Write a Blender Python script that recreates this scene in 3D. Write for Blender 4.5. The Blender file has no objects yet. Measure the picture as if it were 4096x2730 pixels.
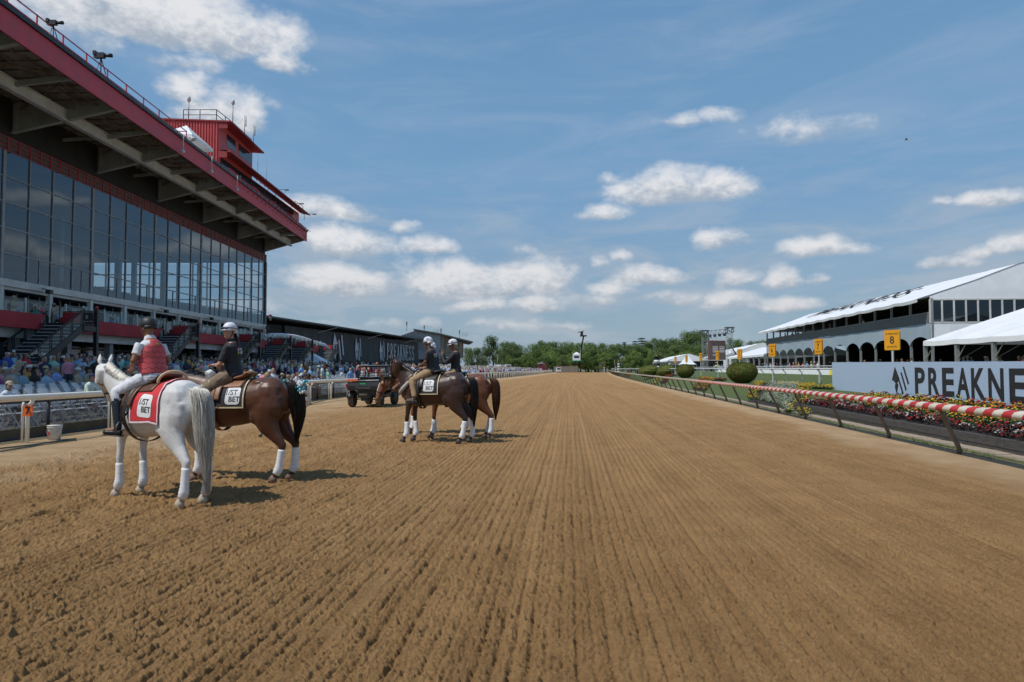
import bpy, bmesh, math, random
import numpy as np
from mathutils import Vector, Matrix, noise as mnoise
from mathutils.bvhtree import BVHTree
R = math.radians
random.seed(7)
RNG = np.random.default_rng(11)
scene = bpy.context.scene
COL = scene.collection

# ---------------------------------------------------------------- camera
F = 2731.0            # focal length in photo pixels (photo is 4096 wide)
PITCH = math.atan(110 / F)
CAMZ = 1.8
cam_d = bpy.data.cameras.new('camera')
cam = bpy.data.objects.new('camera', cam_d)
COL.objects.link(cam)
cam.location = (0, 0, CAMZ)
cam.rotation_euler = (math.pi / 2 + PITCH, 0, 0)
cam_d.sensor_width = 36
cam_d.lens = 36 * F / 4096
cam_d.clip_start = 0.1
cam_d.clip_end = 6000
scene.camera = cam

def ray(u, v):
    a = (u - 2048) / F; b = (1365 - v) / F
    c, s = math.cos(PITCH), math.sin(PITCH)
    return Vector((a, c - b * s, s + b * c))
def onz(u, v, z=0.0):
    d = ray(u, v); t = (z - CAMZ) / d.z
    return Vector((0, 0, CAMZ)) + d * t
def onY(u, v, Y):
    d = ray(u, v); t = Y / d.y
    return Vector((0, 0, CAMZ)) + d * t
def onX(u, v, X):
    d = ray(u, v); t = X / d.x
    return Vector((0, 0, CAMZ)) + d * t
def proj(p):
    c, s = math.cos(PITCH), math.sin(PITCH)
    y, z = p[1], p[2] - CAMZ
    dep = y * c + z * s
    if dep <= 0.01: return (-9999, -9999)
    return (2048 + F * p[0] / dep, 1365 - F * (z * c - y * s) / dep)

# ---------------------------------------------------------------- light
SUN_EL, SUN_AZ = R(56), R(-121)          # azimuth from +Y clockwise (towards +X): sun stands left, a little behind
sd = Vector((math.sin(SUN_AZ) * math.cos(SUN_EL), math.cos(SUN_AZ) * math.cos(SUN_EL), math.sin(SUN_EL)))
sl = bpy.data.lights.new('sun', 'SUN'); sl.energy = 3.6; sl.angle = R(0.53); sl.color = (1, 0.955, 0.88)
so = bpy.data.objects.new('sun', sl); COL.objects.link(so)
so.rotation_euler = sd.to_track_quat('Z', 'Y').to_euler()
scene.view_settings.view_transform = 'Standard'
scene.view_settings.look = 'None'
scene.view_settings.exposure = 0.0
scene.view_settings.gamma = 1
scene.render.engine = 'CYCLES'
scene.cycles.use_denoising = True
scene.cycles.max_bounces = 6
scene.cycles.transparent_max_bounces = 24
scene.cycles.diffuse_bounces = 2
scene.cycles.glossy_bounces = 3
scene.cycles.use_adaptive_sampling = True
scene.cycles.adaptive_threshold = 0.02

# ---------------------------------------------------------------- node helper
class NT:
    def __init__(s, tree): s.t = tree; s.n = tree.nodes; s.l = tree.links
    def new(s, typ, **kw):
        n = s.n.new(typ)
        for k, v in kw.items(): setattr(n, k, v)
        return n
    def put(s, sock, v):
        if isinstance(v, bpy.types.NodeSocket): s.l.new(v, sock)
        elif v is not None: sock.default_value = v
    def m(s, op, a, b=None, c=None, clamp=False):
        n = s.new('ShaderNodeMath', operation=op, use_clamp=clamp)
        s.put(n.inputs[0], a); s.put(n.inputs[1], b); s.put(n.inputs[2], c)
        return n.outputs[0]
    def mixc(s, f, a, b, mode='MIX'):
        n = s.new('ShaderNodeMix', data_type='RGBA', blend_type=mode)
        s.put(n.inputs[0], f); s.put(n.inputs[6], a); s.put(n.inputs[7], b)
        return n.outputs[2]
    def noise(s, vec, scale, detail=3, rough=0.55, dist=0.0):
        n = s.new('ShaderNodeTexNoise'); s.put(n.inputs['Vector'], vec)
        s.put(n.inputs['Scale'], scale); s.put(n.inputs['Detail'], detail)
        s.put(n.inputs['Roughness'], rough); s.put(n.inputs['Distortion'], dist)
        return n.outputs[0]
    def ramp(s, f, lo, hi, a=0.0, b=1.0):
        n = s.new('ShaderNodeMapRange', interpolation_type='SMOOTHSTEP')
        s.put(n.inputs[0], f); n.inputs[1].default_value = lo; n.inputs[2].default_value = hi
        n.inputs[3].default_value = a; n.inputs[4].default_value = b
        return n.outputs[0]
    def comb(s, x, y, z):
        n = s.new('ShaderNodeCombineXYZ'); s.put(n.inputs[0], x); s.put(n.inputs[1], y); s.put(n.inputs[2], z)
        return n.outputs[0]
    def sep(s, v):
        n = s.new('ShaderNodeSeparateXYZ'); s.put(n.inputs[0], v); return n.outputs

def c4(c): return (c[0], c[1], c[2], 1.0)

# ---------------------------------------------------------------- world: sky and clouds by direction
w = bpy.data.worlds.new('World'); scene.world = w; w.use_nodes = True
N = NT(w.node_tree); N.n.clear()
sky = N.new('ShaderNodeTexSky', sky_type='NISHITA', sun_disc=False, sun_elevation=SUN_EL, sun_rotation=SUN_AZ)
sky.altitude = 100; sky.air_density = 1.0; sky.dust_density = 1.3; sky.ozone_density = 2.2
tc = N.new('ShaderNodeTexCoord')
dx, dy, dz = N.sep(tc.outputs['Generated'])
az = N.m('ARCTAN2', dx, dy)
el = N.m('ARCSINE', dz)
def cloud_group():
    g = bpy.data.node_groups.new('cloud_cell', 'ShaderNodeTree')
    for nm in ('az', 'el', 'a', 'e', 'w', 'h', 'k'):
        g.interface.new_socket(nm, in_out='INPUT', socket_type='NodeSocketFloat')
    for nm in ('m', 'ws', 's'):
        g.interface.new_socket(nm, in_out='OUTPUT', socket_type='NodeSocketFloat')
    G = NT(g); gi = G.new('NodeGroupInput'); go = G.new('NodeGroupOutput')
    I = gi.outputs
    ax = G.m('DIVIDE', G.m('SUBTRACT', I[0], I[2]), I[4])
    d = G.m('DIVIDE', G.m('SUBTRACT', I[1], I[3]), I[5])
    up = G.m('MAXIMUM', d, 0.0); dn = G.m('MULTIPLY', G.m('MINIMUM', d, 0.0), 1.9)
    q = G.m('ADD', G.m('MULTIPLY', ax, ax), G.m('ADD', G.m('MULTIPLY', up, up), G.m('MULTIPLY', dn, dn)))
    m = G.m('MULTIPLY', G.m('SUBTRACT', 1.0, q), I[6])
    m = G.m('MAXIMUM', m, -1.5)
    wt = G.m('POWER', G.m('MAXIMUM', G.m('ADD', m, 1.2), 0.0001), 4.0)
    G.l.new(m, go.inputs[0]); G.l.new(wt, go.inputs[1]); G.l.new(G.m('MULTIPLY', wt, d), go.inputs[2])
    return g
CG = cloud_group()
# (centre u, v and half width, half height in the 2353 px wide view; strength)
CL = [(345, 30, 340, 85, 1.3), (130, 45, 130, 60, .5), (640, 140, 65, 30, .6), (430, 205, 65, 32, .65), (510, 250, 95, 55, .85), (420, 140, 60, 16, .25),
      (625, 245, 26, 13, .3), (750, 480, 95, 30, .9), (790, 555, 110, 40, .9), (780, 645, 125, 40, .85), (935, 523, 30, 14, .5),
      (990, 565, 58, 24, .7), (1040, 635, 125, 45, .95), (1220, 640, 105, 45, .9), (1110, 665, 180, 26, .7), (1200, 577, 22, 10, .3),
      (1100, 705, 60, 18, .6), (1240, 700, 70, 20, .7), (1340, 690, 60, 20, .6), (1385, 605, 20, 12, .3), (1430, 593, 15, 9, .3),
      (1480, 635, 85, 26, .8), (1400, 665, 50, 16, .5), (1540, 685, 60, 18, .6), (1690, 645, 55, 22, .7), (1800, 640, 50, 22, .7), (1885, 637, 27, 13, .4),
      (1690, 690, 70, 24, .7), (1810, 700, 70, 20, .7), (1560, 425, 155, 46, 1.0), (1395, 485, 52, 22, .7), (1405, 410, 25, 10, .35),
      (1660, 552, 55, 26, .8), (1880, 572, 95, 28, .8), (2290, 455, 85, 20, .6), (2160, 468, 25, 10, .3), (2170, 605, 60, 18, .6),
      (2235, 580, 35, 14, .5), (2330, 560, 60, 28, .6), (1785, 295, 40, 22, .4), (1860, 300, 90, 26, .22), (1600, 275, 70, 14, .2), (1000, 660, 50, 30, .6),
      (890, 750, 40, 14, .3), (985, 745, 25, 10, .3), (750, 742, 40, 10, .3), (1150, 750, 60, 14, .3), (1290, 752, 40, 10, .25),
      (1905, 760, 60, 14, .4), (560, 700, 60, 16, .4),
      (-300, 300, 260, 90, .8), (-700, 100, 260, 110, .8), (2700, 300, 240, 60, .7), (2900, 560, 260, 60, .7), (3300, 100, 300, 120, .8)]
wx = N.noise(N.comb(az, el, 3.1), 14.0, 4, 0.55)
wz = N.noise(N.comb(az, el, 8.7), 14.0, 4, 0.55)
azw = N.m('ADD', az, N.m('MULTIPLY', N.m('SUBTRACT', wx, 0.5), 0.05))
elw = N.m('ADD', el, N.m('MULTIPLY', N.m('SUBTRACT', wz, 0.5), 0.028))
M = W_ = S_ = None
for (u, v, hw, hh, k) in CL:
    d = ray(u * 4096 / 2353, v * 4096 / 2353).normalized()
    a_, e_ = math.atan2(d.x, d.y), math.asin(d.z)
    d2 = ray((u + hw) * 4096 / 2353, v * 4096 / 2353).normalized()
    sw = abs(math.atan2(d2.x, d2.y) - a_) * 1.12
    d3 = ray(u * 4096 / 2353, (v - hh) * 4096 / 2353).normalized()
    sh = abs(math.asin(d3.z) - e_) * 1.1
    g = N.new('ShaderNodeGroup'); g.node_tree = CG
    N.l.new(azw, g.inputs[0]); N.l.new(elw, g.inputs[1])
    for i, val in enumerate((a_, e_ - sh * .25, sw, sh * 1.2, k)): g.inputs[2 + i].default_value = val
    if M is None: M, W_, S_ = g.outputs
    else:
        M = N.m('MAXIMUM', M, g.outputs[0]); W_ = N.m('ADD', W_, g.outputs[1]); S_ = N.m('ADD', S_, g.outputs[2])
n1 = N.noise(N.comb(N.m('MULTIPLY', az, 1.0), N.m('MULTIPLY', el, 1.6), 1.3), 17.0, 7, 0.58, 0.2)
n2 = N.noise(N.comb(az, N.m('MULTIPLY', el, 1.5), 5.3), 70.0, 5, 0.6)
dens = N.m('ADD', N.m('MULTIPLY', M, 0.85), N.m('MULTIPLY', N.m('SUBTRACT', n1, 0.5), 2.1))
alpha = N.ramp(dens, -0.30, 0.72)
alpha = N.m('MULTIPLY', alpha, 0.93)
shade = N.m('ADD', N.m('DIVIDE', S_, W_), N.m('MULTIPLY', N.m('SUBTRACT', n2, 0.5), 1.3))
shade = N.m('ADD', shade, N.m('MULTIPLY', N.m('SUBTRACT', n1, 0.5), 1.6))
lit = N.ramp(shade, -0.55, 0.55)
low = N.ramp(el, 0.0, 0.22)
# thin streaks
st = N.noise(N.comb(N.m('ADD', N.m('MULTIPLY', az, 2.0), N.m('MULTIPLY', el, -1.5)), N.m('MULTIPLY', el, 9.0), 2.2), 1.6, 6, 0.6, 0.6)
st = N.m('MULTIPLY', N.ramp(st, 0.40, 0.80), 0.30)
bank = N.noise(N.comb(N.m('MULTIPLY', az, 2.2), N.m('MULTIPLY', el, 9.0), 7.7), 2.6, 7, 0.62, 0.4)
bank = N.m('MULTIPLY', N.m('MULTIPLY', N.ramp(bank, 0.42, 0.66), N.ramp(el, 0.36, 0.08)), 0.55)
CK = 1.0
ccol = N.mixc(lit, (4.3 * CK, 4.9 * CK, 5.7 * CK, 1), (8.8 * CK, 8.8 * CK, 9.0 * CK, 1))
lowc = N.mixc(lit, (4.2, 4.7, 5.3, 1), (7.2, 7.2, 7.4, 1))
ccol = N.mixc(low, lowc, ccol)
base = N.mixc(1.0, sky.outputs[0], (1.12, 1.30, 1.35, 1), 'MULTIPLY')
grad = N.mixc(N.ramp(el, 0.0, 0.30), (3.0, 4.05, 5.1, 1), (1.9, 3.75, 6.1, 1))
grad = N.mixc(N.ramp(el, 0.25, 0.75), grad, (1.25, 2.85, 5.4, 1))
base = N.mixc(0.82, base, grad)
base = N.mixc(st, base, (5.2, 6.0, 6.9, 1))
base = N.mixc(bank, base, (4.9, 5.4, 6.1, 1))
out = N.mixc(alpha, base, ccol)
bg = N.new('ShaderNodeBackground'); N.l.new(out, bg.inputs[0]); bg.inputs[1].default_value = 0.092
wo = N.new('ShaderNodeOutputWorld'); N.l.new(bg.outputs[0], wo.inputs[0])
w.cycles.sampling_method = 'MANUAL'; w.cycles.sample_map_resolution = 512

# ---------------------------------------------------------------- materials
MATS = {}
def mat(name, col, rough=0.6, metal=0.0, var=0.12, vscale=3.0, bump=0.0, bscale=40.0, spec=0.5, col2=None, mix=(0.4, 0.65), objcol=False, sss=0, emis=None, coat=0, stretch=None):
    if name in MATS: return MATS[name]
    m = bpy.data.materials.new(name); m.use_nodes = True
    T = NT(m.node_tree); b = T.n['Principled BSDF']
    co = T.new('ShaderNodeTexCoord').outputs['Object']
    if stretch:
        mp = T.new('ShaderNodeMapping'); T.l.new(co, mp.inputs[0]); mp.inputs['Scale'].default_value = stretch; co = mp.outputs[0]
    if objcol:
        oc = T.new('ShaderNodeObjectInfo').outputs['Color']
    else: oc = c4(col)
    f = T.noise(co, vscale, 4, 0.6)
    if col2 is not None:
        cc = T.mixc(T.ramp(f, mix[0], mix[1]), oc, c4(col2))
    else:
        k = T.ramp(f, 0.3, 0.7, 1 - var, 1 + var * 0.6)
        cc = T.mixc(1.0, oc, T.comb(k, k, k), 'MULTIPLY')
    T.put(b.inputs['Base Color'], cc)
    b.inputs['Roughness'].default_value = rough
    b.inputs['Metallic'].default_value = metal
    b.inputs['Specular IOR Level'].default_value = spec
    if coat: b.inputs['Coat Weight'].default_value = coat
    if sss: b.inputs['Subsurface Weight'].default_value = sss; b.inputs['Subsurface Scale'].default_value = 0.02
    if bump:
        bn = T.new('ShaderNodeBump'); T.l.new(T.noise(co, bscale, 4, 0.6), bn.inputs['Height'])
        bn.inputs['Strength'].default_value = 1.0; bn.inputs['Distance'].default_value = bump
        T.l.new(bn.outputs[0], b.inputs['Normal'])
    if emis: b.inputs['Emission Color'].default_value = c4(emis[0]); b.inputs['Emission Strength'].default_value = emis[1]
    MATS[name] = m
    return m

def glass_mat(name, tint=(0.6, 0.66, 0.7), refl=0.12, f90=0.8, rough=0.0):
    m = bpy.data.materials.new(name); m.use_nodes = True
    T = NT(m.node_tree); T.n.clear()
    tr = T.new('ShaderNodeBsdfTransparent'); tr.inputs[0].default_value = c4(tint)
    gl = T.new('ShaderNodeBsdfGlossy'); gl.inputs[0].default_value = (0.76, 0.90, 1, 1); gl.inputs['Roughness'].default_value = rough
    lw = T.new('ShaderNodeLayerWeight'); lw.inputs[0].default_value = 0.5
    f = T.m('ADD', T.m('MULTIPLY', T.m('POWER', lw.outputs['Facing'], 3.0), f90), refl, clamp=True)
    mx = T.new('ShaderNodeMixShader'); T.l.new(f, mx.inputs[0]); T.l.new(tr.outputs[0], mx.inputs[1]); T.l.new(gl.outputs[0], mx.inputs[2])
    o = T.new('ShaderNodeOutputMaterial'); T.l.new(mx.outputs[0], o.inputs[0])
    MATS[name] = m
    return m

def vinyl_mat(name, col, trans=.35):
    m = mat(name, col, .5, var=.06, vscale=.7); T = NT(m.node_tree); b = T.n['Principled BSDF']; o = [n for n in T.n if n.type == 'OUTPUT_MATERIAL'][0]
    t = T.new('ShaderNodeBsdfTranslucent'); t.inputs[0].default_value = c4(col); mx = T.new('ShaderNodeMixShader'); mx.inputs[0].default_value = trans
    T.l.new(b.outputs[0], mx.inputs[1]); T.l.new(t.outputs[0], mx.inputs[2]); T.l.new(mx.outputs[0], o.inputs[0])
    return m
m_vinyl = vinyl_mat('white_vinyl', (0.86, 0.87, 0.89), .12)

# ---------------------------------------------------------------- mesh builder
class MB:
    def __init__(s): s.v = []; s.f = []; s.mi = []; s.cur = 0; s.sm = []; s.smooth = False
    def add(s, vs, fs, smooth=None):
        o = len(s.v); s.v.extend([tuple(p) for p in vs])
        for f in fs: s.f.append(tuple(i + o for i in f)); s.mi.append(s.cur); s.sm.append(s.smooth if smooth is None else smooth)
        return s
    def quad(s, a, b, c, d): return s.add([a, b, c, d], [(0, 1, 2, 3)])
    def box(s, x0, x1, y0, y1, z0, z1, M=None):
        vs = [Vector((x, y, z)) for z in (z0, z1) for y in (y0, y1) for x in (x0, x1)]
        if M is not None: vs = [M @ p for p in vs]
        return s.add(vs, [(0, 2, 3, 1), (4, 5, 7, 6), (0, 1, 5, 4), (2, 6, 7, 3), (0, 4, 6, 2), (1, 3, 7, 5)], False)
    def bar(s, a, b, w, h=None, up=(0, 0, 1)):
        """rectangular bar from a to b, w across, h along up"""
        h = w if h is None else h
        a, b = Vector(a), Vector(b); t = (b - a).normalized(); up = Vector(up)
        if abs(t.dot(up)) > 0.95: up = Vector((0, 1, 0))
        x = t.cross(up).normalized(); y = x.cross(t).normalized()
        vs = []
        for p in (a, b):
            for i, j in ((-1, -1), (1, -1), (1, 1), (-1, 1)): vs.append(p + x * w / 2 * i + y * h / 2 * j)
        return s.add(vs, [(0, 3, 2, 1), (4, 5, 6, 7), (0, 1, 5, 4), (1, 2, 6, 5), (2, 3, 7, 6), (3, 0, 4, 7)], False)
    def tube(s, pts, r, n=8, cap=True, smooth=True):
        pts = [Vector(p) for p in pts]
        rs = r if isinstance(r, (list, tuple)) else [r] * len(pts)
        return s.loft([(p, q, q) for p, q in zip(pts, rs)], None, n, smooth)
    def loft(s, st, hint=None, n=12, smooth=True):
        """st: (centre, ra, rb): ra along the hint direction, rb across; rings perpendicular to the path"""
        P = [Vector(q[0]) for q in st]; k = len(P); vs = []; last = None
        for i in range(k):
            t = (P[min(i + 1, k - 1)] - P[max(i - 1, 0)])
            t = t.normalized() if t.length > 1e-9 else Vector((0, 0, 1))
            if hint is not None: h = Vector(hint)
            elif last is not None: h = last
            else: h = Vector((0, 0, 1)) if abs(t.z) < 0.9 else Vector((1, 0, 0))
            a = h - t * h.dot(t)
            if a.length < 1e-4: a = t.orthogonal()
            a.normalize(); b = t.cross(a); last = a
            for j in range(n):
                q = 2 * math.pi * j / n
                vs.append(P[i] + a * st[i][1] * math.cos(q) + b * st[i][2] * math.sin(q))
        fs = []
        for i in range(k - 1):
            for j in range(n):
                j2 = (j + 1) % n
                fs.append((i * n + j, i * n + j2, (i + 1) * n + j2, (i + 1) * n + j))
        fs.append(tuple(range(n - 1, -1, -1))); fs.append(tuple((k - 1) * n + j for j in range(n)))
        return s.add(vs, fs, smooth)
    def cyl(s, c, r, z0, z1, n=16, r2=None, smooth=True):
        r2 = r if r2 is None else r2
        return s.loft([((c[0], c[1], z0), r, r), ((c[0], c[1], z1), r2, r2)], (1, 0, 0), n, smooth)
    def ball(s, c, r, n=10, sc=(1, 1, 1), M=None, m=6):
        vs = []; fs = []; c = Vector(c)
        for i in range(1, m):
            t = math.pi * i / m
            for j in range(n):
                q = 2 * math.pi * j / n
                vs.append(Vector((math.sin(t) * math.cos(q) * r * sc[0], math.sin(t) * math.sin(q) * r * sc[1], math.cos(t) * r * sc[2])))
        top = len(vs); vs.append(Vector((0, 0, r * sc[2]))); vs.append(Vector((0, 0, -r * sc[2])))
        for i in range(m - 2):
            for j in range(n): fs.append((i * n + j, (i + 1) * n + j, (i + 1) * n + (j + 1) % n, i * n + (j + 1) % n))
        for j in range(n): fs.append((top, j, (j + 1) % n)); fs.append((top + 1, (m - 2) * n + (j + 1) % n, (m - 2) * n + j))
        if M is not None: vs = [M @ p for p in vs]
        return s.add([p + c for p in vs], fs, True)
    def prism(s, poly, M, t0, t1):
        """polygon in local xy, thickness along local z from t0 to t1, matrix M"""
        n = len(poly)
        vs = [M @ Vector((p[0], p[1], t0)) for p in poly] + [M @ Vector((p[0], p[1], t1)) for p in poly]
        fs = [tuple(range(n - 1, -1, -1)), tuple(range(n, 2 * n))] + [(i, (i + 1) % n, n + (i + 1) % n, n + i) for i in range(n)]
        return s.add(vs, fs, False)
    def mesh(s, name, mats):
        me = bpy.data.meshes.new(name); me.from_pydata(s.v, [], s.f)
        if not isinstance(mats, (list, tuple)): mats = [mats]
        for m in mats: me.materials.append(m)
        me.polygons.foreach_set('material_index', s.mi)
        me.polygons.foreach_set('use_smooth', s.sm)
        me.update()
        return me
    def build(s, name, mats, parent=None):
        return link(name, s.mesh(name, mats), parent)

def link(name, me, parent=None):
    o = bpy.data.objects.new(name, me); COL.objects.link(o)
    if parent is not None: o.parent = parent
    return o
def tag(o, label=None, cat=None, group=None, kind=None):
    if label: o['label'] = label
    if cat: o['category'] = cat
    if group: o['group'] = group
    if kind: o['kind'] = kind
    return o
def thing(name, label, cat, loc=(0, 0, 0), rz=0, group=None):
    o = bpy.data.objects.new(name, None); COL.objects.link(o); o.empty_display_size = 0.2
    o.location = loc; o.rotation_euler = (0, 0, rz)
    return tag(o, label, cat, group)
def dup(o, loc=None, rz=None, label=None, parent=None, sc=None):
    c = o.copy(); COL.objects.link(c); c.parent = parent
    if loc is not None: c.location = loc
    if rz is not None: c.rotation_euler = (0, 0, rz)
    if sc is not None: c.scale = (sc, sc, sc)
    if label: c['label'] = label
    for ch in o.children: dup(ch, parent=c)
    return c
def shell_mesh(mb, voxel, smooth=6, fac=0.5, name='shell', noise=None):
    """overlapping closed lofts fused into one continuous skin"""
    o = mb.build('tmp', MATS_ANY)
    r = o.modifiers.new('r', 'REMESH'); r.mode = 'VOXEL'; r.voxel_size = voxel; r.use_smooth_shade = True
    s = o.modifiers.new('s', 'SMOOTH'); s.factor = fac; s.iterations = smooth
    dg = bpy.context.evaluated_depsgraph_get(); dg.update()
    me = bpy.data.meshes.new_from_object(o.evaluated_get(dg)); me.name = name
    bpy.data.objects.remove(o)
    me.polygons.foreach_set('use_smooth', [True] * len(me.polygons))
    if noise:
        n = len(me.vertices); co = np.empty(n * 3, 'f'); me.vertices.foreach_get('co', co); co = co.reshape(-1, 3)
        no = np.empty(n * 3, 'f'); me.vertices.foreach_get('normal', no); no = no.reshape(-1, 3)
        amp, scl = noise
        for i in range(n):
            p = Vector(co[i]) * scl
            co[i] += no[i] * (amp * (1 - 2 * abs(mnoise.noise(p))) )
        me.vertices.foreach_set('co', co.ravel()); me.update()
    return me
MATS_ANY = bpy.data.materials.new('plain_base')
def setmat(me, *mats):
    me.materials.clear()
    for m in mats: me.materials.append(m)
    return me
def text_mesh(txt, size, mats, ext=0.004, align='CENTER', sx=1.0, bold=0.0):
    cu = bpy.data.curves.new('lettering', 'FONT'); cu.body = txt; cu.size = size; cu.align_x = align; cu.align_y = 'CENTER'
    cu.extrude = ext; cu.offset = bold
    cu.resolution_u = 3
    o = bpy.data.objects.new('tmp', cu); COL.objects.link(o)
    dg = bpy.context.evaluated_depsgraph_get(); dg.update()
    me = bpy.data.meshes.new_from_object(o.evaluated_get(dg)); me.name = 'lettering'
    bpy.data.objects.remove(o)
    me.materials.clear(); me.materials.append(mats)
    if sx != 1.0: me.transform(Matrix.Scale(sx, 4, (1, 0, 0)))
    return me
def mat_face(origin, right, up):
    """matrix whose local x, y are right and up, z out of the face"""
    r = Vector(right).normalized(); u = Vector(up).normalized(); n = r.cross(u)
    M = Matrix.Identity(4)
    for i in range(3): M[i][0] = r[i]; M[i][1] = u[i]; M[i][2] = n[i]; M[i][3] = origin[i]
    return M
def place_mesh(name, me, M, parent=None):
    me.transform(M); return link(name, me, parent)

# ---- the setting in plan: rail lines and ground heights
LRAIL = [(-12.9, -10), (-12.7, 3), (-11.6, 16.8), (-10.3, 37.8), (-7.4, 72), (-4.2, 109), (3.4, 170), (18, 300)]
def lx(y):
    for (x0, y0), (x1, y1) in zip(LRAIL, LRAIL[1:]):
        if y <= y1: return x0 + (x1 - x0) * (y - y0) / (y1 - y0)
    return LRAIL[-1][0] + (y - 300) * .116
def rx(y): return 8.0 + 0.1 * y + (0.00009 * (y - 60) ** 2 if y > 60 else 0)
def sstep(a, b, x):
    t = min(1, max(0, (x - a) / (b - a))); return t * t * (3 - 2 * t)
def gz_right(x, y):
    s = x - rx(y); return 0.0 if s < 1.1 else 0.68 * sstep(1.1, 4.6, s) + 0.35 * sstep(12, 22, s)
def gz_left(x, y):
    s = lx(y) - 0.9 - x; return 0.0 if s < 0 else min(s * 0.062, 1.35)

def lerp(a, b, t): return a + (b - a) * t
def ground_z(x, y):
    if x > rx(y): return gz_right(x, y)
    if x < lx(y): return gz_left(x, y)
    return 0.0
# ================================================================ ground
def vnoise(x, y, seed=0):
    xi = np.floor(x).astype(np.int64); yi = np.floor(y).astype(np.int64)
    fx = x - xi; fy = y - yi
    fx = fx * fx * (3 - 2 * fx); fy = fy * fy * (3 - 2 * fy)
    def h(a, b):
        n = (a * 374761393 + b * 668265263 + seed * 974634777) & 0xFFFFFFFF
        n = ((n ^ (n >> 13)) * 1274126177) & 0xFFFFFFFF
        return ((n ^ (n >> 16)) & 0xFFFF) / 65535.0
    return (h(xi, yi) * (1 - fx) + h(xi + 1, yi) * fx) * (1 - fy) + (h(xi, yi + 1) * (1 - fx) + h(xi + 1, yi + 1) * fx) * fy
LR = np.array(LRAIL)
def lxa(y): return np.interp(y, LR[:, 1], LR[:, 0])
def rxa(y): return 8.0 + 0.1 * y + np.where(y > 60, 0.00009 * (y - 60) ** 2, 0)
def ss(a, b, x):
    t = np.clip((x - a) / (b - a), 0, 1); return t * t * (3 - 2 * t)
FD = 0.083
def dirt_h(x, y):
    sr = rxa(y) - x; sl_ = x - lxa(y)
    edge = ss(0.9, 2.2, sr + 0.5 * (vnoise(x * .7, y * .5, 3) - .5)) * ss(1.0, 3.6, sl_ + 1.2 * (vnoise(x * .9, y * .4, 5) - .5))
    warp = 0.10 * (vnoise(x * .35, y * .12, 8) - .5) + 0.03 * (vnoise(x * 2.2, y * .9, 9) - .5)
    q = x - FD * y + warp
    k = (0.55 + 0.45 * ss(-9.5, -5.0, x)) * (1 - 0.32 * ss(1.5, 6.5, x - 0.03 * y)) * edge
    per = 0.105
    ph = q / per
    idx = np.floor(ph); fr = ph - idx
    amp = 0.45 + 0.75 * vnoise(idx * 1.37, y * 0.25, 21)
    ridge = (0.5 - np.abs(fr - 0.5) * 2) * 0.5
    groove = np.exp(-((fr - 0.5) / 0.19) ** 2)
    h = ridge * 0.026 * amp * k - groove * 0.040 * amp * k * (0.35 + 1.2 * vnoise(idx * 3.1, y * 5.0, 23))
    rough = edge * (0.6 + 0.8 * vnoise(x * .8, y * .5, 31)) * (1.15 - 0.25 * ss(-1.0, 4.0, x))
    fade1 = np.clip(1.25 - y / 34, 0.1, 1)
    for (s, a, sd_) in ((5.0, .008, 40), (12.0, .007, 41), (25.0, .012, 42), (48.0, .017, 43), (92.0, .022, 44), (160.0, .013, 45)):
        n = vnoise(x * s, y * s * .9, sd_)
        h += a * rough * (n - .5) * (fade1 if s > 20 else 1)
    cl = vnoise(x * 34 + 3 * vnoise(x * 5, y * 5, 51), y * 33, 52)
    h += edge * 0.042 * np.clip(cl - 0.74, 0, 1) * 3.2 * (0.4 + vnoise(x * 1.3, y * .8, 53)) * (1.1 - .5 * ss(0, 5, x))
    cl2 = vnoise(x * 62, y * 60, 55)
    h += edge * 0.020 * np.clip(cl2 - 0.72, 0, 1) * 3.0 * fade1
    # churned zone where the horses stand, hoof prints
    ch = ss(-2.0, -5.0, x) * ss(5.0, 8.5, y) * ss(30, 18, y)
    h += ch * edge * 0.06 * (vnoise(x * 3.1, y * 3.3, 61) - .5) + ch * edge * .045 * (vnoise(x * 6.3, y * 6.1, 62) - .5)
    hp = vnoise(x * 4.5, y * 4.5, 63); h -= ch * edge * 0.09 * np.clip(hp - .8, 0, 1) * 4
    # hoof prints on a jittered grid, many where the horses stand, few on the harrowed middle
    gs = 0.40; ci, cj = np.floor(x / gs), np.floor(y / gs); pr = 0.05 + 0.5 * ss(-1.5, -5.5, x) * ss(34, 20, y)
    r1, r2, r3 = vnoise(ci + .0, cj + .0, 91), vnoise(ci, cj, 92), vnoise(ci, cj, 93)
    hx = (ci + .25 + .5 * r1) * gs; hy = (cj + .25 + .5 * r2) * gs; dd = np.sqrt(((x - hx) / .060) ** 2 + ((y - hy) / .072) ** 2)
    h += np.where(r3 < pr, edge * (-.032 * ss(1.05, .55, dd) + .014 * np.exp(-((dd - 1.35) / .28) ** 2)), 0)
    # wheel ruts leading to the horses
    rc = -5.80 + (y - 7.74) * .142; rw = ss(5.5, 6.5, y) * ss(10.2, 9.2, y)
    for o_ in (0.0, -.24):
        d_ = x - rc - o_; h += rw * (-.040 * np.exp(-(d_ / .05) ** 2) * (1 + .25 * np.sign(np.sin(y * 90))) + .018 * np.exp(-((np.abs(d_) - .09) / .03) ** 2))
    # a line of pale scuffs left by a wheel
    lx0 = -1.5 + (y - 2.6) * 0.12
    d = np.abs(x - lx0); seg = vnoise(y * 4.2 * np.ones_like(x), y * 0 + 1.5, 71)
    h = h * (1 - 0.75 * np.exp(-(d / .09) ** 2) * ss(.5, .62, seg))
    h += 0.03 * (vnoise(x * .25, y * .15, 81) - .5) * edge
    return h

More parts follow.
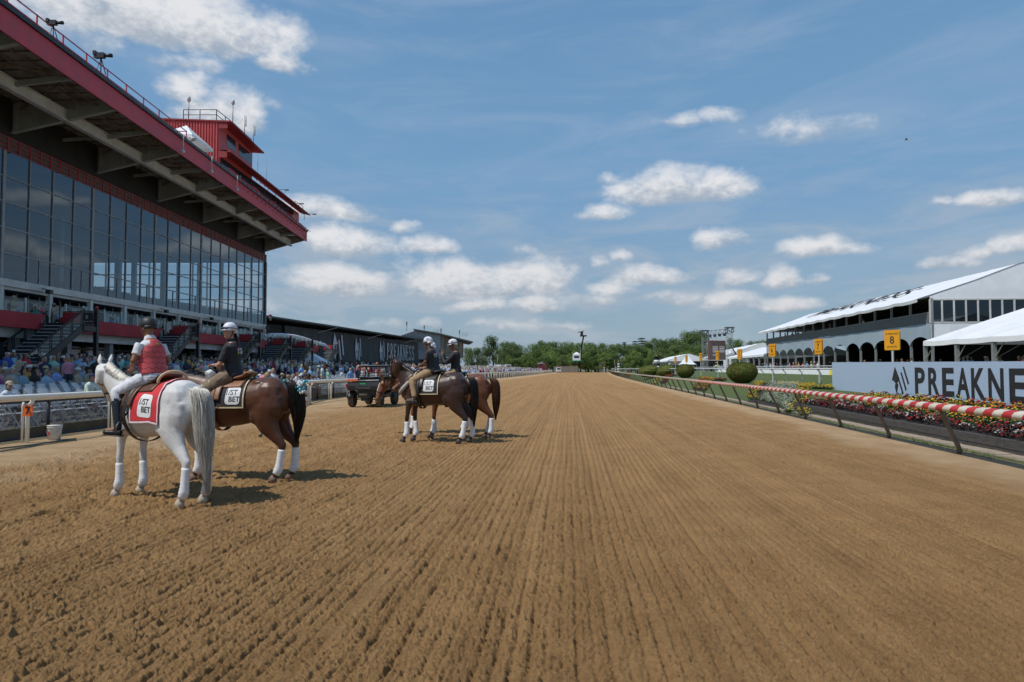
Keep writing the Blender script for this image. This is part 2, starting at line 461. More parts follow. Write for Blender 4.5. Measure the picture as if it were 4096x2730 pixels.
mt = bpy.data.materials.new('track_dirt'); mt.use_nodes = True
T = NT(mt.node_tree); b_ = T.n['Principled BSDF']
co = T.new('ShaderNodeTexCoord').outputs['Object']
x_, y_, z_ = T.sep(co)
q_ = T.m('SUBTRACT', x_, T.m('MULTIPLY', y_, FD))
fine = T.noise(co, 30.0, 6, 0.7)
mid = T.noise(co, 1.3, 5, 0.6)
streak = T.noise(T.comb(T.m('MULTIPLY', q_, 2.6), T.m('MULTIPLY', y_, 0.035), 0.0), 1.0, 5, 0.65)
streak2 = T.noise(T.comb(T.m('MULTIPLY', q_, 8.0), T.m('MULTIPLY', y_, 0.07), 4.0), 1.0, 3, 0.6)
dark = T.m('ADD', T.m('MULTIPLY', T.ramp(fine, 0.3, 0.7), 0.34), T.m('ADD', T.m('MULTIPLY', T.ramp(mid, .3, .7), 0.22), T.m('ADD', T.m('MULTIPLY', T.ramp(streak, .32, .68), 0.26), T.m('MULTIPLY', T.ramp(streak2, .3, .7), 0.18))))
cdirt = T.mixc(dark, (0.205, 0.112, 0.045, 1), (0.47, 0.285, 0.126, 1))
# smooth dry sand by the rails
att = T.new('ShaderNodeAttribute', attribute_name='edge').outputs['Fac']
csand = T.mixc(T.ramp(mid, .3, .7), (0.40, 0.265, 0.145, 1), (0.50, 0.35, 0.205, 1))
cc = T.mixc(att, csand, cdirt)
T.l.new(cc, b_.inputs['Base Color'])
b_.inputs['Roughness'].default_value = 0.95; b_.inputs['Specular IOR Level'].default_value = 0.15
bm_ = T.new('ShaderNodeBump'); bm_.inputs['Distance'].default_value = 0.06
hh = T.m('ADD', T.noise(co, 22.0, 7, 0.75), T.m('MULTIPLY', streak2, 0.8))
T.l.new(hh, bm_.inputs['Height']); bm_.inputs['Strength'].default_value = 0.9; T.l.new(bm_.outputs[0], b_.inputs['Normal'])

def grid_mesh(name, X, Y, Z, material, attrs=None):
    nr, nc = X.shape
    co_ = np.stack([X, Y, Z], -1).reshape(-1, 3).astype('f')
    me = bpy.data.meshes.new(name)
    me.vertices.add(nr * nc); me.vertices.foreach_set('co', co_.ravel())
    i = np.arange(nr * nc).reshape(nr, nc)
    f = np.stack([i[:-1, :-1], i[:-1, 1:], i[1:, 1:], i[1:, :-1]], -1).reshape(-1, 4).astype('i')
    me.loops.add(f.size); me.loops.foreach_set('vertex_index', f.ravel())
    me.polygons.add(len(f)); me.polygons.foreach_set('loop_start', np.arange(0, f.size, 4, dtype='i')); me.polygons.foreach_set('loop_total', np.full(len(f), 4, 'i'))
    me.polygons.foreach_set('use_smooth', np.ones(len(f), bool))
    me.update(calc_edges=True); me.materials.append(material)
    for k, a in (attrs or {}).items():
        at = me.attributes.new(k, 'FLOAT', 'POINT'); at.data.foreach_set('value', a.astype('f').ravel())
    return me
def edge_attr(X, Y):
    sr = rxa(Y) - X; sl_ = X - lxa(Y)
    n = vnoise(X * 1.1, Y * .8, 5) + .5 * vnoise(X * 5, Y * 4, 6) - .75
    return ss(0.6, 1.9, sr + 0.7 * n) * ss(0.8, 5.0, sl_ + 2.4 * n)
# near part of the track: finely displaced; the far part is the same sheet, coarser
NR, NC = 1000, 1700
t_ = np.linspace(1 / 2.4, 1 / 62.0, NR); ys = 1 / t_
sx_ = np.linspace(-1.06, 1.25, NC)
Yn = np.repeat(ys[:, None], NC, 1)
Xn = sx_[None, :] * (Yn + 1.5)
Zn = dirt_h(Xn, Yn)
Xc = np.clip(Xn, lxa(Yn) - 0.35, rxa(Yn) + 0.35)
Zn = np.where(Xc == Xn, Zn, 0.0)
tr = link('dirt_track', grid_mesh('dirt_track', Xc, Yn, Zn, mt, {'edge': edge_attr(Xc, Yn)}))
tag(tr, kind='structure')
yf = np.concatenate([np.arange(62, 120, 1.0), np.arange(120, 345, 3.0)])
u_ = np.linspace(0, 1, 90)
Yf = np.repeat(yf[:, None], 90, 1); Xf = lxa(Yf) - .35 + (rxa(Yf) - lxa(Yf) + .7) * u_[None, :]
tf = link('dirt_track_far', grid_mesh('dirt_track_far', Xf, Yf, 0 * Xf, mt, {'edge': edge_attr(Xf, Yf)}))
tag(tf, kind='structure')
yb = np.arange(-14, 62.5, 1.5)
Yb = np.repeat(yb[:, None], 60, 1); Xb = lxa(Yb) - .35 + (rxa(Yb) - lxa(Yb) + .7) * np.linspace(0, 1, 60)[None, :]
tb = link('dirt_track_base', grid_mesh('dirt_track_base', Xb, Yb, 0 * Xb - 0.07, mt, {'edge': edge_attr(Xb, Yb)}))
tag(tb, kind='structure')

# grass, right of the track
mg = bpy.data.materials.new('turf_grass'); mg.use_nodes = True
T = NT(mg.node_tree); b_ = T.n['Principled BSDF']; co = T.new('ShaderNodeTexCoord').outputs['Object']
x_, y_, z_ = T.sep(co)
f1 = T.noise(co, 60.0, 5, 0.7); f2 = T.noise(co, 1.6, 4, 0.6)
sw = T.new('ShaderNodeTexWave', wave_type='BANDS', bands_direction='Y'); T.l.new(co, sw.inputs[0]); sw.inputs['Scale'].default_value = 0.16; sw.inputs['Distortion'].default_value = 0.6
k_ = T.m('ADD', T.m('MULTIPLY', T.ramp(f1, .3, .7), 0.5), T.m('ADD', T.m('MULTIPLY', f2, 0.35), T.m('MULTIPLY', sw.outputs[0], 0.15)))
gc = T.mixc(k_, (0.050, 0.078, 0.022, 1), (0.150, 0.185, 0.062, 1))
T.l.new(gc, b_.inputs['Base Color']); b_.inputs['Roughness'].default_value = 0.8; b_.inputs['Specular IOR Level'].default_value = 0.2
bn_ = T.new('ShaderNodeBump'); bn_.inputs['Distance'].default_value = 0.05; T.l.new(f1, bn_.inputs['Height']); T.l.new(bn_.outputs[0], b_.inputs['Normal'])
yy = np.concatenate([np.arange(-12, 60, .6), np.arange(60, 130, 2.0), np.arange(130, 700, 12.0)])
sx2 = np.concatenate([np.linspace(.25, 6, 48), np.linspace(6.3, 30, 30), np.geomspace(33, 600, 14)])
Yg = np.repeat(yy[:, None], len(sx2), 1); Xg = rxa(Yg) + sx2[None, :]
S = np.repeat(sx2[None, :], len(yy), 0)
Zg = 0.68 * ss(1.1, 4.6, S) + .35 * ss(12, 22, S) + np.where(S < 1.2, 0.012 * (vnoise(Xg * 3, Yg * 3, 2) - .5), .03 * (vnoise(Xg * .8, Yg * .8, 2) - .5)) - 0.01
tag(link('lawn', grid_mesh('lawn', Xg, Yg, Zg, mg)), kind='structure')

# far terrain under everything
mf = mat('far_grass', (0.085, 0.115, 0.04), .9, var=.3, vscale=.05, col2=(0.13, 0.14, 0.06))
g_ = MB(); g_.add([(-2500, -300, -.12), (2500, -300, -.12), (2500, 3500, -.12), (-2500, 3500, -.12)], [(0, 1, 2, 3)])
tag(g_.build('ground', mf), kind='structure')
# paved apron, left of the track, rising towards the stand
ma = mat('apron_asphalt', (0.075, 0.072, 0.070), .9, var=.3, vscale=1.5, bump=.004, bscale=60, col2=(0.12, 0.115, 0.105))
yy = np.arange(-12, 420, 2.0); sx3 = np.concatenate([np.linspace(.0, 22, 12), [40, 90]])
Ya = np.repeat(yy[:, None], len(sx3), 1); Sa = np.repeat(sx3[None, :], len(yy), 0)
Xa = np.where(Ya < 300, lxa(np.minimum(Ya, 300)), 18 + (Ya - 300) * .116) - 0.9 - Sa
Za = np.minimum(Sa * .062, 1.35)
tag(link('apron_pavement', grid_mesh('apron_pavement', Xa[:, ::-1], Ya, Za[:, ::-1], ma)), kind='structure')
# strip of trodden earth between left rail and fence
me_ = mat('trodden_earth', (0.22, 0.16, 0.095), .95, var=.3, vscale=2.5, bump=.02, bscale=20, col2=(0.12, 0.11, 0.05))
st_ = MB()
pts = [(y, lx(y)) for y in (-10, 3, 16.8, 27, 37.8, 55, 72, 109, 170, 300)]
for (y0, x0), (y1, x1) in zip(pts, pts[1:]):
    st_.quad((x0 - .95, y0, -.004), (x0 - .3, y0, -.02), (x1 - .3, y1, -.02), (x1 - .95, y1, -.004))
tag(st_.build('earth_strip', me_), kind='structure')
# stone gutter beside the right rail
mst = mat('gutter_stone', (0.36, 0.29, 0.22), .9, var=.25, vscale=5, bump=.006, bscale=30, col2=(0.27, 0.21, 0.15))
gt = MB(); rg = random.Random(3)
y = 4.0
while y < 70:
    l = rg.uniform(.28, .5); x0 = rx(y) + .62; x1 = rx(y + l) + .62; w0 = .42 + rg.uniform(-.02, .02)
    z = .018 + rg.uniform(0, .012)
    gt.box(x0, x0 + w0, y + .012, y + l - .012, -.03, z)
    y += l
tag(gt.build('stone_gutter', mst), kind='structure')
# ================================================================ grandstand
m_red = mat('red_paint', (0.42, 0.030, 0.038), .5, var=.2, vscale=.6)
m_fascia = mat('weathered_red_steel', (0.56, 0.060, 0.082), .6, var=.2, vscale=.8, col2=(0.46, 0.065, 0.09))
m_mesh = mat('red_mesh_frame', (0.45, 0.03, 0.03), .5)
m_meshp = mat('mesh_panel', (0.10, 0.085, 0.075), .8, var=.3)
m_blk = mat('black_cladding', (0.022, 0.020, 0.019), .8, var=.3, vscale=.7)
m_steel = mat('primed_grey_steel', (0.40, 0.385, 0.36), .7, var=.25, vscale=.6, col2=(0.30, 0.28, 0.25))
m_deck = mat('corrugated_soffit', (0.38, 0.36, 0.31), .85, var=.35, vscale=.9, col2=(0.22, 0.18, 0.13), stretch=(1, .3, 1))
m_alu = mat('grey_aluminium', (0.20, 0.19, 0.18), .45, metal=.4)
m_white = mat('painted_white_steel', (0.62, 0.61, 0.58), .6, var=.15, vscale=.8)
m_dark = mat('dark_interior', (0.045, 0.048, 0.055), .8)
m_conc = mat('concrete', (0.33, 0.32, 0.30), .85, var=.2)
m_black = mat('black_steel', (0.018, 0.018, 0.022), .45, var=.3)
m_glass = glass_mat('stand_glass', (0.56, 0.67, 0.76), .10, .50)
m_mull = mat('mullion_grey', (0.30, 0.30, 0.31), .5, metal=.2)
m_clear = glass_mat('clear_glass', (0.80, 0.87, 0.86), .06, .5)
GX = -35.8; Y1 = 98.7; YB = 18.0; BX = -61.0
stand = thing('grandstand', 'long glass fronted grandstand with red trimmed cantilever roof on the left', 'grandstand', (GX, Y1, 0))
SI = Matrix.Translation((-GX, -Y1, 0))
def spart(mb, name, m, parent=None):
    me = mb.mesh(name, m); 
    me.transform(SI)
    o = link(name, me, stand if parent is None else parent); return o
PW = 2.55
cols = [Y1 - .15 - PW * k for k in range(0, 32)]
ZG0, ZG1 = 8.15, 17.2
rows = [ZG0 + (ZG1 - ZG0) * i / 5 for i in range(6)]
# glass front
g = MB(); g.quad((GX + .02, YB, ZG0), (GX + .02, Y1, ZG0), (GX + .02, Y1, ZG1), (GX + .02, YB, ZG1))
spart(g, 'glass_front', m_glass)
fr = MB()
for k, y in enumerate(cols):
    wd = .26 if k % 4 == 0 else .09
    fr.box(GX - .06, GX + .10, y - wd / 2, y + wd / 2, ZG0, ZG1)
for i, z in enumerate(rows[1:-1]): fr.box(GX - .05, GX + .075, YB, Y1, z - .04, z + .04)
for k in range(0, 31):
    if k % 2 == 0: fr.box(GX - .05, GX + .07, cols[k] - PW / 2 - .03, cols[k] - PW / 2 + .03, ZG0, rows[1])
spart(fr, 'mullion_grid', m_mull)
# far end wall: glazed, seen through the front
g = MB(); g.quad((GX, Y1 - .1, ZG0), (BX, Y1 - .1, ZG0), (BX, Y1 - .1, ZG1 - .3), (GX, Y1 - .1, ZG1 - .3)); spart(g, 'end_glazing', m_clear)
fr = MB(); x = GX; k = 0
while x > BX:
    wd = .42 if k % 3 == 0 else .12
    fr.box(x - wd / 2, x + wd / 2, Y1 - .28, Y1 + .02, ZG0, ZG1); x -= 2.1; k += 1
for z in rows[1:]: fr.box(BX, GX, Y1 - .2, Y1 - .02, z - .07, z + .07)
fr.box(GX - .35, GX + .12, Y1 - .3, Y1 + .05, 0.9, 18.3)
spart(fr, 'end_frame', m_alu)
# body: back wall, ceiling slab, floor, tiers
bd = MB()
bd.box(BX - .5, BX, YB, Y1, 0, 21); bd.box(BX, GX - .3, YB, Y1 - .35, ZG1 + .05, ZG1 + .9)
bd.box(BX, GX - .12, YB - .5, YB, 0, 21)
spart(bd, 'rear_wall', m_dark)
tr_ = MB()
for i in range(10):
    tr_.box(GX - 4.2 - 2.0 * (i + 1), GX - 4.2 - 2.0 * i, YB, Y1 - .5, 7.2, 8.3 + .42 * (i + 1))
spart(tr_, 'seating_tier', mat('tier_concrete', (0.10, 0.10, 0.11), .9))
for k in range(0, 32, 4):
    for xx in (GX - 9.5, GX - 19):
        col_ = MB(); col_.box(xx - .28, xx + .28, cols[k] - .28, cols[k] + .28, 8.0, ZG1)
        spart(col_, 'interior_column', m_alu)
# audience silhouettes on the tiers
sil = MB(); rg = random.Random(5)
for i in range(10):
    yv = YB + 12
    while yv < Y1 - 1.5:
        if rg.random() < .72:
            x = GX - 4.6 - 2.0 * i; z = 8.3 + .42 * (i + 1)
            sil.ball((x, yv, z + .75), .14, 6, m=4); sil.loft([((x, yv, z), .25, .2), ((x, yv, z + .45), .24, .16), ((x, yv, z + .62), .09, .09)], (0, 1, 0), 6)
        yv += rg.uniform(.6, 1.3)
so_ = spart(sil, 'seated_audience', mat('audience_clothes', (0.14, 0.12, 0.13), .9, var=.6, vscale=.9, col2=(.25, .12, .1))); so_['kind'] = 'stuff'
# red mesh strip
ms = MB(); ms.box(GX - .12, GX - .02, YB, Y1, ZG1 + .03, ZG1 + 1.02); spart(ms, 'mesh_panel', m_meshp)
ms = MB()
for z in (ZG1 + .05, ZG1 + .37, ZG1 + .69, ZG1 + 1.02): ms.box(GX - .02, GX + .03, YB, Y1 + .02, z - .03, z + .03)
y = Y1
while y > YB: ms.box(GX - .01, GX + .05, y - .045, y + .045, ZG1, ZG1 + 1.06); y -= 1.13
spart(ms, 'mesh_frame', m_mesh)
# black wall above
bw = MB(); bw.box(GX - .5, GX - .1, YB, Y1, ZG1 + 1.07, 21.3)
bw.box(BX, GX - .1, Y1 - .3, Y1, ZG1 + .05, 21.3)
spart(bw, 'upper_wall', m_blk)
# cantilever roof
FX = -28.6; ZS = 21.05
def fx(y): return -28.0 - (y - 37) * 0.030
rf = MB()
y = YB
while y < Y1 - .01:
    y2 = min(y + 5, Y1)
    rf.add([(GX - .5, y, ZS), (fx(y), y, ZS + .15), (fx(y2), y2, ZS + .15), (GX - .5, y2, ZS), (GX - .5, y, ZS + .25), (fx(y), y, ZS + .4), (fx(y2), y2, ZS + .4), (GX - .5, y2, ZS + .25)],
           [(0, 1, 2, 3), (4, 7, 6, 5), (0, 4, 5, 1), (2, 6, 7, 3)]); y = y2
rf.box(BX, GX - .52, YB, Y1, ZS, ZS + .25)
spart(rf, 'roof_deck', m_deck)
fa = MB()
fa.add([(fx(YB), YB, 20.35), (fx(Y1), Y1, 20.25), (fx(Y1), Y1, 21.62), (fx(YB), YB, 21.72), (fx(YB) - .12, YB, 20.35), (fx(Y1) - .12, Y1, 20.25), (fx(Y1) - .12, Y1, 21.62), (fx(YB) - .12, YB, 21.72)],
       [(0, 1, 2, 3), (4, 7, 6, 5), (0, 4, 5, 1), (3, 2, 6, 7), (1, 5, 6, 2)])
spart(fa, 'fascia', m_fascia)
ed = MB(); ed.bar((fx(YB) - .1, YB, 21.86), (fx(Y1) - .1, Y1, 21.76), .5, .26); spart(ed, 'roof_edge', m_black)
bm2 = MB(); XB_ = -32.1
bm2.box(XB_ - .22, XB_ + .22, YB, Y1, 19.55, 19.62); bm2.box(XB_ - .05, XB_ + .05, YB, Y1, 19.62, 20.3); bm2.box(XB_ - .2, XB_ + .2, YB, Y1, 20.3, 20.36)
spart(bm2, 'spine_beam', m_white)
GYS = [58.5 + 10.05 * k for k in range(-4, 5)]
for y in GYS:
    y = min(y, Y1 - .35)
    gd = MB(); f_ = fx(y)
    gd.add([(GX - .1, y - .04, 18.75), (f_ - .15, y - .04, 20.45), (f_ - .15, y - .04, 21.0), (GX - .1, y - .04, 21.0), (GX - .1, y + .04, 18.75), (f_ - .15, y + .04, 20.45), (f_ - .15, y + .04, 21.0), (GX - .1, y + .04, 21.0)],
           [(0, 1, 2, 3), (4, 7, 6, 5), (0, 4, 5, 1), (3, 2, 6, 7), (0, 3, 7, 4), (1, 5, 6, 2)])
    gd.bar((GX - .1, y, 18.72), (f_ - .15, y, 20.42), .34, .07)
    for t in (.02, .3, .6): 
        x = lerp(GX, f_, t); z = lerp(18.75, 20.45, t); gd.box(x - .02, x + .02, y - .16, y + .16, z, 21.0)
    spart(gd, 'cantilever_girder', m_steel)
    gd = MB(); ym = y + 5.0
    if ym < Y1:
        gd.bar((XB_, ym, 20.15), (fx(ym) - .15, ym, 20.6), .2, .34); gd.bar((GX + .2, ym, 19.9), (XB_, ym, 20.15), .14, .22)
        spart(gd, 'intermediate_rafter', m_steel)
jo = MB(); y = YB
while y < Y1 - .5:
    for x in (-34.6, -33.4, -31.0, -29.9):
        pass
    jo.bar((GX, y, 20.86), (fx(y) - .2, y, 20.98), .07, .1); y += 1.25
for x in (-34.7, -33.5, -30.9, -29.8):
    jo.bar((x, YB, 20.7), (x, Y1 - .4, 20.7), .07, .07)
    y = YB
    while y < Y1 - 1: jo.bar((x, y, 20.7), (x, y + .6, 20.95), .035); jo.bar((x, y + .6, 20.95), (x, y + 1.2, 20.7), .035); y += 1.25
for y in GYS:
    if y + 10 < Y1: jo.bar((GX + .4, y, 20.4), (fx(y + 5) - .4, y + 5, 20.6), .1); jo.bar((fx(y + 5) - .4, y + 5, 20.6), (GX + .4, y + 10, 20.4), .1)
spart(jo, 'joist_truss', mat('rusty_joist', (0.22, 0.17, 0.12), .8, var=.4, vscale=1.5, col2=(0.16, 0.10, 0.06)))
# roof railing with its posts, near part only
rl = MB(); y = 30.0
ye = 60.0
for z in (22.35, 22.9): rl.bar((fx(30) - .3, 30, z), (fx(ye) - .3, ye, z), .06)
while y <= ye + .01: rl.bar((fx(y) - .3, y, 21.8), (fx(y) - .3, y, 22.95), .07); y += 2.5
rl.bar((fx(ye) - .3, ye, 22.9), (fx(ye) - 2.3, ye, 22.9), .06)
spart(rl, 'roof_railing', m_mesh)
cb = MB(); 
for (y0, y1) in ((30, 41), (44, 46), (48.5, 55)): cb.box(-31.4, -29.6, y0, y1, 21.5, 22.25)
spart(cb, 'roof_equipment_box', m_black)
# press box: upper storey and long lower storey on the roof
PX = -30.9
pb = MB(); 
m_cor = mat('red_corrugated_metal', (0.55, 0.07, 0.07), .5, var=.1, vscale=.8)
pb.box(-37.6, PX, 71.1, 80.3, 21.5, 28.0)
pb.box(-37.6, PX, 80.3, Y1 - .5, 21.5, 24.3)
press = spart(pb, 'press_box', m_cor)
pr = MB(); x = -37.5
while x < PX - .05: pr.box(x, x + .14, 71.0, 71.1, 21.6, 27.85); x += .3
spart(pr, 'corrugation', m_cor, press)
for a_, b_y in ((73.0, 75.3), (76.2, 80.0)): spart(MB().box(PX - .0, PX + .03, a_, b_y, 25.9, 27.2), 'upper_window', MATS.get('dark_window') or mat('dark_window', (0.02, 0.025, 0.03), .12, spec=.8), press)
pw = MB(); pw.box(PX, PX + .03, 71.6, Y1 - 3, 22.7, 24.2); pw.box(-33.4, -31.9, 71.06, 71.09, 22.3, 23.9)
spart(pw, 'lower_window', mat('dark_window', (0.02, 0.025, 0.03), .12, spec=.8), press)
pw = MB(); y = 71.6
while y < Y1 - 3: pw.box(PX + .02, PX + .07, y - .05, y + .05, 22.4, 23.8); y += 2.1
spart(pw, 'window_frame', m_black, press)
ev = MB()
ev.add([(PX - 6.8, 70.9, 28.05), (PX + 1.3, 70.9, 27.75), (PX + 1.3, 80.6, 27.45), (PX - 6.8, 80.6, 28.05), (PX - 6.8, 70.9, 28.2), (PX + 1.3, 70.9, 27.9), (PX + 1.3, 80.6, 27.6), (PX - 6.8, 80.6, 28.2)], [(0, 1, 2, 3), (4, 7, 6, 5), (0, 4, 5, 1), (1, 5, 6, 2), (2, 6, 7, 3), (3, 7, 4, 0)])
ev.add([(PX, 71.0, 24.75), (PX + 1.3, 71.0, 24.55), (PX + 1.5, Y1, 24.05), (PX, Y1, 24.45), (PX, 71.0, 24.9), (PX + 1.3, 71.0, 24.7), (PX + 1.5, Y1, 24.2), (PX, Y1, 24.6)], [(0, 1, 2, 3), (4, 7, 6, 5), (0, 4, 5, 1), (1, 5, 6, 2), (2, 6, 7, 3), (3, 7, 4, 0)])
ev.box(PX, PX + .9, 71.0, 71.1, 27.1, 27.85); ev.box(PX, PX + .9, 71.0, 71.1, 24.0, 24.8)
spart(ev, 'press_box_eave', mat('dark_red_eave', (0.30, 0.025, 0.03), .6), press)
rr_ = MB()
def railing(mb, pts, h, r=.035, step=1.6, zs=(.5, 1.0)):
    for a, b in zip(pts, pts[1:]):
        a, b = Vector(a), Vector(b); L = (b - a).length; n = max(1, round(L / step))
        for zz in zs: mb.bar(a + Vector((0, 0, h * zz)), b + Vector((0, 0, h * zz)), r * 1.6)
        for i in range(n + 1): q = a.lerp(b, i / n); mb.bar(q, q + Vector((0, 0, h)), r * 1.8)
railing(rr_, [(-34.8, 71.3, 28.1), (-31.3, 71.3, 28.1), (-31.0, 75.0, 28.0), (-31.0, 80.2, 27.9)], 1.1)
railing(rr_, [(-31.0, 82, 24.6), (-31.0, 86, 24.5)], 1.0); railing(rr_, [(-30.6, 95.4, 24.4), (-30.4, 98.4, 24.4)], 1.0)
spart(rr_, 'box_railing', m_black, press)
# drooping red netting awning with brackets along the fascia front
aw = MB(); 
n = 28
for i in range(n):
    y0 = 71 + (Y1 - 71) * i / n; y1 = 71 + (Y1 - 71) * (i + 1) / n
    d0 = .5 * math.sin(i * .9) * .4; d1 = .5 * math.sin((i + 1) * .9) * .4
    aw.quad((fx(y0) + .02, y0, 21.9), (fx(y1) + .02, y1, 21.9), (fx(y1) - .95, y1, 22.95 + d1), (fx(y0) - .95, y0, 22.95 + d0))
spart(aw, 'red_awning', m_red, press)
br = MB(); y = 71.5
while y < Y1: br.bar((fx(y) + .02, y, 21.1), (fx(y) + .55, y, 21.75), .05); br.bar((fx(y) + .55, y, 21.75), (fx(y) - .3, y, 22.2), .04); y += 1.45
br.bar((fx(71) + .5, 71, 21.75), (fx(Y1) + .5, Y1, 21.7), .045)
spart(br, 'awning_bracket', m_mesh, press)
pl = MB()
for (x, y, h, r) in ((-34.4, 71.6, 2.1, .05), (-30.9, 74.5, 2.9, .05)):
    spart(MB().cyl((x, y), r, 28.1, 28.1 + h, 6), 'antenna_mast', m_alu, press)
for (x, y, h) in ((-34.4, 71.6, 2.1), (-30.9, 74.5, 2.9)):
    ab = MB(); ab.loft([((x, y, 28.1 + h), .12, .12), ((x, y, 28.2 + h), .2, .2), ((x, y, 28.5 + h), .2, .2), ((x, y, 28.68 + h), .1, .1)], (1, 0, 0), 10)
    spart(ab, 'antenna_dome', m_white, press)
an = MB()
for (x, y, z, h) in ((-30.8, 77.6, 28, 3.0), (-30.6, 79.8, 27.8, 2.8)):
    an.cyl((x, y), .04, z, z + h, 6); an.cyl((x + .15, y), .05, z + h * .55, z + h * .95, 6); an.bar((x, y, z + h * .6), (x + .2, y, z + h * .6), .03)
for y in (81, 84): an.cyl((-30.5, y), .02, 24.4, 27.6, 5)
spart(an, 'whip_antenna', m_alu, press)
# floodlight arms on the eaves
for (x, y, z) in ((-29.5, 86, 24.5), (-29.4, 92, 24.2), (-29.3, 97.5, 24.0), (-30.2, 72.5, 22.4)):
    fl = MB(); fl.bar((x - 1, y, z), (x + .9, y, z + .05), .05); fl.box(x + .6, x + 1.1, y - .12, y + .12, z - .08, z + .05); fl.bar((x - .6, y, z - .8), (x - .6, y, z), .05)
    spart(fl, 'floodlight_arm', m_alu, press)
# dome cameras hanging on the fascia
for u, v in ((607, 512), (712, 590), (812, 660)):
    y = {607: 58.0, 712: 64.0, 812: 70.5}[u]
    q = MB(); x = fx(y) + .35; q.tube([(x - .35, y, 21.8), (x, y, 21.9), (x, y, 20.6)], .05, 6); q.ball((x, y, 20.45), .17, 8)
    spart(q, 'dome_camera', m_white)
# cameras and lamps along the roof rail
def tv_camera(px, py, pz, lab):
    t = thing('broadcast_camera', lab, 'camera', (px, py, pz))
    q = MB()
    for a in (0, 2.1, 4.2): q.bar((0, 0, 1.15), (.35 * math.cos(a), .35 * math.sin(a), 0), .05)
    q.build('tripod', m_black, t)
    q = MB(); q.box(-.45, .25, -.14, .14, 1.15, 1.5); q.box(-.5, -.3, -.18, .18, 1.35, 1.62); q.build('camera_body', m_black, t)
    q = MB(); q.loft([((.25, 0, 1.33), .11, .11), ((.75, 0, 1.33), .14, .14)], (0, 0, 1), 10); q.build('lens', m_black, t)
    return t
tv_camera(fx(46.5) - .2, 46.5, 22.15, 'black broadcast camera on tripod at the red roof railing')
tv_camera(fx(41.2) - .1, 41.2, 22.0, 'black camera nearest the top left corner on the roof edge').scale = (.8, .8, .8)
q = thing('antenna_dish', 'pale dish antenna at the far corner of the roof railing', 'dish', (fx(60) - .1, 60.2, 22.1))
MB().loft([((.3, 0, .0), .05, .05), ((.35, 0, .12), .22, .22), ((.37, 0, .3), .26, .26)], (1, 0, 0), 12).build('dish_bowl', m_white, q)
MB().bar((-.6, 0, 0), (.35, 0, .02), .05).build('arm', m_alu, q)
pk = thing('roof_canopy_tent', 'small white peaked canopy on the grandstand roof beside the red press box', 'tent', (-31.2, 64.6, 21.5))
q = MB(); q.add([(-1.6, -2.2, 2.0), (1.6, -2.2, 2.0), (1.6, 2.2, 2.0), (-1.6, 2.2, 2.0), (0, 0, 3.6)], [(0, 1, 4), (1, 2, 4), (2, 3, 4), (3, 0, 4)])
q.add([(-1.6, -2.2, 1.7), (1.6, -2.2, 1.7), (1.6, 2.2, 1.7), (-1.6, 2.2, 1.7), (-1.6, -2.2, 2.0), (1.6, -2.2, 2.0), (1.6, 2.2, 2.0), (-1.6, 2.2, 2.0)], [(0, 1, 5, 4), (1, 2, 6, 5), (2, 3, 7, 6), (3, 0, 4, 7)])

q.build('canopy', m_vinyl, pk)
q = MB()
for sx in (-1.55, 1.55):
    for sy in (-2.15, 2.15): q.bar((sx, sy, 0), (sx, sy, 1.9), .06)
q.build('tent_leg', m_alu, pk)

# ---- lower storeys: beam, concourse, balcony
be = MB(); be.box(GX - .4, GX + .22, YB, Y1 + .05, 7.62, 8.12); spart(be, 'floor_beam', m_white)
lw = MB(); lw.box(GX - .25, GX + .02, YB, Y1 + .05, 7.4, 7.62); spart(lw, 'valance', m_white)
cw = MB(); cw.box(GX - 5.5, GX - 5.3, YB, Y1, 4.66, 7.6); cw.box(GX - 6, GX, YB, Y1, 7.55, 7.6); spart(cw, 'concourse_wall', mat('concourse_dark', (0.07, 0.065, 0.06), .8, var=.4, vscale=.4))
for k, y in enumerate(cols):
    if k % 2 == 0: spart(MB().box(GX - .16, GX + .16, y - .18, y + .18, 4.66, 7.6), 'concourse_column', m_white)
cd = MB()
for k, y in enumerate(cols): 
    cd.box(GX - 2.6, GX - 2.5, y - .05, y + .05, 4.66, 7.6); cd.box(GX - 2.6, GX - 2.5, y - PW / 2 - .03, y - PW / 2 + .03, 4.66, 7.6)
cd.box(GX - 2.6, GX - 2.5, YB, Y1, 7.0, 7.1)
spart(cd, 'door_frame', m_white)
g = MB(); g.quad((GX - 2.55, YB, 4.66), (GX - 2.55, Y1, 4.66), (GX - 2.55, Y1, 7.6), (GX - 2.55, YB, 7.6)); spart(g, 'concourse_glazing', m_glass)
def byx(y): return -31.2 - .004 * (y - 45)
YE = 117.0
dk = MB(); dk.box(GX - 6, byx(60), YB, YE, 4.44, 4.65); spart(dk, 'balcony_deck', m_conc)
wb = MB(); wb.box(byx(60) - .5, byx(60) - .1, YB, YE, 3.75, 4.42); spart(wb, 'balcony_beam', m_white)
lower = MB(); lower.box(GX - .4, GX - .2, YB, Y1, .9, 4.43); spart(lower, 'lower_wall', mat('lower_dark', (0.025, 0.025, 0.027), .5, var=.3))
lf = MB()
y = YB
while y < Y1: lf.box(GX - .2, GX - .05, y - .05, y + .05, 1.2, 4.42); y += 1.7
lf.box(GX - .2, GX - .06, YB, Y1, 3.35, 3.5)
spart(lf, 'lower_window_frame', m_alu)
for k in range(0, 32, 2): spart(MB().box(byx(60) - .75, byx(60) - .3, cols[k] + .9, cols[k] + 1.35, .9, 3.74), 'lower_column', m_conc)
lg = MB(); lg.quad((GX - .15, YB, 1.2), (GX - .15, Y1, 1.2), (GX - .15, Y1, 4.42), (GX - .15, YB, 4.42)); spart(lg, 'lower_glazing', mat('dark_window', (0, 0, 0)))
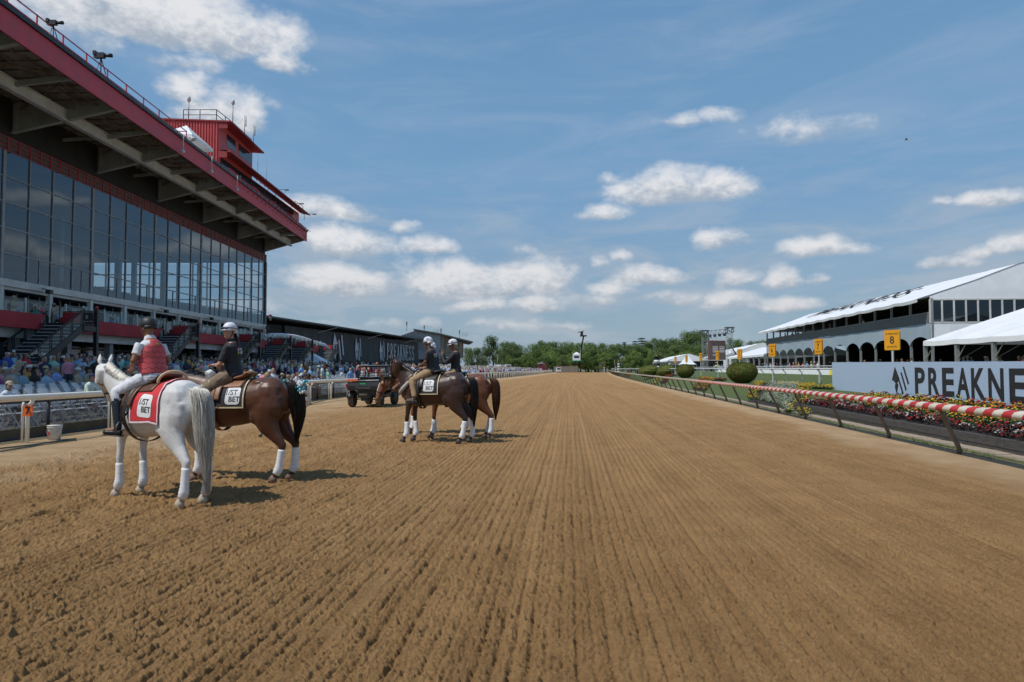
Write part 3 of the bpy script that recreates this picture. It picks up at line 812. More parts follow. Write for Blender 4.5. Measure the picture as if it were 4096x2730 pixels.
for y in (37.5, 51.5, 69, 79.5, 97.5):
    lamps = MB(); lamps.bar((GX + .1, y, 7.9), (GX + .8, y, 7.7), .07); lamps.box(GX + .6, GX + .95, y - .2, y + .2, 7.45, 7.75)
    spart(lamps, 'floodlight', m_black)

# stairs come down from the balcony towards the near side
STY = [46.8, 62.0, 77.2, 88.0, 97.6, 112.0]
SX0, SX1 = -30.85, -28.55
RUN, ZD, ZB = 6.0, 4.65, 1.05
m_step = mat('grey_step', (0.46, 0.48, 0.50), .8, var=.15)
m_bal = glass_mat('balustrade_glass', (0.78, 0.86, 0.85), .05, .22)
stair_proto = None
STLAB = ['staircase nearest the left edge of the grandstand behind the red vested rider', 'staircase behind the two riders, second from the left', 'third staircase, under the end of the glass wall, right of the woman rider',
         'fourth staircase, just beyond the corner of the glass wall', 'fifth staircase, left of the small white tent', 'last staircase, right of the small white tent beside the white inflatable arch']
def banner_mark(mb, s=1.0, ox=0, oy=0, M=Matrix.Identity(4), t0=0, t1=.01):
    """horse head mark: a spear shaped head and three slanted bars"""
    def P(pts): return [(ox + x * s, oy + y * s) for x, y in pts]
    mb.prism(P([(-.30, -.02), (-.22, .5), (-.02, -.05), (-.10, -.10), (-.17, -.02), (-.20, -.12), (-.12, -.22), (-.17, -.5), (-.23, -.36), (-.25, -.16)][::-1]), M, t0, t1)
    for (a, b0, b1) in ((-.13, .02, -.30), (0.0, .26, -.34), (.13, .46, -.16)):
        mb.prism(P([(a - .03, b0), (a + .03, b0 - .02), (a + .13, b1 - .16), (a + .07, b1 - .14)][::-1]), M, t0, t1)
m_wprint = mat('white_print', (0.70, 0.70, 0.70), .7, var=.05)
m_bprint = mat('black_print', (0.02, 0.02, 0.022), .6)
for si, y in enumerate(STY):
    t = thing('staircase', STLAB[si], 'staircase', (SX1, y, 0), group='black steel stairs down from the grandstand balcony')
    n = 15; w_ = SX1 - SX0
    q = MB(); q2 = MB()
    for i in range(n):
        z = lerp(ZB, ZD, (i + 1) / n); yy0 = -1.5 - RUN + RUN * i / n
        q.box(-w_ + .05, -.05, yy0, yy0 + RUN / n + .03, z - .05, z); q2.box(-w_ + .05, -.05, yy0 + RUN / n, yy0 + RUN / n + .02, z + .002, z + (ZD - ZB) / n - .052)
    q.build('step', m_step, t); q2.build('riser', m_black, t)
    q = MB()
    for xs in (-w_, 0.0): q.bar((xs, -1.5 - RUN, ZB - .2), (xs, -1.45, ZD - .15), .08, .42)
    q.build('stringer', m_black, t)
    q = MB(); q.box(-w_ - .1, .1, -1.5, .1, ZD - .35, ZD + .0); q.build('landing', m_black, t)
    q = MB(); q.box(-.12, .12, -.12, .12, .9, 5.85); q.build('post', m_black, t)
    q = MB(); q.ball((0, 0, 5.96), .13, 8); q.build('finial', m_red, t)
    q = MB()
    for xs in (-w_, 0.0):
        for hh_ in (1.05, .95): q.bar((xs, -1.5 - RUN, ZB + hh_), (xs, -1.5, ZD + hh_), .05)
        for i in range(0, 7):
            f = i / 6; yv = -1.5 - RUN + RUN * f; zv = lerp(ZB, ZD, f)
            q.bar((xs, yv, zv - .1), (xs, yv, zv + 1.05), .05); 
            if i: q.bar((xs, yv - .16, zv - .2), (xs, yv - .16, zv + .95), .05)
    for a, b in (((0, -1.5, 0), (0, 0, 0)), ((0, 0, 0), (-w_, 0, 0))):
        a = Vector(a) + Vector((0, 0, ZD)); b = Vector(b) + Vector((0, 0, ZD))
        q.bar(a + Vector((0, 0, 1.05)), b + Vector((0, 0, 1.05)), .05); q.bar(a + Vector((0, 0, .12)), b + Vector((0, 0, .12)), .04)
        L = (b - a).length; k = int(L / .3)
        for i in range(k + 1): c = a.lerp(b, i / k); q.bar(c, c + Vector((0, 0, 1.05)), .03)
    q.build('handrail', m_black, t)
    q = MB(); q.quad((.01, -1.5 - RUN, ZB + .1), (.01, -1.5, ZD + .1), (.01, -1.5, ZD + .9), (.01, -1.5 - RUN, ZB + .9))
    q.quad((-w_ + .01, -1.5 - RUN, ZB + .1), (-w_ + .01, -1.5, ZD + .1), (-w_ + .01, -1.5, ZD + .9), (-w_ + .01, -1.5 - RUN, ZB + .9)); q.build('side_glass', m_bal, t)
    q = MB(); q.box(-w_ + .0, -w_ + 1.35, -.04, -.02, ZD + .1, ZD + 1.0); q.build('red_infill', m_red, t)
    if si < 4:
        sg = MB(); sg.box(-.88, -.14, -.16, -.13, ZD + .08, ZD + .98); so2 = sg.build('banner', mat('banner_black', (0.03, 0.028, 0.027), .7), t)
        sg = MB(); banner_mark(sg, .32, -.56, ZD + .68, mat_face((0, -.162, 0), (1, 0, 0), (0, 0, 1)), 0, .004); sg.build('horse_mark', m_wprint, so2)
        place_mesh('lettering', text_mesh('PREAKNESS', .14, m_wprint, .002), mat_face((-.51, -.166, ZD + .36), (1, 0, 0), (0, 0, 1)), so2)
# red balcony panels between stairs, glass above
m_awn = mat('red_canvas', (0.40, 0.03, 0.04), .75, var=.18, vscale=.5)
segs = [(YB, STY[0] - 1.65)] + [(a + .15, b - 1.65) for a, b in zip(STY, STY[1:])]
for (a, b) in segs:
    if b - a < .5: continue
    x = byx(a) + .02
    q = MB(); q.add([(x, a, 5.34), (x, b, 5.34), (x, b - .0, 4.34), (x, a, 4.34), (x + .5, a, 5.32), (x + .5, b - .5, 5.32), (x + .5, b - 1.5, 4.34), (x + .5, a, 4.34)], [(0, 1, 2, 3), (4, 7, 6, 5), (0, 4, 5, 1), (1, 5, 6, 2), (3, 2, 6, 7), (0, 3, 7, 4)])
    spart(q, 'red_balcony_panel', m_awn)
    q = MB(); q.quad((x + .4, a, 5.34), (x + .4, b, 5.34), (x + .4, b, 6.2), (x + .4, a, 6.2)); spart(q, 'balcony_glass', m_bal)
    k = max(1, round((b - a) / 2.2))
    for i in range(k + 1):
        yv = lerp(a, b, i / k)
        if yv > 30: spart(MB().box(x + .36, x + .46, yv - .06, yv + .06, 5.2, 6.25), 'glass_post', mat('pale_post', (0.5, 0.52, 0.5), .5))

# ---- inflatable white arch beyond the glass wall
m_infl = mat('inflatable_white', (0.66, 0.68, 0.70), .5, var=.1)
ar = MB(); pts = []; P0 = [onY(u, v, Y) for u, v, Y in ((1050, 1349, 99.5), (1085, 1341, 101), (1130, 1341, 103), (1180, 1347, 105), (1215, 1355, 107), (1260, 1371, 109), (1298, 1381, 111), (1316, 1397, 112), (1321, 1425, 112.5), (1323, 1463, 112.5))]
ar.loft([(p, .27 + .02 * (i % 2), .27) for i, p in enumerate(P0)], None, 12)
tag(ar.build('inflatable_arch', m_infl), 'long white inflatable tube arch curving down beyond the end of the grandstand', 'inflatable arch')
# ---- small white tent by the stairs
tn = thing('event_tent', 'small white pitched tent under the stairs near the end of the grandstand', 'tent', (-29.3, 102, 1.2)); tn.scale = (.66, .66, .66)
q = MB(); q.add([(-2.6, -3, 2.3), (2.6, -3, 2.3), (2.6, 3, 2.3), (-2.6, 3, 2.3), (-.4, -1, 4.2), (-.4, 1, 4.2)], [(0, 1, 4), (1, 2, 5, 4), (2, 3, 5), (3, 0, 4, 5)])
q.add([(-2.6, -3, 1.95), (2.6, -3, 1.95), (2.6, 3, 1.95), (-2.6, 3, 1.95), (-2.6, -3, 2.3), (2.6, -3, 2.3), (2.6, 3, 2.3), (-2.6, 3, 2.3)], [(0, 1, 5, 4), (1, 2, 6, 5), (2, 3, 7, 6), (3, 0, 4, 7)])
q.build('canopy', m_vinyl, tn)
q = MB()
for sx in (-2.5, 2.5):
    for sy in (-2.9, 2.9): q.bar((sx, sy, 0), (sx, sy, 2.2), .08)
q.build('tent_leg', m_alu, tn)

# ---- old timber stand behind with the printed mesh banner
def bx_(y): return -45.5 + (y - 110) * 0.135
A = (-49.5, 128.0); B = (-27.2, 276.0)
dirv = Vector((B[0] - A[0], B[1] - A[1], 0)); LB = dirv.length; dirv.normalize(); nrm = Vector((dirv.y, -dirv.x, 0))
old = thing('old_grandstand', 'long low old grandstand draped in dark printed mesh with a sloping dark roof', 'grandstand', (A[0], A[1], 0))
Mo = Matrix.Translation((0, 0, 0))
th = math.atan2(dirv.y, dirv.x)
old.rotation_euler = (0, 0, th)
ZR = 11.6
m_ban = mat('printed_mesh_banner', (0.075, 0.073, 0.07), .85, var=.25, vscale=.35, stretch=(1, 1, .25), bump=.05, bscale=2.0)
q = MB(); n = 120
for i in range(n):
    x0, x1 = 14 + (LB - 14) * i / n, 14 + (LB - 14) * (i + 1) / n
    w0, w1 = .18 * math.sin(x0 * 1.3) + .1 * math.sin(x0 * 3.1), .18 * math.sin(x1 * 1.3) + .1 * math.sin(x1 * 3.1)
    q.quad((x0, -.1 - abs(w0) * .6, 3.6), (x1, -.1 - abs(w1) * .6, 3.6), (x1, -.1, ZR - .8), (x0, -.1, ZR - .8))
ban = q.build('mesh_banner', m_ban, old)
q = MB(); q.box(-30, LB, .3, 24, 0, ZR - .9); q.box(-30, LB + .3, 0, .3, .5, 3.6); q.build('stand_body', m_blk, old)
q = MB(); q.add([(-32, -2.4, ZR), (LB + 1, -2.4, ZR), (LB + 1, 24, ZR + .8), (-32, 24, ZR + .8), (-32, -2.4, ZR + .35), (LB + 1, -2.4, ZR + .35), (LB + 1, 24, ZR + 1.2), (-32, 24, ZR + 1.2)], [(0, 3, 2, 1), (4, 5, 6, 7), (0, 1, 5, 4), (1, 2, 6, 5), (2, 3, 7, 6), (3, 0, 4, 7)])
q.build('roof', mat('dark_roof', (0.10, 0.095, 0.085), .8, var=.2), old)
q = MB()
for x in (30, 62, 96, 130): q.bar((x, -.2, ZR - 1.5), (x + 6, -2.3, ZR - .05), .09)
q.build('roof_bracket', m_white, old)
q = MB()
for x in np.arange(0, LB, 4.0): q.cyl((x, -1.2), .06, 0.5, 3.5, 5)
for z in (1.6, 2.4, 3.3): q.bar((0, -1.2, z), (LB, -1.2, z), .08)
q.build('front_fence', m_black, old)
m_bp = mat('banner_print', (0.62, 0.64, 0.65), .8, var=.1)
m_face = lambda x, z: mat_face((x, -.42, z), (1, 0, 0), (0, 0, 1))
WID = Matrix.Scale(1.9, 4, (1, 0, 0))
def yx(u):   # x along the wall seen at photo column u
    r = ray(u, 1400); k = (r.y / r.x)
    # A + s*d : (A.x + s dx)*k = A.y + s dy
    return (A[1] - A[0] * k) / (dirv.x * k - dirv.y)
q = MB()
banner_mark(q, 6.6, (yx(1325) + yx(1372)) / 2 / 1.9, 7.2, m_face(0, 0) @ WID, 0, .03); 
for (u, sc) in ((1428, 6.3), (1524, 6.2), (1695, 6.2)): banner_mark(q, sc, yx(u) / 1.3, 7.0, m_face(0, 0) @ Matrix.Scale(1.3, 4, (1, 0, 0)), 0, .03)
q.build('horse_mark', m_bp, ban)
def serif_text(txt, x0, x1, z0, z1, mt_, par, M):
    """condensed roman capitals drawn from strokes with serifs"""
    Wd = (x1 - x0) / len(txt); H = z1 - z0; mb = MB()
    def st(a, b, w): 
        ax, ay = a; bx2, by2 = b; d = Vector((bx2 - ax, by2 - ay)); L = d.length; 
        if L < 1e-6: return
        nn = Vector((-d.y, d.x)) / L * w / 2
        mb.prism([(ax + nn.x, ay + nn.y), (ax - nn.x, ay - nn.y), (bx2 - nn.x, by2 - nn.y), (bx2 + nn.x, by2 + nn.y)], M, 0, .04)
    for i, ch in enumerate(txt):
        ox = x0 + Wd * i + Wd * .08; ww = Wd * .8; k = .17 * Wd; t = .09 * Wd
        def L(x, y): return (ox + x * ww, z0 + y * H)
        def arc(cx, cy, rx_, ry, a0, a1, w, n=8):
            pp = [L(cx + rx_ * math.cos(a0 + (a1 - a0) * j / n), cy + ry * math.sin(a0 + (a1 - a0) * j / n)) for j in range(n + 1)]
            for a, b in zip(pp, pp[1:]): st(a, b, w)
        def ser(x, y, l=.16): st(L(x - l, y), L(x + l, y), t)
        pi = math.pi
        if ch in 'PR':
            st(L(.2, 0), L(.2, 1), k); ser(.2, 0); ser(.15, 1, .12); arc(.3, .75, .45, .245, pi / 2, -pi / 2, k * .8); st(L(.2, .995), L(.35, .995), t); st(L(.2, .5), L(.35, .5), t)
            if ch == 'R': st(L(.45, .5), L(.9, 0), k); ser(.92, 0, .1)
        elif ch == 'E':
            st(L(.2, 0), L(.2, 1), k); st(L(.05, 1), L(.85, 1), t); st(L(.05, 0), L(.88, 0), t); st(L(.2, .52), L(.65, .52), t); st(L(.85, 1.02), L(.85, .82), t); st(L(.88, -.02), L(.88, .2), t); st(L(.65, .42), L(.65, .62), t)
        elif ch == 'A':
            st(L(.1, 0), L(.48, 1), t); st(L(.48, 1), L(.9, 0), k); st(L(.22, .33), L(.75, .33), t); ser(.1, 0, .12); ser(.9, 0, .14)
        elif ch == 'K':
            st(L(.2, 0), L(.2, 1), k); ser(.2, 0); ser(.2, 1); st(L(.25, .45), L(.85, 1), t); st(L(.4, .58), L(.92, 0), k); ser(.85, 1, .1); ser(.92, 0, .1)
        elif ch == 'N':
            st(L(.15, 0), L(.15, 1), t); st(L(.12, 1), L(.85, 0), k); st(L(.85, 0), L(.85, 1), t); ser(.15, 0, .12); ser(.1, 1, .12); ser(.85, 1, .12)
        elif ch == 'S':
            arc(.5, .75, .33, .24, .2, 1.5 * pi, k * .75, 10); arc(.5, .26, .36, .25, .5 * pi, -.85 * pi, k * .75, 10); st(L(.83, .8), L(.83, 1), t); st(L(.14, 0), L(.14, .22), t)
    return mb.build('lettering', mt_, par)
serif_text('PREAKNESS', yx(1541), yx(1653), 4.6, 9.3, m_bp, ban, m_face(0, 0))
serif_text('PREAKNESS', yx(1716), yx(1846), 4.6, 9.3, m_bp, ban, m_face(0, 0))
serif_text('PREAKNESS', 20.5, yx(1300) + 1.5, 4.6, 9.3, m_bp, ban, m_face(0, 0)) if yx(1300) > 40 else None

# ---- second old stand behind with light siding
m_sid = mat('light_siding', (0.30, 0.32, 0.34), .8, var=.1, vscale=.5)
ob = thing('clubhouse_building', 'grey sided building with sloping roof behind the banner covered stand', 'building', (0, 0, 0))
pa = onY(1577, 1380, 232); pb_ = onY(1762, 1380, 245); pc = onY(1852, 1380, 262)
q = MB(); z0 = 10.0
def zat(v, Y): return onY(2048, v, Y).z
q.add([(pa.x, 232, 5), (pb_.x, 245, 5), (pb_.x, 245, zat(1341, 245)), (pa.x + 6.5, 235, zat(1324, 235)), (pa.x, 232, zat(1352, 232)), (pa.x - 3, 262, 5), (pb_.x - 3, 275, 5), (pb_.x - 3, 275, zat(1341, 245)), (pa.x + 3.5, 265, zat(1324, 235)), (pa.x - 3, 262, zat(1352, 232))],
      [(0, 1, 2, 3, 4), (9, 8, 7, 6, 5), (0, 5, 6, 1), (1, 6, 7, 2), (2, 7, 8, 3), (3, 8, 9, 4), (4, 9, 5, 0)])
q.build('wall', m_sid, ob)
q = MB(); zr0, zr1 = zat(1341, 245), zat(1372, 262); pe = onY(1892, 1370, 262)
q.add([(pa.x + 6.3, 233, zat(1323, 235) + .1), (pb_.x, 243, zr0 + .1), (pe.x, 262, zr1), (pe.x - 3, 285, zr1), (pa.x + 3, 268, zat(1323, 235) + .1), (pa.x + 6.3, 233, zat(1323, 235) + .55), (pb_.x, 243, zr0 + .6), (pe.x, 262, zr1 + .5), (pe.x - 3, 285, zr1 + .5), (pa.x + 3, 268, zat(1323, 235) + .5)],
      [(0, 1, 2, 3, 4), (9, 8, 7, 6, 5), (0, 5, 6, 1), (1, 6, 7, 2), (2, 7, 8, 3), (3, 8, 9, 4)])
q.build('roof', mat('tan_roof', (0.26, 0.23, 0.19), .8), ob)
q = MB(); 
for i in range(6):
    f = i / 5; x = lerp(pb_.x, pc.x, f); yv = lerp(246, 262, f); zt = lerp(zr0, zr1 + .2, f); q.bar((x, yv, 6), (x, yv, zt), .35)
q.add([(pb_.x, 246.5, 6), (pc.x, 262, 6), (pc.x, 262, zr1), (pb_.x, 246.5, zr0)], [(0, 1, 2, 3)])
q.build('open_side', mat('tan_boarding', (0.30, 0.25, 0.18), .8, var=.3, vscale=.6), ob)
q = MB()
for (u, vt, vb, Y) in ((1627, 1288, 1326, 236), (1697, 1303, 1334, 240), (1764, 1315, 1341, 245), (1838, 1322, 1355, 255)):
    a = onY(u, vb, Y); b = onY(u, vt, Y); q.bar(a, b, .16); q.bar(b - Vector((0, 0, 1.2)), b, .4)
a = onY(1735, 1336, 246); railing(q, [a, onY(1766, 1336, 246)], 1.4, .05, 1.3); railing(q, [onY(1850, 1350, 262), onY(1872, 1352, 262)], 1.6, .05, 1.3)
q.build('roof_antenna', m_alu, ob)
q = thing('roof_vent_pipe', 'short vent pipe with conical cap on the far end of the dark roof', 'vent pipe', onY(1081, 1284, 118))
MB().cyl((0, 0), .22, 0, .9, 10).build('pipe', m_alu, q); MB().cyl((0, 0), .34, .9, 1.15, 10, r2=.05).build('cap', m_mesh, q)
# ================================================================ left side: rail, fence, chairs
m_cream = mat('cream_painted_steel', (0.78, 0.75, 0.66), .5, var=.12, vscale=3, col2=(0.60, 0.52, 0.38), mix=(.55, .8))
def poly_pt(P, s):
    """point at arc length s on a polyline of (x, y)"""
    for a, b in zip(P, P[1:]):
        L = math.hypot(b[0] - a[0], b[1] - a[1])
        if s <= L: return (a[0] + (b[0] - a[0]) * s / L, a[1] + (b[1] - a[1]) * s / L, math.atan2(b[1] - a[1], b[0] - a[0]))
        s -= L
    return (P[-1][0], P[-1][1], math.atan2(P[-1][1] - P[-2][1], P[-1][0] - P[-2][0]))
def poly_len(P): return sum(math.hypot(b[0] - a[0], b[1] - a[1]) for a, b in zip(P, P[1:]))
LP = [(x, y) for x, y in LRAIL]
lrail = thing('track_rail', 'cream tubular rail on forked posts along the left side of the dirt track', 'rail', (LP[0][0], LP[0][1], 0))
LI = Matrix.Translation((-LP[0][0], -LP[0][1], 0))
q = MB(); L = poly_len(LP); n = int(L / 2.0); pts = []
for i in range(n + 1):
    x, y, a = poly_pt(LP, L * i / n); pts.append((x, y, 1.12))
q.tube(pts, .06, 8); q.tube([(p[0] - .16, p[1], 1.04) for p in pts], .028, 6)
me = q.mesh('rail_tube', m_cream); me.transform(LI); link('rail_tube', me, lrail)
post = None; s0 = 1.15
# nearest post at photo column 161
ys_post = []; y = 16.6 - 4 * 3.66 * 1
s = 0
pq = MB(); pq.tube([(.0, 0, 1.10), (-.02, 0, .98), (-.10, 0, .90), (-.12, 0, .8), (-.12, 0, -.05)], .047, 8); pq.tube([(-.22, 0, .98), (-.24, 0, .9), (-.24, 0, -.05)], .028, 6)
pme = pq.mesh('rail_post', m_cream)
y = 16.6 - 5 * 3.2
npost = 0
while y < 300 and npost < 96:
    o = link('rail_post', pme, lrail); o.location = (lx(y) - LP[0][0], y - LP[0][1], 0)
    if abs(y - 16.6) < .1: near_post = o
    y += 3.2 if y < 240 else 5; npost += 1
sgn = MB(); sgn.loft([((0, -.085, .66), .12, .015), ((0, -.085, .66), .115, .015)], (1, 0, 0), 4)
sgn = MB()
rp = [(-.1, -.13), (.1, -.13), (.115, -.115), (.115, .115), (.1, .13), (-.1, .13), (-.115, .115), (-.115, -.115)]
sgn.prism(rp, mat_face((-.06, -.075, .78), (1, 0, 0), (0, 0, 1)), 0, .012)
so2 = sgn.build('number_plate', mat('orange_plate', (0.75, 0.13, 0.02), .5), near_post)
place_mesh('number', text_mesh('7', .24, m_bprint, .002, bold=.008), mat_face((-.06, -.089, .78), (1, 0, 0), (0, 0, 1)), so2)
# chain-link fence just behind the rail
mcl = bpy.data.materials.new('chain_link'); mcl.use_nodes = True
T = NT(mcl.node_tree); T.n.clear()
co = T.new('ShaderNodeTexCoord').outputs['UV']; x_, y_, z_ = T.sep(co)
a1 = T.m('FRACT', T.m('ADD', x_, y_)); a2 = T.m('FRACT', T.m('SUBTRACT', x_, y_))
wv = T.m('MAXIMUM', T.m('LESS_THAN', a1, .2), T.m('LESS_THAN', a2, .2))
bs = T.new('ShaderNodeBsdfPrincipled'); bs.inputs['Base Color'].default_value = (.03, .03, .03, 1); bs.inputs['Roughness'].default_value = .5
tp = T.new('ShaderNodeBsdfTransparent'); mx = T.new('ShaderNodeMixShader'); T.l.new(wv, mx.inputs[0]); T.l.new(tp.outputs[0], mx.inputs[1]); T.l.new(bs.outputs[0], mx.inputs[2])
o_ = T.new('ShaderNodeOutputMaterial'); T.l.new(mx.outputs[0], o_.inputs[0])
fence = thing('chain_link_fence', 'black chain-link fence with top rail just behind the cream rail', 'fence', (LP[0][0] - .95, LP[0][1], 0))
FP = [(x - .95, y) for x, y in LP]; FI = Matrix.Translation((-FP[0][0], -FP[0][1], 0))
q = MB(); L = poly_len(FP); uv = []; n = int(L / 3)
pp = [poly_pt(FP, L * i / n) for i in range(n + 1)]
for i in range(n):
    a, b = pp[i], pp[i + 1]; q.quad((a[0], a[1], .02), (b[0], b[1], .02), (b[0], b[1], .93), (a[0], a[1], .93))
    u0, u1 = L * i / n / .075, L * (i + 1) / n / .075; uv += [(u0, 0), (u1, 0), (u1, 12), (u0, 12)]
me = q.mesh('wire_mesh', mcl); ul = me.uv_layers.new(name='uv')
for i, c in enumerate(uv): ul.data[i].uv = c
me.transform(FI); link('wire_mesh', me, fence)
q = MB(); q.tube([(p[0], p[1], .95) for p in pp], .04, 6); me = q.mesh('top_rail', m_black); me.transform(FI); link('top_rail', me, fence)
q = MB(); q.tube([(p[0], p[1], .02) for p in pp], .03, 6); me = q.mesh('bottom_rail', m_black); me.transform(FI); link('bottom_rail', me, fence)
pme = MB().cyl((0, 0), .045, 0, .97, 8).mesh('fence_post', m_black)
y = 18.4 - 10 * 2.6 + 2.6; k = 0
while y < 230: o = link('fence_post', pme, fence); o.location = (lx(y) - .95 - FP[0][0], y - FP[0][1], 0); y += 2.6; k += 1
# low timber edging behind the fence
q = MB(); 
for a, b in zip(pp[:40], pp[1:41]): q.bar((a[0] - .12, a[1], .12), (b[0] - .12, b[1], .12), .06, .3)
tag(q.build('timber_edging', mat('old_board', (0.17, 0.13, 0.07), .9, var=.3, vscale=2)), 'weathered low board along the foot of the black wire fence', 'edging board')
# white buckets
m_buck = mat('bucket_plastic', (0.62, 0.61, 0.57), .45, var=.08)
def bucket(x, y, lab, z=0):
    t = thing('bucket', lab, 'bucket', (x, y, z), group='white plastic buckets by the rail')
    q = MB(); q.loft([((0, 0, 0), .13, .13), ((0, 0, .3), .155, .155), ((0, 0, .36), .158, .158)], (1, 0, 0), 20); q.loft([((0, 0, .30), .17, .17), ((0, 0, .32), .17, .17)], (1, 0, 0), 20); q.loft([((0, 0, .345), .172, .172), ((0, 0, .37), .172, .172)], (1, 0, 0), 20)
    q.build('pail', m_buck, t)
    q = MB(); q.tube([(-.165, 0, .31), (-.15, -.1, .22), (-.05, -.18, .14), (.05, -.18, .14), (.15, -.1, .22), (.165, 0, .31)], .004, 5); q.build('bail_handle', m_alu, t)
    q = MB(); q.prism([(-.04, -.05), (.03, -.05), (.03, .05), (-.04, .05)], mat_face((-.06, -.152, .17), (1, -.35, 0), (0, 0, 1)), 0, .002); q.build('printed_label', m_red, t)
    return t
bp = onz(218, 1760); bucket(bp.x, bp.y, 'white plastic bucket standing beside the rail post with the orange number 7')
bp = onz(1232, 1620); bucket(bp.x, bp.y, 'white plastic bucket at a rail post right of the brown horse tail')
# hose lying by the rail
hs = MB(); pts = [onz(u, v) for u, v in ((0, 1812), (90, 1798), (180, 1778), (260, 1764), (305, 1760), (300, 1766), (230, 1771), (120, 1786), (0, 1800))]
hs.tube([(p.x, p.y, .03) for p in pts], .016, 6)
tag(hs.build('garden_hose', mat('green_hose', (0.05, 0.09, 0.07), .6)), 'dark green hose lying along the dirt at the foot of the left rail', 'hose')
hs = MB(); pts = [onz(u, v) for u, v in ((1212, 1650), (1225, 1628), (1252, 1615), (1275, 1610), (1325, 1598), (1280, 1602), (1240, 1608))]
hs.tube([Vector((pts[0].x - .2, pts[0].y, 1.05))] + [(p.x, p.y, .03) for p in pts], .016, 6)
tag(hs.build('garden_hose', mat('green_hose', (0, 0, 0))), 'dark hose looped over the rail beside the second white bucket', 'hose')

# ---- white folding chairs
m_chair = mat('white_plastic_chair', (0.66, 0.67, 0.68), .45, var=.05)
m_cframe = mat('grey_chair_frame', (0.36, 0.37, 0.39), .35, metal=.5)
def make_chair():
    t = thing('folding_chair', 'x', 'chair')
    q = MB(); q.add([(-.2, -.2, .44), (.2, -.2, .44), (.19, .2, .42), (-.19, .2, .42), (-.2, -.2, .465), (.2, -.2, .465), (.19, .2, .445), (-.19, .2, .445)], [(0, 3, 2, 1), (4, 5, 6, 7), (0, 1, 5, 4), (1, 2, 6, 5), (2, 3, 7, 6), (3, 0, 4, 7)])
    q.build('seat', m_chair, t)
    # chair faces -Y local front; backrest at +Y
    q = MB(); n = 6
    for i in range(n):
        x0, x1 = lerp(-.22, .22, i / n), lerp(-.22, .22, (i + 1) / n); f = lambda x: .27 + .03 * (1 - (x / .22) ** 2); g_ = lambda x: .82 - .03 * (abs(x) / .22) ** 3
        q.add([(x0, f(x0), .62), (x1, f(x1), .62), (x1, f(x1) + .02, g_(x1)), (x0, f(x0) + .02, g_(x0)), (x0, f(x0) + .02, .62), (x1, f(x1) + .02, .62), (x1, f(x1) + .04, g_(x1)), (x0, f(x0) + .04, g_(x0))], [(0, 1, 2, 3), (7, 6, 5, 4), (0, 4, 5, 1), (3, 2, 6, 7), (0, 3, 7, 4), (1, 5, 6, 2)])
    q.build('backrest', m_chair, t)
    for sx in (-.225, .225):
        q = MB(); q.bar((sx, .31, .8), (sx, -.24, 0), .025, .035); q.bar((sx * .93, .05, .44), (sx * .93, .28, 0), .025, .035); q.build('side_frame', m_cframe, t)
    q = MB(); q.bar((-.22, -.16, .12), (.22, -.16, .12), .02); q.bar((-.2, .2, .14), (.2, .2, .14), .02); q.build('cross_bar', m_cframe, t)
    return t
CHAIRS = []
chair0 = make_chair(); first = True
seats = []
rg = random.Random(17)
for (ya, yb_, r0, r1) in ((12, 31, 1.6, 10.8), (33.5, 52, 1.4, 9), (55, 84, 1.4, 8)):
    dy_ = .62 if ya < 50 else .8
    y = ya
    while y < yb_:
        d = r0
        while d < r1:
            x = lx(y) - .9 - d
            seats.append((x, y, gz_left(x, y), d)); d += .95 if ya < 50 else 1.3
        y += dy_
def in_view(p, m=60):
    u, v = proj(p); return -m < u < 4096 + m and -m < v < 2730 + m
seats = [s_ for s_ in seats if in_view((s_[0], s_[1], .5)) and rg.random() < .93]
seats.sort(key=lambda s_: s_[1])
SEATED = []
CH_GROUP = 'white folding chairs on the apron'
cnt = 0
REST = []
for (x, y, z, d) in seats:
    occ = rg.random() < (0.02 if d < 6.6 else .72) if y < 31 else rg.random() < .5
    if cnt >= 290:
        REST.append((x, y, z))
        if occ: SEATED.append((x, y, z, d))
        continue
    a = -math.pi / 2 + math.pi + rg.uniform(-.12, .12)       # chairs face the track (+X)
    rz = math.pi / 2 + rg.uniform(-.1, .1)
    c = chair0 if first else dup(chair0)
    first = False
    c.location = (x, y, z); c.rotation_euler = (0, 0, rz); c['group'] = CH_GROUP
    c['label'] = 'occupied white folding chair' if occ else 'empty white folding chair'
    c['seat_row'] = d
    cnt += 1; CHAIRS.append(c)
    if occ: SEATED.append((x, y, z, d))

def joined(name, items, mats, label, kind='stuff'):
    """items: (mesh, x, y, z, rz, scale, {slot: material index}) fused into one object"""
    V = []; Fa = []; MI = []; off = 0
    for me, x, y, z, rz, sc, mp in items:
        n = len(me.vertices); c = np.empty(n * 3, 'f'); me.vertices.foreach_get('co', c); c = c.reshape(-1, 3) * sc
        k, s_ = math.cos(rz), math.sin(rz); c = c @ np.array([[k, s_, 0], [-s_, k, 0], [0, 0, 1]]); c += (x, y, z); V.append(c)
        for p in me.polygons: Fa.append([i + off for i in p.vertices]); MI.append(mp.get(p.material_index, 0) if mp else 0)
        off += n
    me = bpy.data.meshes.new(name); me.from_pydata(np.concatenate(V).tolist(), [], Fa)
    for m in mats: me.materials.append(m)
    me.polygons.foreach_set('material_index', MI); me.update(); o = link(name, me)
    return tag(o, label, kind=kind)
if REST:
    its = []
    for (x, y, z) in REST:
        for ch in chair0.children: its.append((ch.data, x, y, z, math.pi / 2 + rg.uniform(-.1, .1), 1, None))
    joined('folding_chairs', its, [m_chair], 'mass of white folding chairs further along the apron')
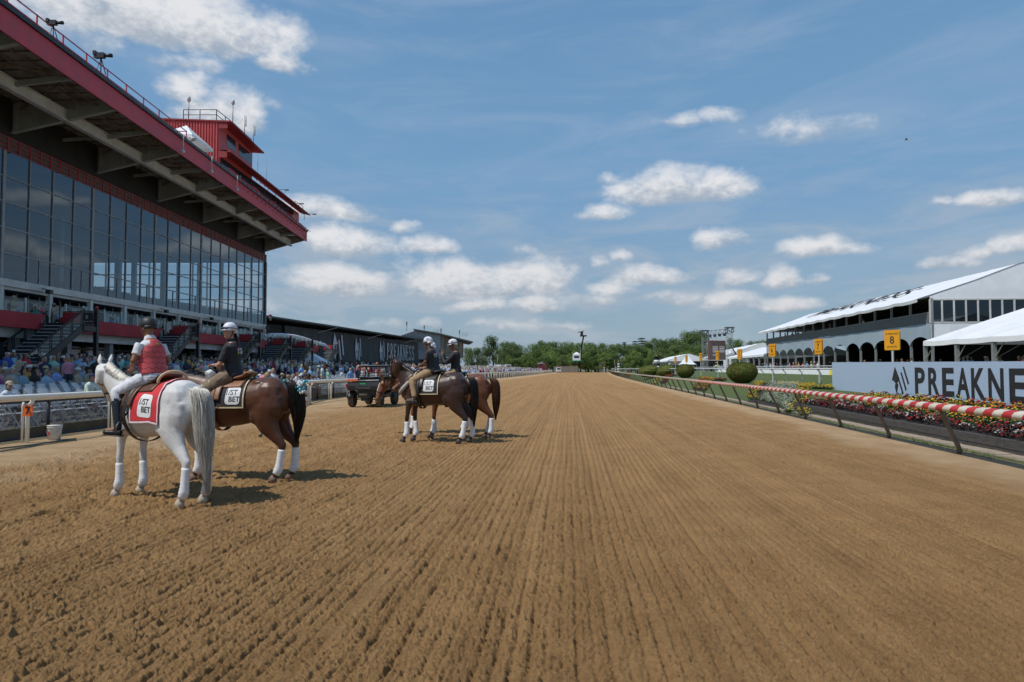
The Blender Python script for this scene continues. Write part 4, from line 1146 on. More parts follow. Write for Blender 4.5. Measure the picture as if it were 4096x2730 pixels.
# ================================================================ right side
m_post = mat('bronze_aluminium', (0.16, 0.125, 0.09), .5, var=.2, vscale=4)
m_tan = mat('tan_rail_cover', (0.35, 0.29, 0.22), .6, var=.15)
mstp = bpy.data.materials.new('striped_vinyl'); mstp.use_nodes = True
T = NT(mstp.node_tree); b_ = T.n['Principled BSDF']; co = T.new('ShaderNodeTexCoord').outputs['UV']; x_, y_, z_ = T.sep(co)
s_ = T.m('GREATER_THAN', T.m('FRACT', T.m('ADD', x_, T.m('MULTIPLY', y_, .25))), .5)
dirt_ = T.ramp(T.noise(T.new('ShaderNodeTexCoord').outputs['Object'], 3.0, 5, .7), .3, .75, 1, .72)
c_ = T.mixc(s_, (0.52, 0.035, 0.035, 1), (0.62, 0.57, 0.47, 1)); c_ = T.mixc(1.0, c_, T.comb(dirt_, dirt_, dirt_), 'MULTIPLY')
T.l.new(c_, b_.inputs['Base Color']); b_.inputs['Roughness'].default_value = .55
RP = [(rx(y), y) for y in np.concatenate([np.arange(-8, 60, 2.0), np.arange(60, 330, 8.0)])]
rr = thing('track_rail', 'low rail on leaning posts right of the dirt, near part striped red and white', 'rail', (RP[0][0], RP[0][1], 0))
RI = Matrix.Translation((-RP[0][0], -RP[0][1], 0))
def rail_cover(y0, y1, m, name):
    """moulded cover with a rounded front lip, swept along the rail"""
    prof = [(-.60, .93), (-.63, .99), (-.60, 1.05), (-.50, 1.08), (-.34, 1.06), (-.24, 1.02), (-.24, .97), (-.5, .93)]
    ys_ = np.arange(y0, y1 + .01, 1.0 if y1 < 70 else 6.0); q = MB(); uv = []; P = len(prof)
    for i, y in enumerate(ys_):
        for (dx_, z) in prof: q.v.append((rx(y) + dx_, y, z))
    for i in range(len(ys_) - 1):
        for j in range(P):
            j2 = (j + 1) % P; q.f.append((i * P + j, (i + 1) * P + j, (i + 1) * P + j2, i * P + j2)); q.mi.append(0); q.sm.append(True)
            u0, u1 = ys_[i] / .56, ys_[i + 1] / .56; uv += [(u0, j / P * 2), (u1, j / P * 2), (u1, (j + 1) / P * 2), (u0, (j + 1) / P * 2)]
    me = q.mesh(name, m); ul = me.uv_layers.new(name='uv')
    for i, c in enumerate(uv): ul.data[i].uv = c
    me.transform(RI); return link(name, me, rr)
YSTR = 46.0
rail_cover(-8, YSTR, mstp, 'striped_rail_cover'); rail_cover(YSTR, 322, m_tan, 'rail_cover')
q = MB(); q.tube([(0, 0, -.06), (-.01, 0, .12), (-.07, 0, .26), (-.34, 0, .82), (-.38, 0, .96)], [.05, .05, .05, .045, .045], 8)
pme = q.mesh('rail_post', m_post)
y = 14.5 - 3.28 * 3; k = 0
while y < 310:
    o = link('rail_post', pme, rr); o.location = (rx(y) - RP[0][0], y - RP[0][1], 0); y += 3.28; k += 1

# ---- white turf rail
m_turfr = mat('pale_grey_rail', (0.55, 0.56, 0.57), .4, var=.08)
TP = [(20.6, 8), (20.4, 30), (20.9, 46), (20.6, 52), (22.8, 95), (29, 170), (38, 262)]
def turf_rail(P, lab, z0, name='turf_rail'):
    t = thing(name, lab, 'rail', (P[0][0], P[0][1], z0)); L = poly_len(P); n = int(L / 2); I = Matrix.Translation((-P[0][0], -P[0][1], 0))
    q = MB(); q.tube([(lambda p: (p[0], p[1], 1.12))(poly_pt(P, L * i / n)) for i in range(n + 1)], .06, 8); me = q.mesh('rail_tube', m_turfr); me.transform(I); link('rail_tube', me, t)
    q = MB(); q.tube([(.05, 0, 1.1), (.12, 0, 1.0), (.26, 0, .86), (.3, 0, .7), (.3, 0, -.05)], .045, 7); pm = q.mesh('rail_post', m_turfr)
    s = 1.0; k = 0
    while s < L and k < 90: x, y, a = poly_pt(P, s); o = link('rail_post', pm, t); o.location = (x - P[0][0], y - P[0][1], 0); o.rotation_euler = (0, 0, 0); s += 2.7 if y < 120 else 4.5; k += 1
    return t
turf_rail(TP, 'pale grey tubular turf rail with hooked posts in front of the mown grass', .66)
TP2 = [(36, 20), (36.5, 50), (37.2, 62), (41, 105), (50, 190)]
turf_rail(TP2, 'second pale turf rail with yellow and white boards in front of the big tent', 1.0)
q = thing('banner_fence', 'yellow and white advertising boards along the far turf rail', 'banner', (36.8, 40, 1.0))
my = mat('yellow_banner', (0.62, 0.50, 0.02), .7); mw = mat('white_banner', (0.6, 0.62, 0.62), .7)
y = 30.0; i = 0
while y < 150:
    x0 = np.interp(y, [p[1] for p in TP2], [p[0] for p in TP2]); x1 = np.interp(y + 2.3, [p[1] for p in TP2], [p[0] for p in TP2])
    b = MB(); b.add([(x0 - .25, y, 1.0), (x1 - .25, y + 2.3, 1.0), (x1 + .1, y + 2.3, 1.85), (x0 + .1, y, 1.85), (x0 - .2, y, 1.0), (x1 - .2, y + 2.3, 1.0), (x1 + .15, y + 2.3, 1.85), (x0 + .15, y, 1.85)], [(0, 1, 2, 3), (7, 6, 5, 4), (0, 4, 5, 1), (3, 2, 6, 7), (0, 3, 7, 4), (1, 5, 6, 2)])
    me = b.mesh('board', my if (i % 2 == 0 and y < 84) else mw); me.transform(Matrix.Translation((-36.8, -40, -1.0))); link('board', me, q); y += 2.35; i += 1

# ---- long pale blue display board with lettering
m_board = mat('pale_blue_board', (0.40, 0.52, 0.68), .6, var=.035, vscale=30, stretch=(.02, .02, 1))
BA, BB = Vector((17.05, 36.4, 0)), Vector((13.45, 9.0, 0))
bd_dir = (BB - BA).normalized(); BL = (BB - BA).length
board = thing('display_board', 'long pale blue board with black horse head mark and lettering behind the flower bed', 'sign board', BA)
q = MB(); z0a, z1a, z1b = .62, 2.13, 1.98
zt = lambda s: lerp(2.13, 1.93, s / BL)
zb_ = lambda s: .58
nb = 28
for i in range(nb):
    s0, s1 = BL * i / nb, BL * (i + 1) / nb
    a = bd_dir * s0; b = bd_dir * s1; nn = Vector((-bd_dir.y, bd_dir.x, 0)) * -.12
    if nn.x < 0: nn = -nn
    q.add([(a.x, a.y, .5), (b.x, b.y, .5), (b.x, b.y, zt(s1)), (a.x, a.y, zt(s0)), (a.x + nn.x, a.y + nn.y, .5), (b.x + nn.x, b.y + nn.y, .5), (b.x + nn.x, b.y + nn.y, zt(s1)), (a.x + nn.x, a.y + nn.y, zt(s0))],
          [(0, 1, 2, 3), (7, 6, 5, 4), (3, 2, 6, 7)] + ([(0, 3, 7, 4)] if i == 0 else []) + ([(1, 5, 6, 2)] if i == nb - 1 else []))
q.build('board_face', m_board, board)
def s_at(u):
    r = ray(u, 1500); k = r.y / r.x
    return (BA.y - BA.x * k) / (bd_dir.x * k - bd_dir.y)
def bface(s, z): 
    p = bd_dir * s; M = mat_face((p.x, p.y, z), bd_dir, (0, 0, 1)); return M
q = MB(); s1, s2 = s_at(3570), s_at(3635)
Mb = bface(0, 0)
Mb = Mb @ Matrix.Translation((0, 0, .004))
def bmark(mb, s1, s2, zc, h):
    W = (s2 - s1); 
    P = lambda pts: [(s1 + x * W, zc + (y - .5) * h) for x, y in pts]
    mb.prism(P([(0.0, .50), (.20, 1.0), (.45, .58), (.40, .50), (.30, .42), (.38, .36), (.28, .0), (.18, .25), (.22, .42), (.05, .52)][::-1]), Mb, 0, .01)
    for (x, a, b, w_) in ((.34, .62, .02, .0), (.52, .80, .16, 0), (.66, 1.0, .38, 0)):
        mb.prism(P([(x, a), (x + .08, a - .0), (x + .34, b + .05), (x + .27, b)][::-1]), Mb, 0, .01)
bmark(q, s_at(3568), s_at(3636), 1.30, 1.14)
q.build('horse_mark', m_bprint, board)
txt = 'PREAKNESS'
us = [3655, 3703, 3762, 3818, 3876, 3945, 4027]
lw = [(s_at(3690) - s_at(3655))]
pos = [s_at(3655), s_at(3708), s_at(3763), s_at(3820), s_at(3878), s_at(3946), s_at(4029)]
adv = (pos[-1] - pos[0]) / 6
while len(pos) < 9: pos.append(pos[-1] + adv)
for i, ch in enumerate(txt):
    me = text_mesh(ch, 1.0, m_bprint, .006, 'LEFT', bold=.026)
    n = len(me.vertices); c = np.empty(n * 3); me.vertices.foreach_get('co', c); c = c.reshape(-1, 3)
    mn, mx_ = c.min(0), c.max(0); h_ = 1.02
    c[:, 0] = (c[:, 0] - mn[0]) / (mx_[0] - mn[0]) * adv * .80; c[:, 1] = (c[:, 1] - mn[1]) / (mx_[1] - mn[1]) * h_ - h_ / 2 + 1.33 - .006 * i; c[:, 0] += pos[i] + .1 * adv
    me.vertices.foreach_set('co', c.ravel()); me.transform(Mb); link('letter', me, board)

# ---- flower bed in front of the board
m_timber = mat('dark_timber', (0.075, 0.070, 0.066), .8, var=.3, vscale=4, bump=.006, bscale=25, stretch=(6, .8, 6))
m_mulch = mat('dark_mulch', (0.028, 0.020, 0.016), .95, var=.4, vscale=20, bump=.03, bscale=30)
def wallx(y): return 10.4 + (y - 13.9) * .1147
wl = MB(); y = 5.0; rg = random.Random(9)
while y < 29.6:
    y2 = min(y + 2.4, 29.6)
    for (za, zb2, o1) in ((-.04, .105, 0), (.108, .205, .012), (.208, .30, .004)): wl.add([(wallx(y) - o1, y + .006, za), (wallx(y) + .12, y + .006, za), (wallx(y) + .12, y + .006, zb2), (wallx(y) - o1, y + .006, zb2), (wallx(y2) - o1, y2 - .006, za), (wallx(y2) + .12, y2 - .006, za), (wallx(y2) + .12, y2 - .006, zb2), (wallx(y2) - o1, y2 - .006, zb2)], [(0, 1, 2, 3), (7, 6, 5, 4), (0, 4, 5, 1), (3, 2, 6, 7), (0, 3, 7, 4), (1, 5, 6, 2)])
    y = y2
wl.box(wallx(29.6), 15.5, 29.62, 29.74, -.04, .31)
tag(wl.build('retaining_wall', m_timber), 'low dark timber edging wall holding the long flower bed', 'edging wall')
bed = MB(); n = 40
def brdx(y): return BA.x + (y - BA.y) * (bd_dir.x / bd_dir.y)
def bedz(x, y): t = (x - wallx(y)) / max(.1, brdx(y) - wallx(y)); return lerp(.26, .60, min(1, t)) + .02 * math.sin(x * 5 + y * 3)
for i in range(n):
    y0, y1 = lerp(5, 29.6, i / n), lerp(5, 29.6, (i + 1) / n)
    for j in range(6):
        f0, f1 = j / 6, (j + 1) / 6
        P = [(lerp(wallx(y) + .1, brdx(y) + .3, f), y) for y, f in ((y0, f0), (y0, f1), (y1, f1), (y1, f0))]
        bed.add([(x, y, bedz(x, y)) for x, y in P], [(0, 1, 2, 3)], True)
tag(bed.build('flower_bed_soil', m_mulch), kind='structure')
MF = {}
for nm, c in (('red_blossom', (.36, .006, .008)), ('yellow_blossom', (.72, .45, .01)), ('orange_blossom', (.65, .14, .01)), ('white_blossom', (.50, .50, .45)), ('silver_leaf', (.28, .33, .31)), ('bronze_leaf', (.045, .022, .014)), ('green_leaf', (.05, .11, .025)), ('bright_leaf', (.11, .17, .045))):
    MF[nm] = mat(nm, c, .6, var=.25, vscale=8)
def plant_mesh(kind, rg, sc=1.0):
    """a bushy bedding plant: leaf cards all through a dome, blossoms on top"""
    q = MB(); fl = {'red': 1, 'yellow': 1, 'orange': 1, 'white': 1, 'silver': 0}[kind]
    R0, H0 = .16 * sc, .2 * sc
    for i in range(80 if fl else 90):
        a = rg.uniform(0, 6.28); r = R0 * math.sqrt(rg.random()); z = H0 * rg.uniform(.15, .95) * (1 - .6 * (r / R0) ** 2)
        p = Vector((r * math.cos(a), r * math.sin(a), z)); d = Vector((math.cos(a), math.sin(a), rg.uniform(.1, 1.2))).normalized(); s = d.cross(Vector((0, 0, 1))).normalized() * .018 * sc; L = rg.uniform(.05, .09) * sc
        q.cur = 0; q.add([p, p + d * L * .5 + s, p + d * L, p + d * L * .5 - s], [(0, 1, 2, 3)])
    if fl:
        for i in range(9):
            a = rg.uniform(0, 6.28); r = R0 * 1.05 * math.sqrt(rg.random()); z = H0 * (1.05 - .55 * (r / R0) ** 2)
            q.cur = 1; rr0 = rg.uniform(.017, .028) * sc
            q.ball((r * math.cos(a), r * math.sin(a), z), rr0, 6, (1, 1, .6), m=4)
    return q
rgp = random.Random(4)
leafof = {'red': 'bronze_leaf', 'yellow': 'green_leaf', 'orange': 'green_leaf', 'white': 'bronze_leaf', 'silver': 'silver_leaf'}
PM = {}
for k in ('red', 'yellow', 'orange', 'white', 'silver'):
    PM[k] = []
    for v in range(3):
        PM[k].append(plant_mesh(k, rgp).mesh(k + '_plant', [MF[leafof[k]], MF[k + '_blossom'] if k != 'silver' else MF['silver_leaf']]))
PM['whiteg'] = [plant_mesh('white', rgp).mesh('white_plant', [MF['bright_leaf'], MF['white_blossom']]) for v in range(2)]
PL = {'red': 'red begonia with dark leaves', 'yellow': 'yellow marigold', 'orange': 'orange marigold', 'white': 'white begonia with dark leaves', 'silver': 'silver leaved dusty plant', 'whiteg': 'small white flowering plant'}
nflow = [0]
def plant(kind, x, y, z, where, sc=1.0):
    o = link('bedding_plant', rgp.choice(PM[kind])); o.location = (x, y, z - .01); o.rotation_euler = (0, 0, rgp.uniform(0, 6.28)); s = sc * rgp.uniform(.85, 1.2); o.scale = (s, s, s * rgp.uniform(.85, 1.15))
    tag(o, PL[kind] + ' ' + where, 'flower', 'bedding plants'); nflow[0] += 1
# individually planted near part; the thick middle band is one mass
dens_mb = {k: MB() for k in ('red', 'yellow', 'orange', 'white', 'silver')}
allpl = []
y = 8.0
while y < 29.4:
    W = brdx(y) - wallx(y)
    for (f, kinds, j) in ((.09, ('red', 'red', 'white', 'red', 'red'), .03), (.20, ('red', 'orange', 'red', 'red', 'white', 'red', 'silver'), .03), (.32, ('yellow', 'orange', 'orange', 'yellow', 'silver'), .05), (.42, ('orange', 'yellow', 'yellow'), .05), (.53, ('yellow', 'orange', 'orange'), .05), (.64, ('yellow', 'orange', 'yellow'), .05), (.76, ('red', 'orange', 'yellow'), .05), (.88, ('red', 'orange', 'red', 'yellow'), .04)):
        if rgp.random() < .93: allpl.append((wallx(y) + W * (f + rgp.uniform(-j, j)), y + rgp.uniform(-.12, .12), rgp.choice(kinds), f))
    y += .36
allpl.sort(key=lambda p: p[1])
bulk = []
for (x, y_, k, f) in allpl:
    if not in_view((x, y_, .4), 900): continue
    if nflow[0] < 270: plant(k, x, y_, bedz(x, y_), 'beside the timber wall' if f < .15 else 'in the front rows of the bed' if f < .3 else 'under the blue board' if f > .7 else 'in the middle of the bed', 1.35 if f > .25 else 1.1)
    else: bulk.append((x, y_, bedz(x, y_), k, 1.25 if f > .25 else 1.1))
def flower_mass(lst, name, extra=None):
    mats_ = [MF[n] for n in ('green_leaf', 'bronze_leaf', 'silver_leaf', 'bright_leaf', 'red_blossom', 'yellow_blossom', 'orange_blossom', 'white_blossom')]
    V = []; Fa = []; MI = []; off = 0
    idx = {'red': (1, 4), 'yellow': (0, 5), 'orange': (0, 6), 'white': (1, 7), 'silver': (2, 2), 'whiteg': (3, 7)}
    for (x, y, z, k, sc) in lst:
        me = rgp.choice(PM[k]); n = len(me.vertices); c = np.empty(n * 3, 'f'); me.vertices.foreach_get('co', c); c = c.reshape(-1, 3) * sc * rgp.uniform(.85, 1.2)
        a = rgp.uniform(0, 6.28); c = c @ np.array([[math.cos(a), -math.sin(a), 0], [math.sin(a), math.cos(a), 0], [0, 0, 1]]); c += (x, y, z)
        V.append(c)
        for p in me.polygons: Fa.append([i + off for i in p.vertices]); MI.append(idx[k][p.material_index])
        off += n
    me = bpy.data.meshes.new(name); me.from_pydata(np.concatenate(V).tolist(), [], Fa)
    for m in mats_: me.materials.append(m)
    me.polygons.foreach_set('material_index', MI); me.update()
    o = link(name, me); o['kind'] = 'stuff'
    tag(o, 'dense mass of mixed flowers in the beds beyond the near rows', 'flowers', kind='stuff'); return o
# further beds on the grass slope: (corner points in the photo, kinds)
def bed_patch(poly, kinds, spacing, soil=True):
    P = []
    for (u, v) in poly:
        p = onz(u, v, .3); 
        for _ in range(12): p = onz(u, v, gz_right(p.x, p.y) + .02)
        P.append((p.x, p.y))
    if soil:
        q = MB(); cx = sum(p[0] for p in P) / len(P); cy = sum(p[1] for p in P) / len(P)
        K = 10
        for i in range(len(P)):
            a, b = P[i], P[(i + 1) % len(P)]
            for r in range(K):
                for s in range(K):
                    def pt(rr, t): 
                        x = lerp(cx, lerp(a[0], b[0], t), rr); y = lerp(cy, lerp(a[1], b[1], t), rr); return (x, y, gz_right(x, y) + .035)
                    q.add([pt(r / K, s / K), pt(r / K, (s + 1) / K), pt((r + 1) / K, (s + 1) / K), pt((r + 1) / K, s / K)], [(0, 1, 2, 3)], True)
        tag(q.build('flower_bed_soil', m_mulch), kind='structure')
    xs = [p[0] for p in P]; ys = [p[1] for p in P]
    def inside(x, y):
        c = False; j = len(P) - 1
        for i in range(len(P)):
            if (P[i][1] > y) != (P[j][1] > y) and x < (P[j][0] - P[i][0]) * (y - P[i][1]) / (P[j][1] - P[i][1]) + P[i][0]: c = not c
            j = i
        return c
    x = min(xs)
    while x < max(xs):
        y = min(ys)
        while y < max(ys):
            xx, yv = x + rgp.uniform(-.4, .4) * spacing, y + rgp.uniform(-.4, .4) * spacing
            if inside(xx, yv): bulk.append((xx, yv, gz_right(xx, yv) + .03, rgp.choice(kinds), .95))
            y += spacing
        x += spacing
def cr(x, y): return (2900 + x / 1.844, 1050 + y / 1.844)
bed_patch([cr(160, 1030), cr(330, 940), cr(560, 905), cr(790, 930), cr(795, 965), cr(600, 1010), cr(520, 1085), cr(420, 1080)], ('yellow',), 50)
bed_patch([cr(165, 1015), cr(240, 960), cr(290, 965), cr(230, 1010)], ('yellow',), .34, False)
bed_patch([cr(270, 1030), cr(350, 965), cr(560, 975), cr(470, 1020), cr(420, 1062)], ('whiteg',), .27, False)
bed_patch([cr(440, 1060), cr(480, 1020), cr(560, 985), cr(640, 990), cr(600, 1020), cr(500, 1060)], ('yellow',), .34, False)
bed_patch([cr(370, 915), cr(430, 900), cr(545, 905), cr(540, 920), cr(420, 922)], ('yellow',), .36, False)
bed_patch([cr(585, 935), cr(600, 915), cr(660, 910), cr(680, 940), cr(620, 950)], ('yellow',), .34, False)
bed_patch([cr(700, 945), cr(730, 925), cr(795, 920), cr(795, 955), cr(740, 960)], ('yellow',), .34, False)
def c8(x, y): return (2200 + x / 2.614, 1280 + y / 2.614)
bed_patch([c8(1490, 715), c8(1600, 670), c8(1850, 640), c8(1840, 655), c8(1740, 705), c8(1620, 745)], ('yellow', 'yellow', 'yellow', 'red', 'orange'), .42)
bed_patch([c8(1720, 640), c8(1800, 622), c8(1850, 632), c8(1800, 645)], ('red', 'red', 'yellow'), .4, False)
bed_patch([c8(1150, 655), c8(1240, 625), c8(1330, 622), c8(1290, 640), c8(1200, 668)], ('red', 'red', 'orange', 'red'), .5)
bed_patch([c8(1085, 625), c8(1130, 600), c8(1160, 605), c8(1110, 630)], ('yellow',), .5, False)
bed_patch([c8(1175, 585), c8(1200, 572), c8(1245, 575), c8(1235, 585)], ('yellow',), .5, False)
bed_patch([c8(780, 580), c8(810, 562), c8(850, 562), c8(820, 582)], ('orange', 'red', 'yellow'), .7)
flower_mass(bulk, 'flower_mass')
# grass tufts by the gutter: nobody could count them
tf_ = MB(); rgt = random.Random(2)
for i in range(9000):
    y = 9 + 50 * rgt.random() ** 1.6; x = rx(y) + rgt.choice((rgt.uniform(.12, .60), rgt.uniform(1.02, 1.3)))
    if mnoise.noise(Vector((x * 1.2, y * .7, 0))) < -.05: continue
    a = rgt.uniform(0, 6.28); h_ = rgt.uniform(.03, .08); d = Vector((math.cos(a), math.sin(a), 0)); s = Vector((-d.y, d.x, 0)) * .006
    p = Vector((x, y, -.01)); tf_.add([p - s, p + s, p + d * h_ * .5 + Vector((0, 0, h_))], [(0, 1, 2)])
tag(tf_.build('grass_tufts', MF['bright_leaf']), 'short grass tufts growing along the stone gutter', 'grass', kind='stuff')
# ---- clipped yews
m_yew = bpy.data.materials.new('clipped_yew'); m_yew.use_nodes = True
T = NT(m_yew.node_tree); b_ = T.n['Principled BSDF']; co = T.new('ShaderNodeTexCoord').outputs['Object']
f1 = T.noise(co, 22.0, 5, .8); f2 = T.noise(co, 2.2, 3)
gg = T.mixc(T.ramp(f1, .3, .65), (0.040, 0.056, 0.014, 1), (0.15, 0.175, 0.042, 1)); gg = T.mixc(T.ramp(f2, .5, .72, 0, .6), gg, (0.14, 0.075, 0.035, 1))
T.l.new(gg, b_.inputs['Base Color']); b_.inputs['Roughness'].default_value = .8; b_.inputs['Specular IOR Level'].default_value = .15
def yew_mesh(rg, W, H, Dp, sharp=1.0, n=5200):
    """dense clipped shrub: a dark core below thousands of small sprays"""
    q = MB(); V = []; F = []
    def surf(t, p):
        ex = .84
        ct, stt = math.cos(t), math.sin(t); x = W / 2 * math.copysign(abs(stt) ** ex, stt) * math.copysign(abs(math.cos(p)) ** .9, math.cos(p)); y = Dp / 2 * abs(stt) ** ex * math.copysign(abs(math.sin(p)) ** .9, math.sin(p)); z = H / 2 * math.copysign(abs(ct) ** .88, ct)
        if z < 0: k = 1 + z / H * .42; x *= k; y *= k
        k = 1 + .05 * mnoise.noise(Vector((x * 1.7, y * 1.7, z * 1.7 + W)))
        return Vector((x * k, y * k, z + H / 2))
    core = []; nt, np_ = 10, 16
    for i in range(nt + 1):
        for j in range(np_): core.append(surf(math.pi * i / nt, 2 * math.pi * j / np_))
    c0 = Vector((0, 0, H / 2)); core = [c0 + (p - c0) * .93 for p in core]
    q.add(core, [(i * np_ + j, (i + 1) * np_ + j, (i + 1) * np_ + (j + 1) % np_, i * np_ + (j + 1) % np_) for i in range(nt) for j in range(np_)], True)
    for i in range(n):
        t = math.acos(rg.uniform(-1, 1)); p = surf(t, rg.uniform(0, 6.283)); nrm = (p - c0).normalized()
        d = (nrm + Vector((rg.gauss(0, .5), rg.gauss(0, .5), rg.gauss(0, .5) + .2))).normalized(); s = d.orthogonal().normalized(); s.rotate(Matrix.Rotation(rg.uniform(0, 6.28), 3, d)); L = rg.uniform(.05, .11); p = p - nrm * .07
        q.add([p, p + d * L * .5 + s * .022, p + d * L, p + d * L * .5 - s * .022], [(0, 1, 2, 3)])
    return q
rg = random.Random(21)
YEW = yew_mesh(rg, 2.35, 1.72, 2.4).mesh('yew', m_yew)
yl = ['large clipped round yew just beyond the start of the striped rail, nearest the camera', 'clipped round yew, second from the camera, left of the biggest one', 'clipped round yew just left of the double mounded hedge', 'small clipped yew, second left of the double hedge', 'small clipped yew beside the green and white striped pole', 'tiny farthest clipped yew beside the small black and white pole']
for i, (u, w_) in enumerate(((2967, 1.0), (2740, .93), (2556, .93), (2519, .9), (2489, .82), (2436, .8))):
    k = (u - 2048) / F; Y = 12.6 / (k - .1)
    if Y > 60:
        for _ in range(20): Y = (rx(Y) + 4.6) / k
    X = k * Y
    o = link('clipped_yew', YEW); o.location = (X, Y, gz_right(X, Y) - .08); o.rotation_euler = (0, 0, i * 1.3); o.scale = (w_, w_, w_ * (1.0 if i != 1 else 1.1))
    tag(o, yl[i], 'shrub', 'clipped yews along the rail')
# double mounded hedge
q = MB(); rg = random.Random(5)
def lobe(cx, cy, W, H, Dp, n):
    m = yew_mesh(rg, W, H, Dp, n=n); q.add([(x + cx + .35 * z, y + cy, z) for x, y, z in m.v], m.f)
lobe(-1.1, 2, 3.0, 1.5, 5.5, 4500); lobe(.9, -1, 2.6, 1.55, 5.0, 4500)
Y = 104; X = (2625 - 2048) / F * Y
o = q.build('mounded_hedge', m_yew); o.scale = (1, 1, 1.3); o.location = (X, Y, gz_right(X, Y) - .1); tag(o, 'wide double mounded clipped hedge in the middle of the row of yews', 'hedge')

# ---- numbered yellow signs
m_yel = mat('yellow_sign', (0.74, 0.33, 0.012), .5, var=.05)
SG = [(8, 'EPICENTER', 3570, 40.0, .79), (7, 'ARMAGNAC', 3274, 52, .51), (6, 'HAPPY JACK', 3089, 62.6, .55), (5, 'EARLY VOTING', 2958, 79, .46), (4, '', 2869, 88, .34), (3, '', 2802, 100, .31), (2, '', 2745, 115, .28), (1, '', 2701, 130, .3)]
for (n, nm, u, Y, wv) in SG:
    X = (u - 2048) / F * Y; view = math.atan2(X, Y)
    rot = math.acos(min(1, wv / .86)); 
    zg = gz_right(X, Y)
    t = thing('numbered_sign', 'yellow sign with the number %d on a post by the turf rail' % n, 'sign', (X, Y, zg), group='numbered yellow signs along the turf rail')
    t.rotation_euler = (0, 0, -view - rot)
    MB().box(-.035, .035, -.0, .07, 0, 2.3).build('sign_post', m_turfr, t)
    pw_, ph_ = .86, 1.18; zc = 3.47 - zg
    rp = []
    for cx, cy, a0 in ((pw_ / 2 - .07, ph_ / 2 - .07, 0), (-pw_ / 2 + .07, ph_ / 2 - .07, 90), (-pw_ / 2 + .07, -ph_ / 2 + .07, 180), (pw_ / 2 - .07, -ph_ / 2 + .07, 270)):
        for a in (0, 30, 60, 90): rp.append((cx + .07 * math.cos(R(a0 + a)), cy + .07 * math.sin(R(a0 + a))))
    MB().prism(rp, mat_face((0, 0, zc), (1, 0, 0), (0, 0, 1)), 0, .03).build('sign_panel', m_yel, t)
    MB().prism(rp, mat_face((0, .09, zc), (1, 0, 0), (0, 0, 1)), 0, .03).build('sign_panel', m_yel, t)
    place_mesh('number', text_mesh(str(n), .62, m_bprint, .003, sx=.85, bold=.006), mat_face((0, -.036, zc - .02), (1, 0, 0), (0, 0, 1)), t)
    q = MB(); banner_mark(q, .13, -.30, zc + .36, mat_face((0, -.034, 0), (1, 0, 0), (0, 0, 1)), 0, .003); q.build('horse_mark', m_bprint, t)
    place_mesh('sign_heading', text_mesh('PREAKNESS', .145, m_bprint, .002, sx=.78), mat_face((.08, -.035, zc + .36), (1, 0, 0), (0, 0, 1)), t)
    if nm: place_mesh('sign_name', text_mesh(nm, .13, m_bprint, .002, sx=.85), mat_face((0, -.035, zc - .40), (1, 0, 0), (0, 0, 1)), t)
# ---- striped poles
def striped_pole(u, Y, zb, zt_, r, cols_, lab, nst):
    X = (u - 2048) / F * Y; t = thing('striped_pole', lab, 'pole', (X, Y, zb)); n = nst; h = (zt_ - zb) / n
    for j, c in enumerate(cols_):
        q = MB()
        for i in range(n):
            if i % len(cols_) == j: q.cyl((0, 0), r, h * i, h * (i + 1) - .002, 16)
        q.build('painted_band', c, t)
    MB().loft([((0, 0, zt_ - zb), r * 1.3, r * 1.3), ((0, 0, zt_ - zb + .05), r * 1.35, r * 1.35), ((0, 0, zt_ - zb + .08), r * .5, r * .5)], (1, 0, 0), 14).build('cap', m_black, t)
    MB().ball((0, 0, zt_ - zb + .2), .13, 10).build('gold_ball', mat('gold_paint', (.6, .36, .06), .3, metal=.7), t)
m_grn = mat('green_paint', (0.02, 0.22, 0.12), .5); m_wp = mat('white_paint', (0.68, 0.68, 0.66), .5); m_bp2 = mat('black_paint', (0.02, 0.02, 0.025), .5)
striped_pole(2474, 160, .6, 3.3, .27, (m_grn, m_wp), 'green and white banded pole with gold ball beside a small yew', 9)
striped_pole(2627, 128, .6, 3.95, .55, (m_wp, m_bp2), 'thick black and white banded pole with gold ball above the mounded hedge', 6)
striped_pole(2417, 190, .6, 2.4, .18, (m_wp, m_bp2), 'thin distant black and white banded pole right of the track end', 6)
striped_pole(2463, 185, .6, 2.2, .18, (m_red, m_wp), 'small distant red and white banded pole left of the green one', 6)
striped_pole(2865, 118, .9, 2.6, .22, (m_grn, m_wp), 'green and white banded pole in front of the video board', 7)

# ---- big two-storey tent
m_tgrey = mat('tent_frame_grey', (0.27, 0.28, 0.29), .5, metal=.2)
m_band = mat('pale_blue_fascia', (0.33, 0.41, 0.48), .6, var=.08, vscale=.3)
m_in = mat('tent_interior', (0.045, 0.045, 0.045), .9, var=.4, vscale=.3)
NY, FY = 65.0, 125.0; NXX, FXX = 39.9, 46.6
tdir = Vector((FXX - NXX, FY - NY, 0)); TL = tdir.length
tent = thing('two_storey_tent', 'large two storey white roofed event tent with arches and glass upper floor', 'tent', (NXX, NY, 0))
tent.rotation_euler = (0, 0, math.atan2(tdir.y, tdir.x))
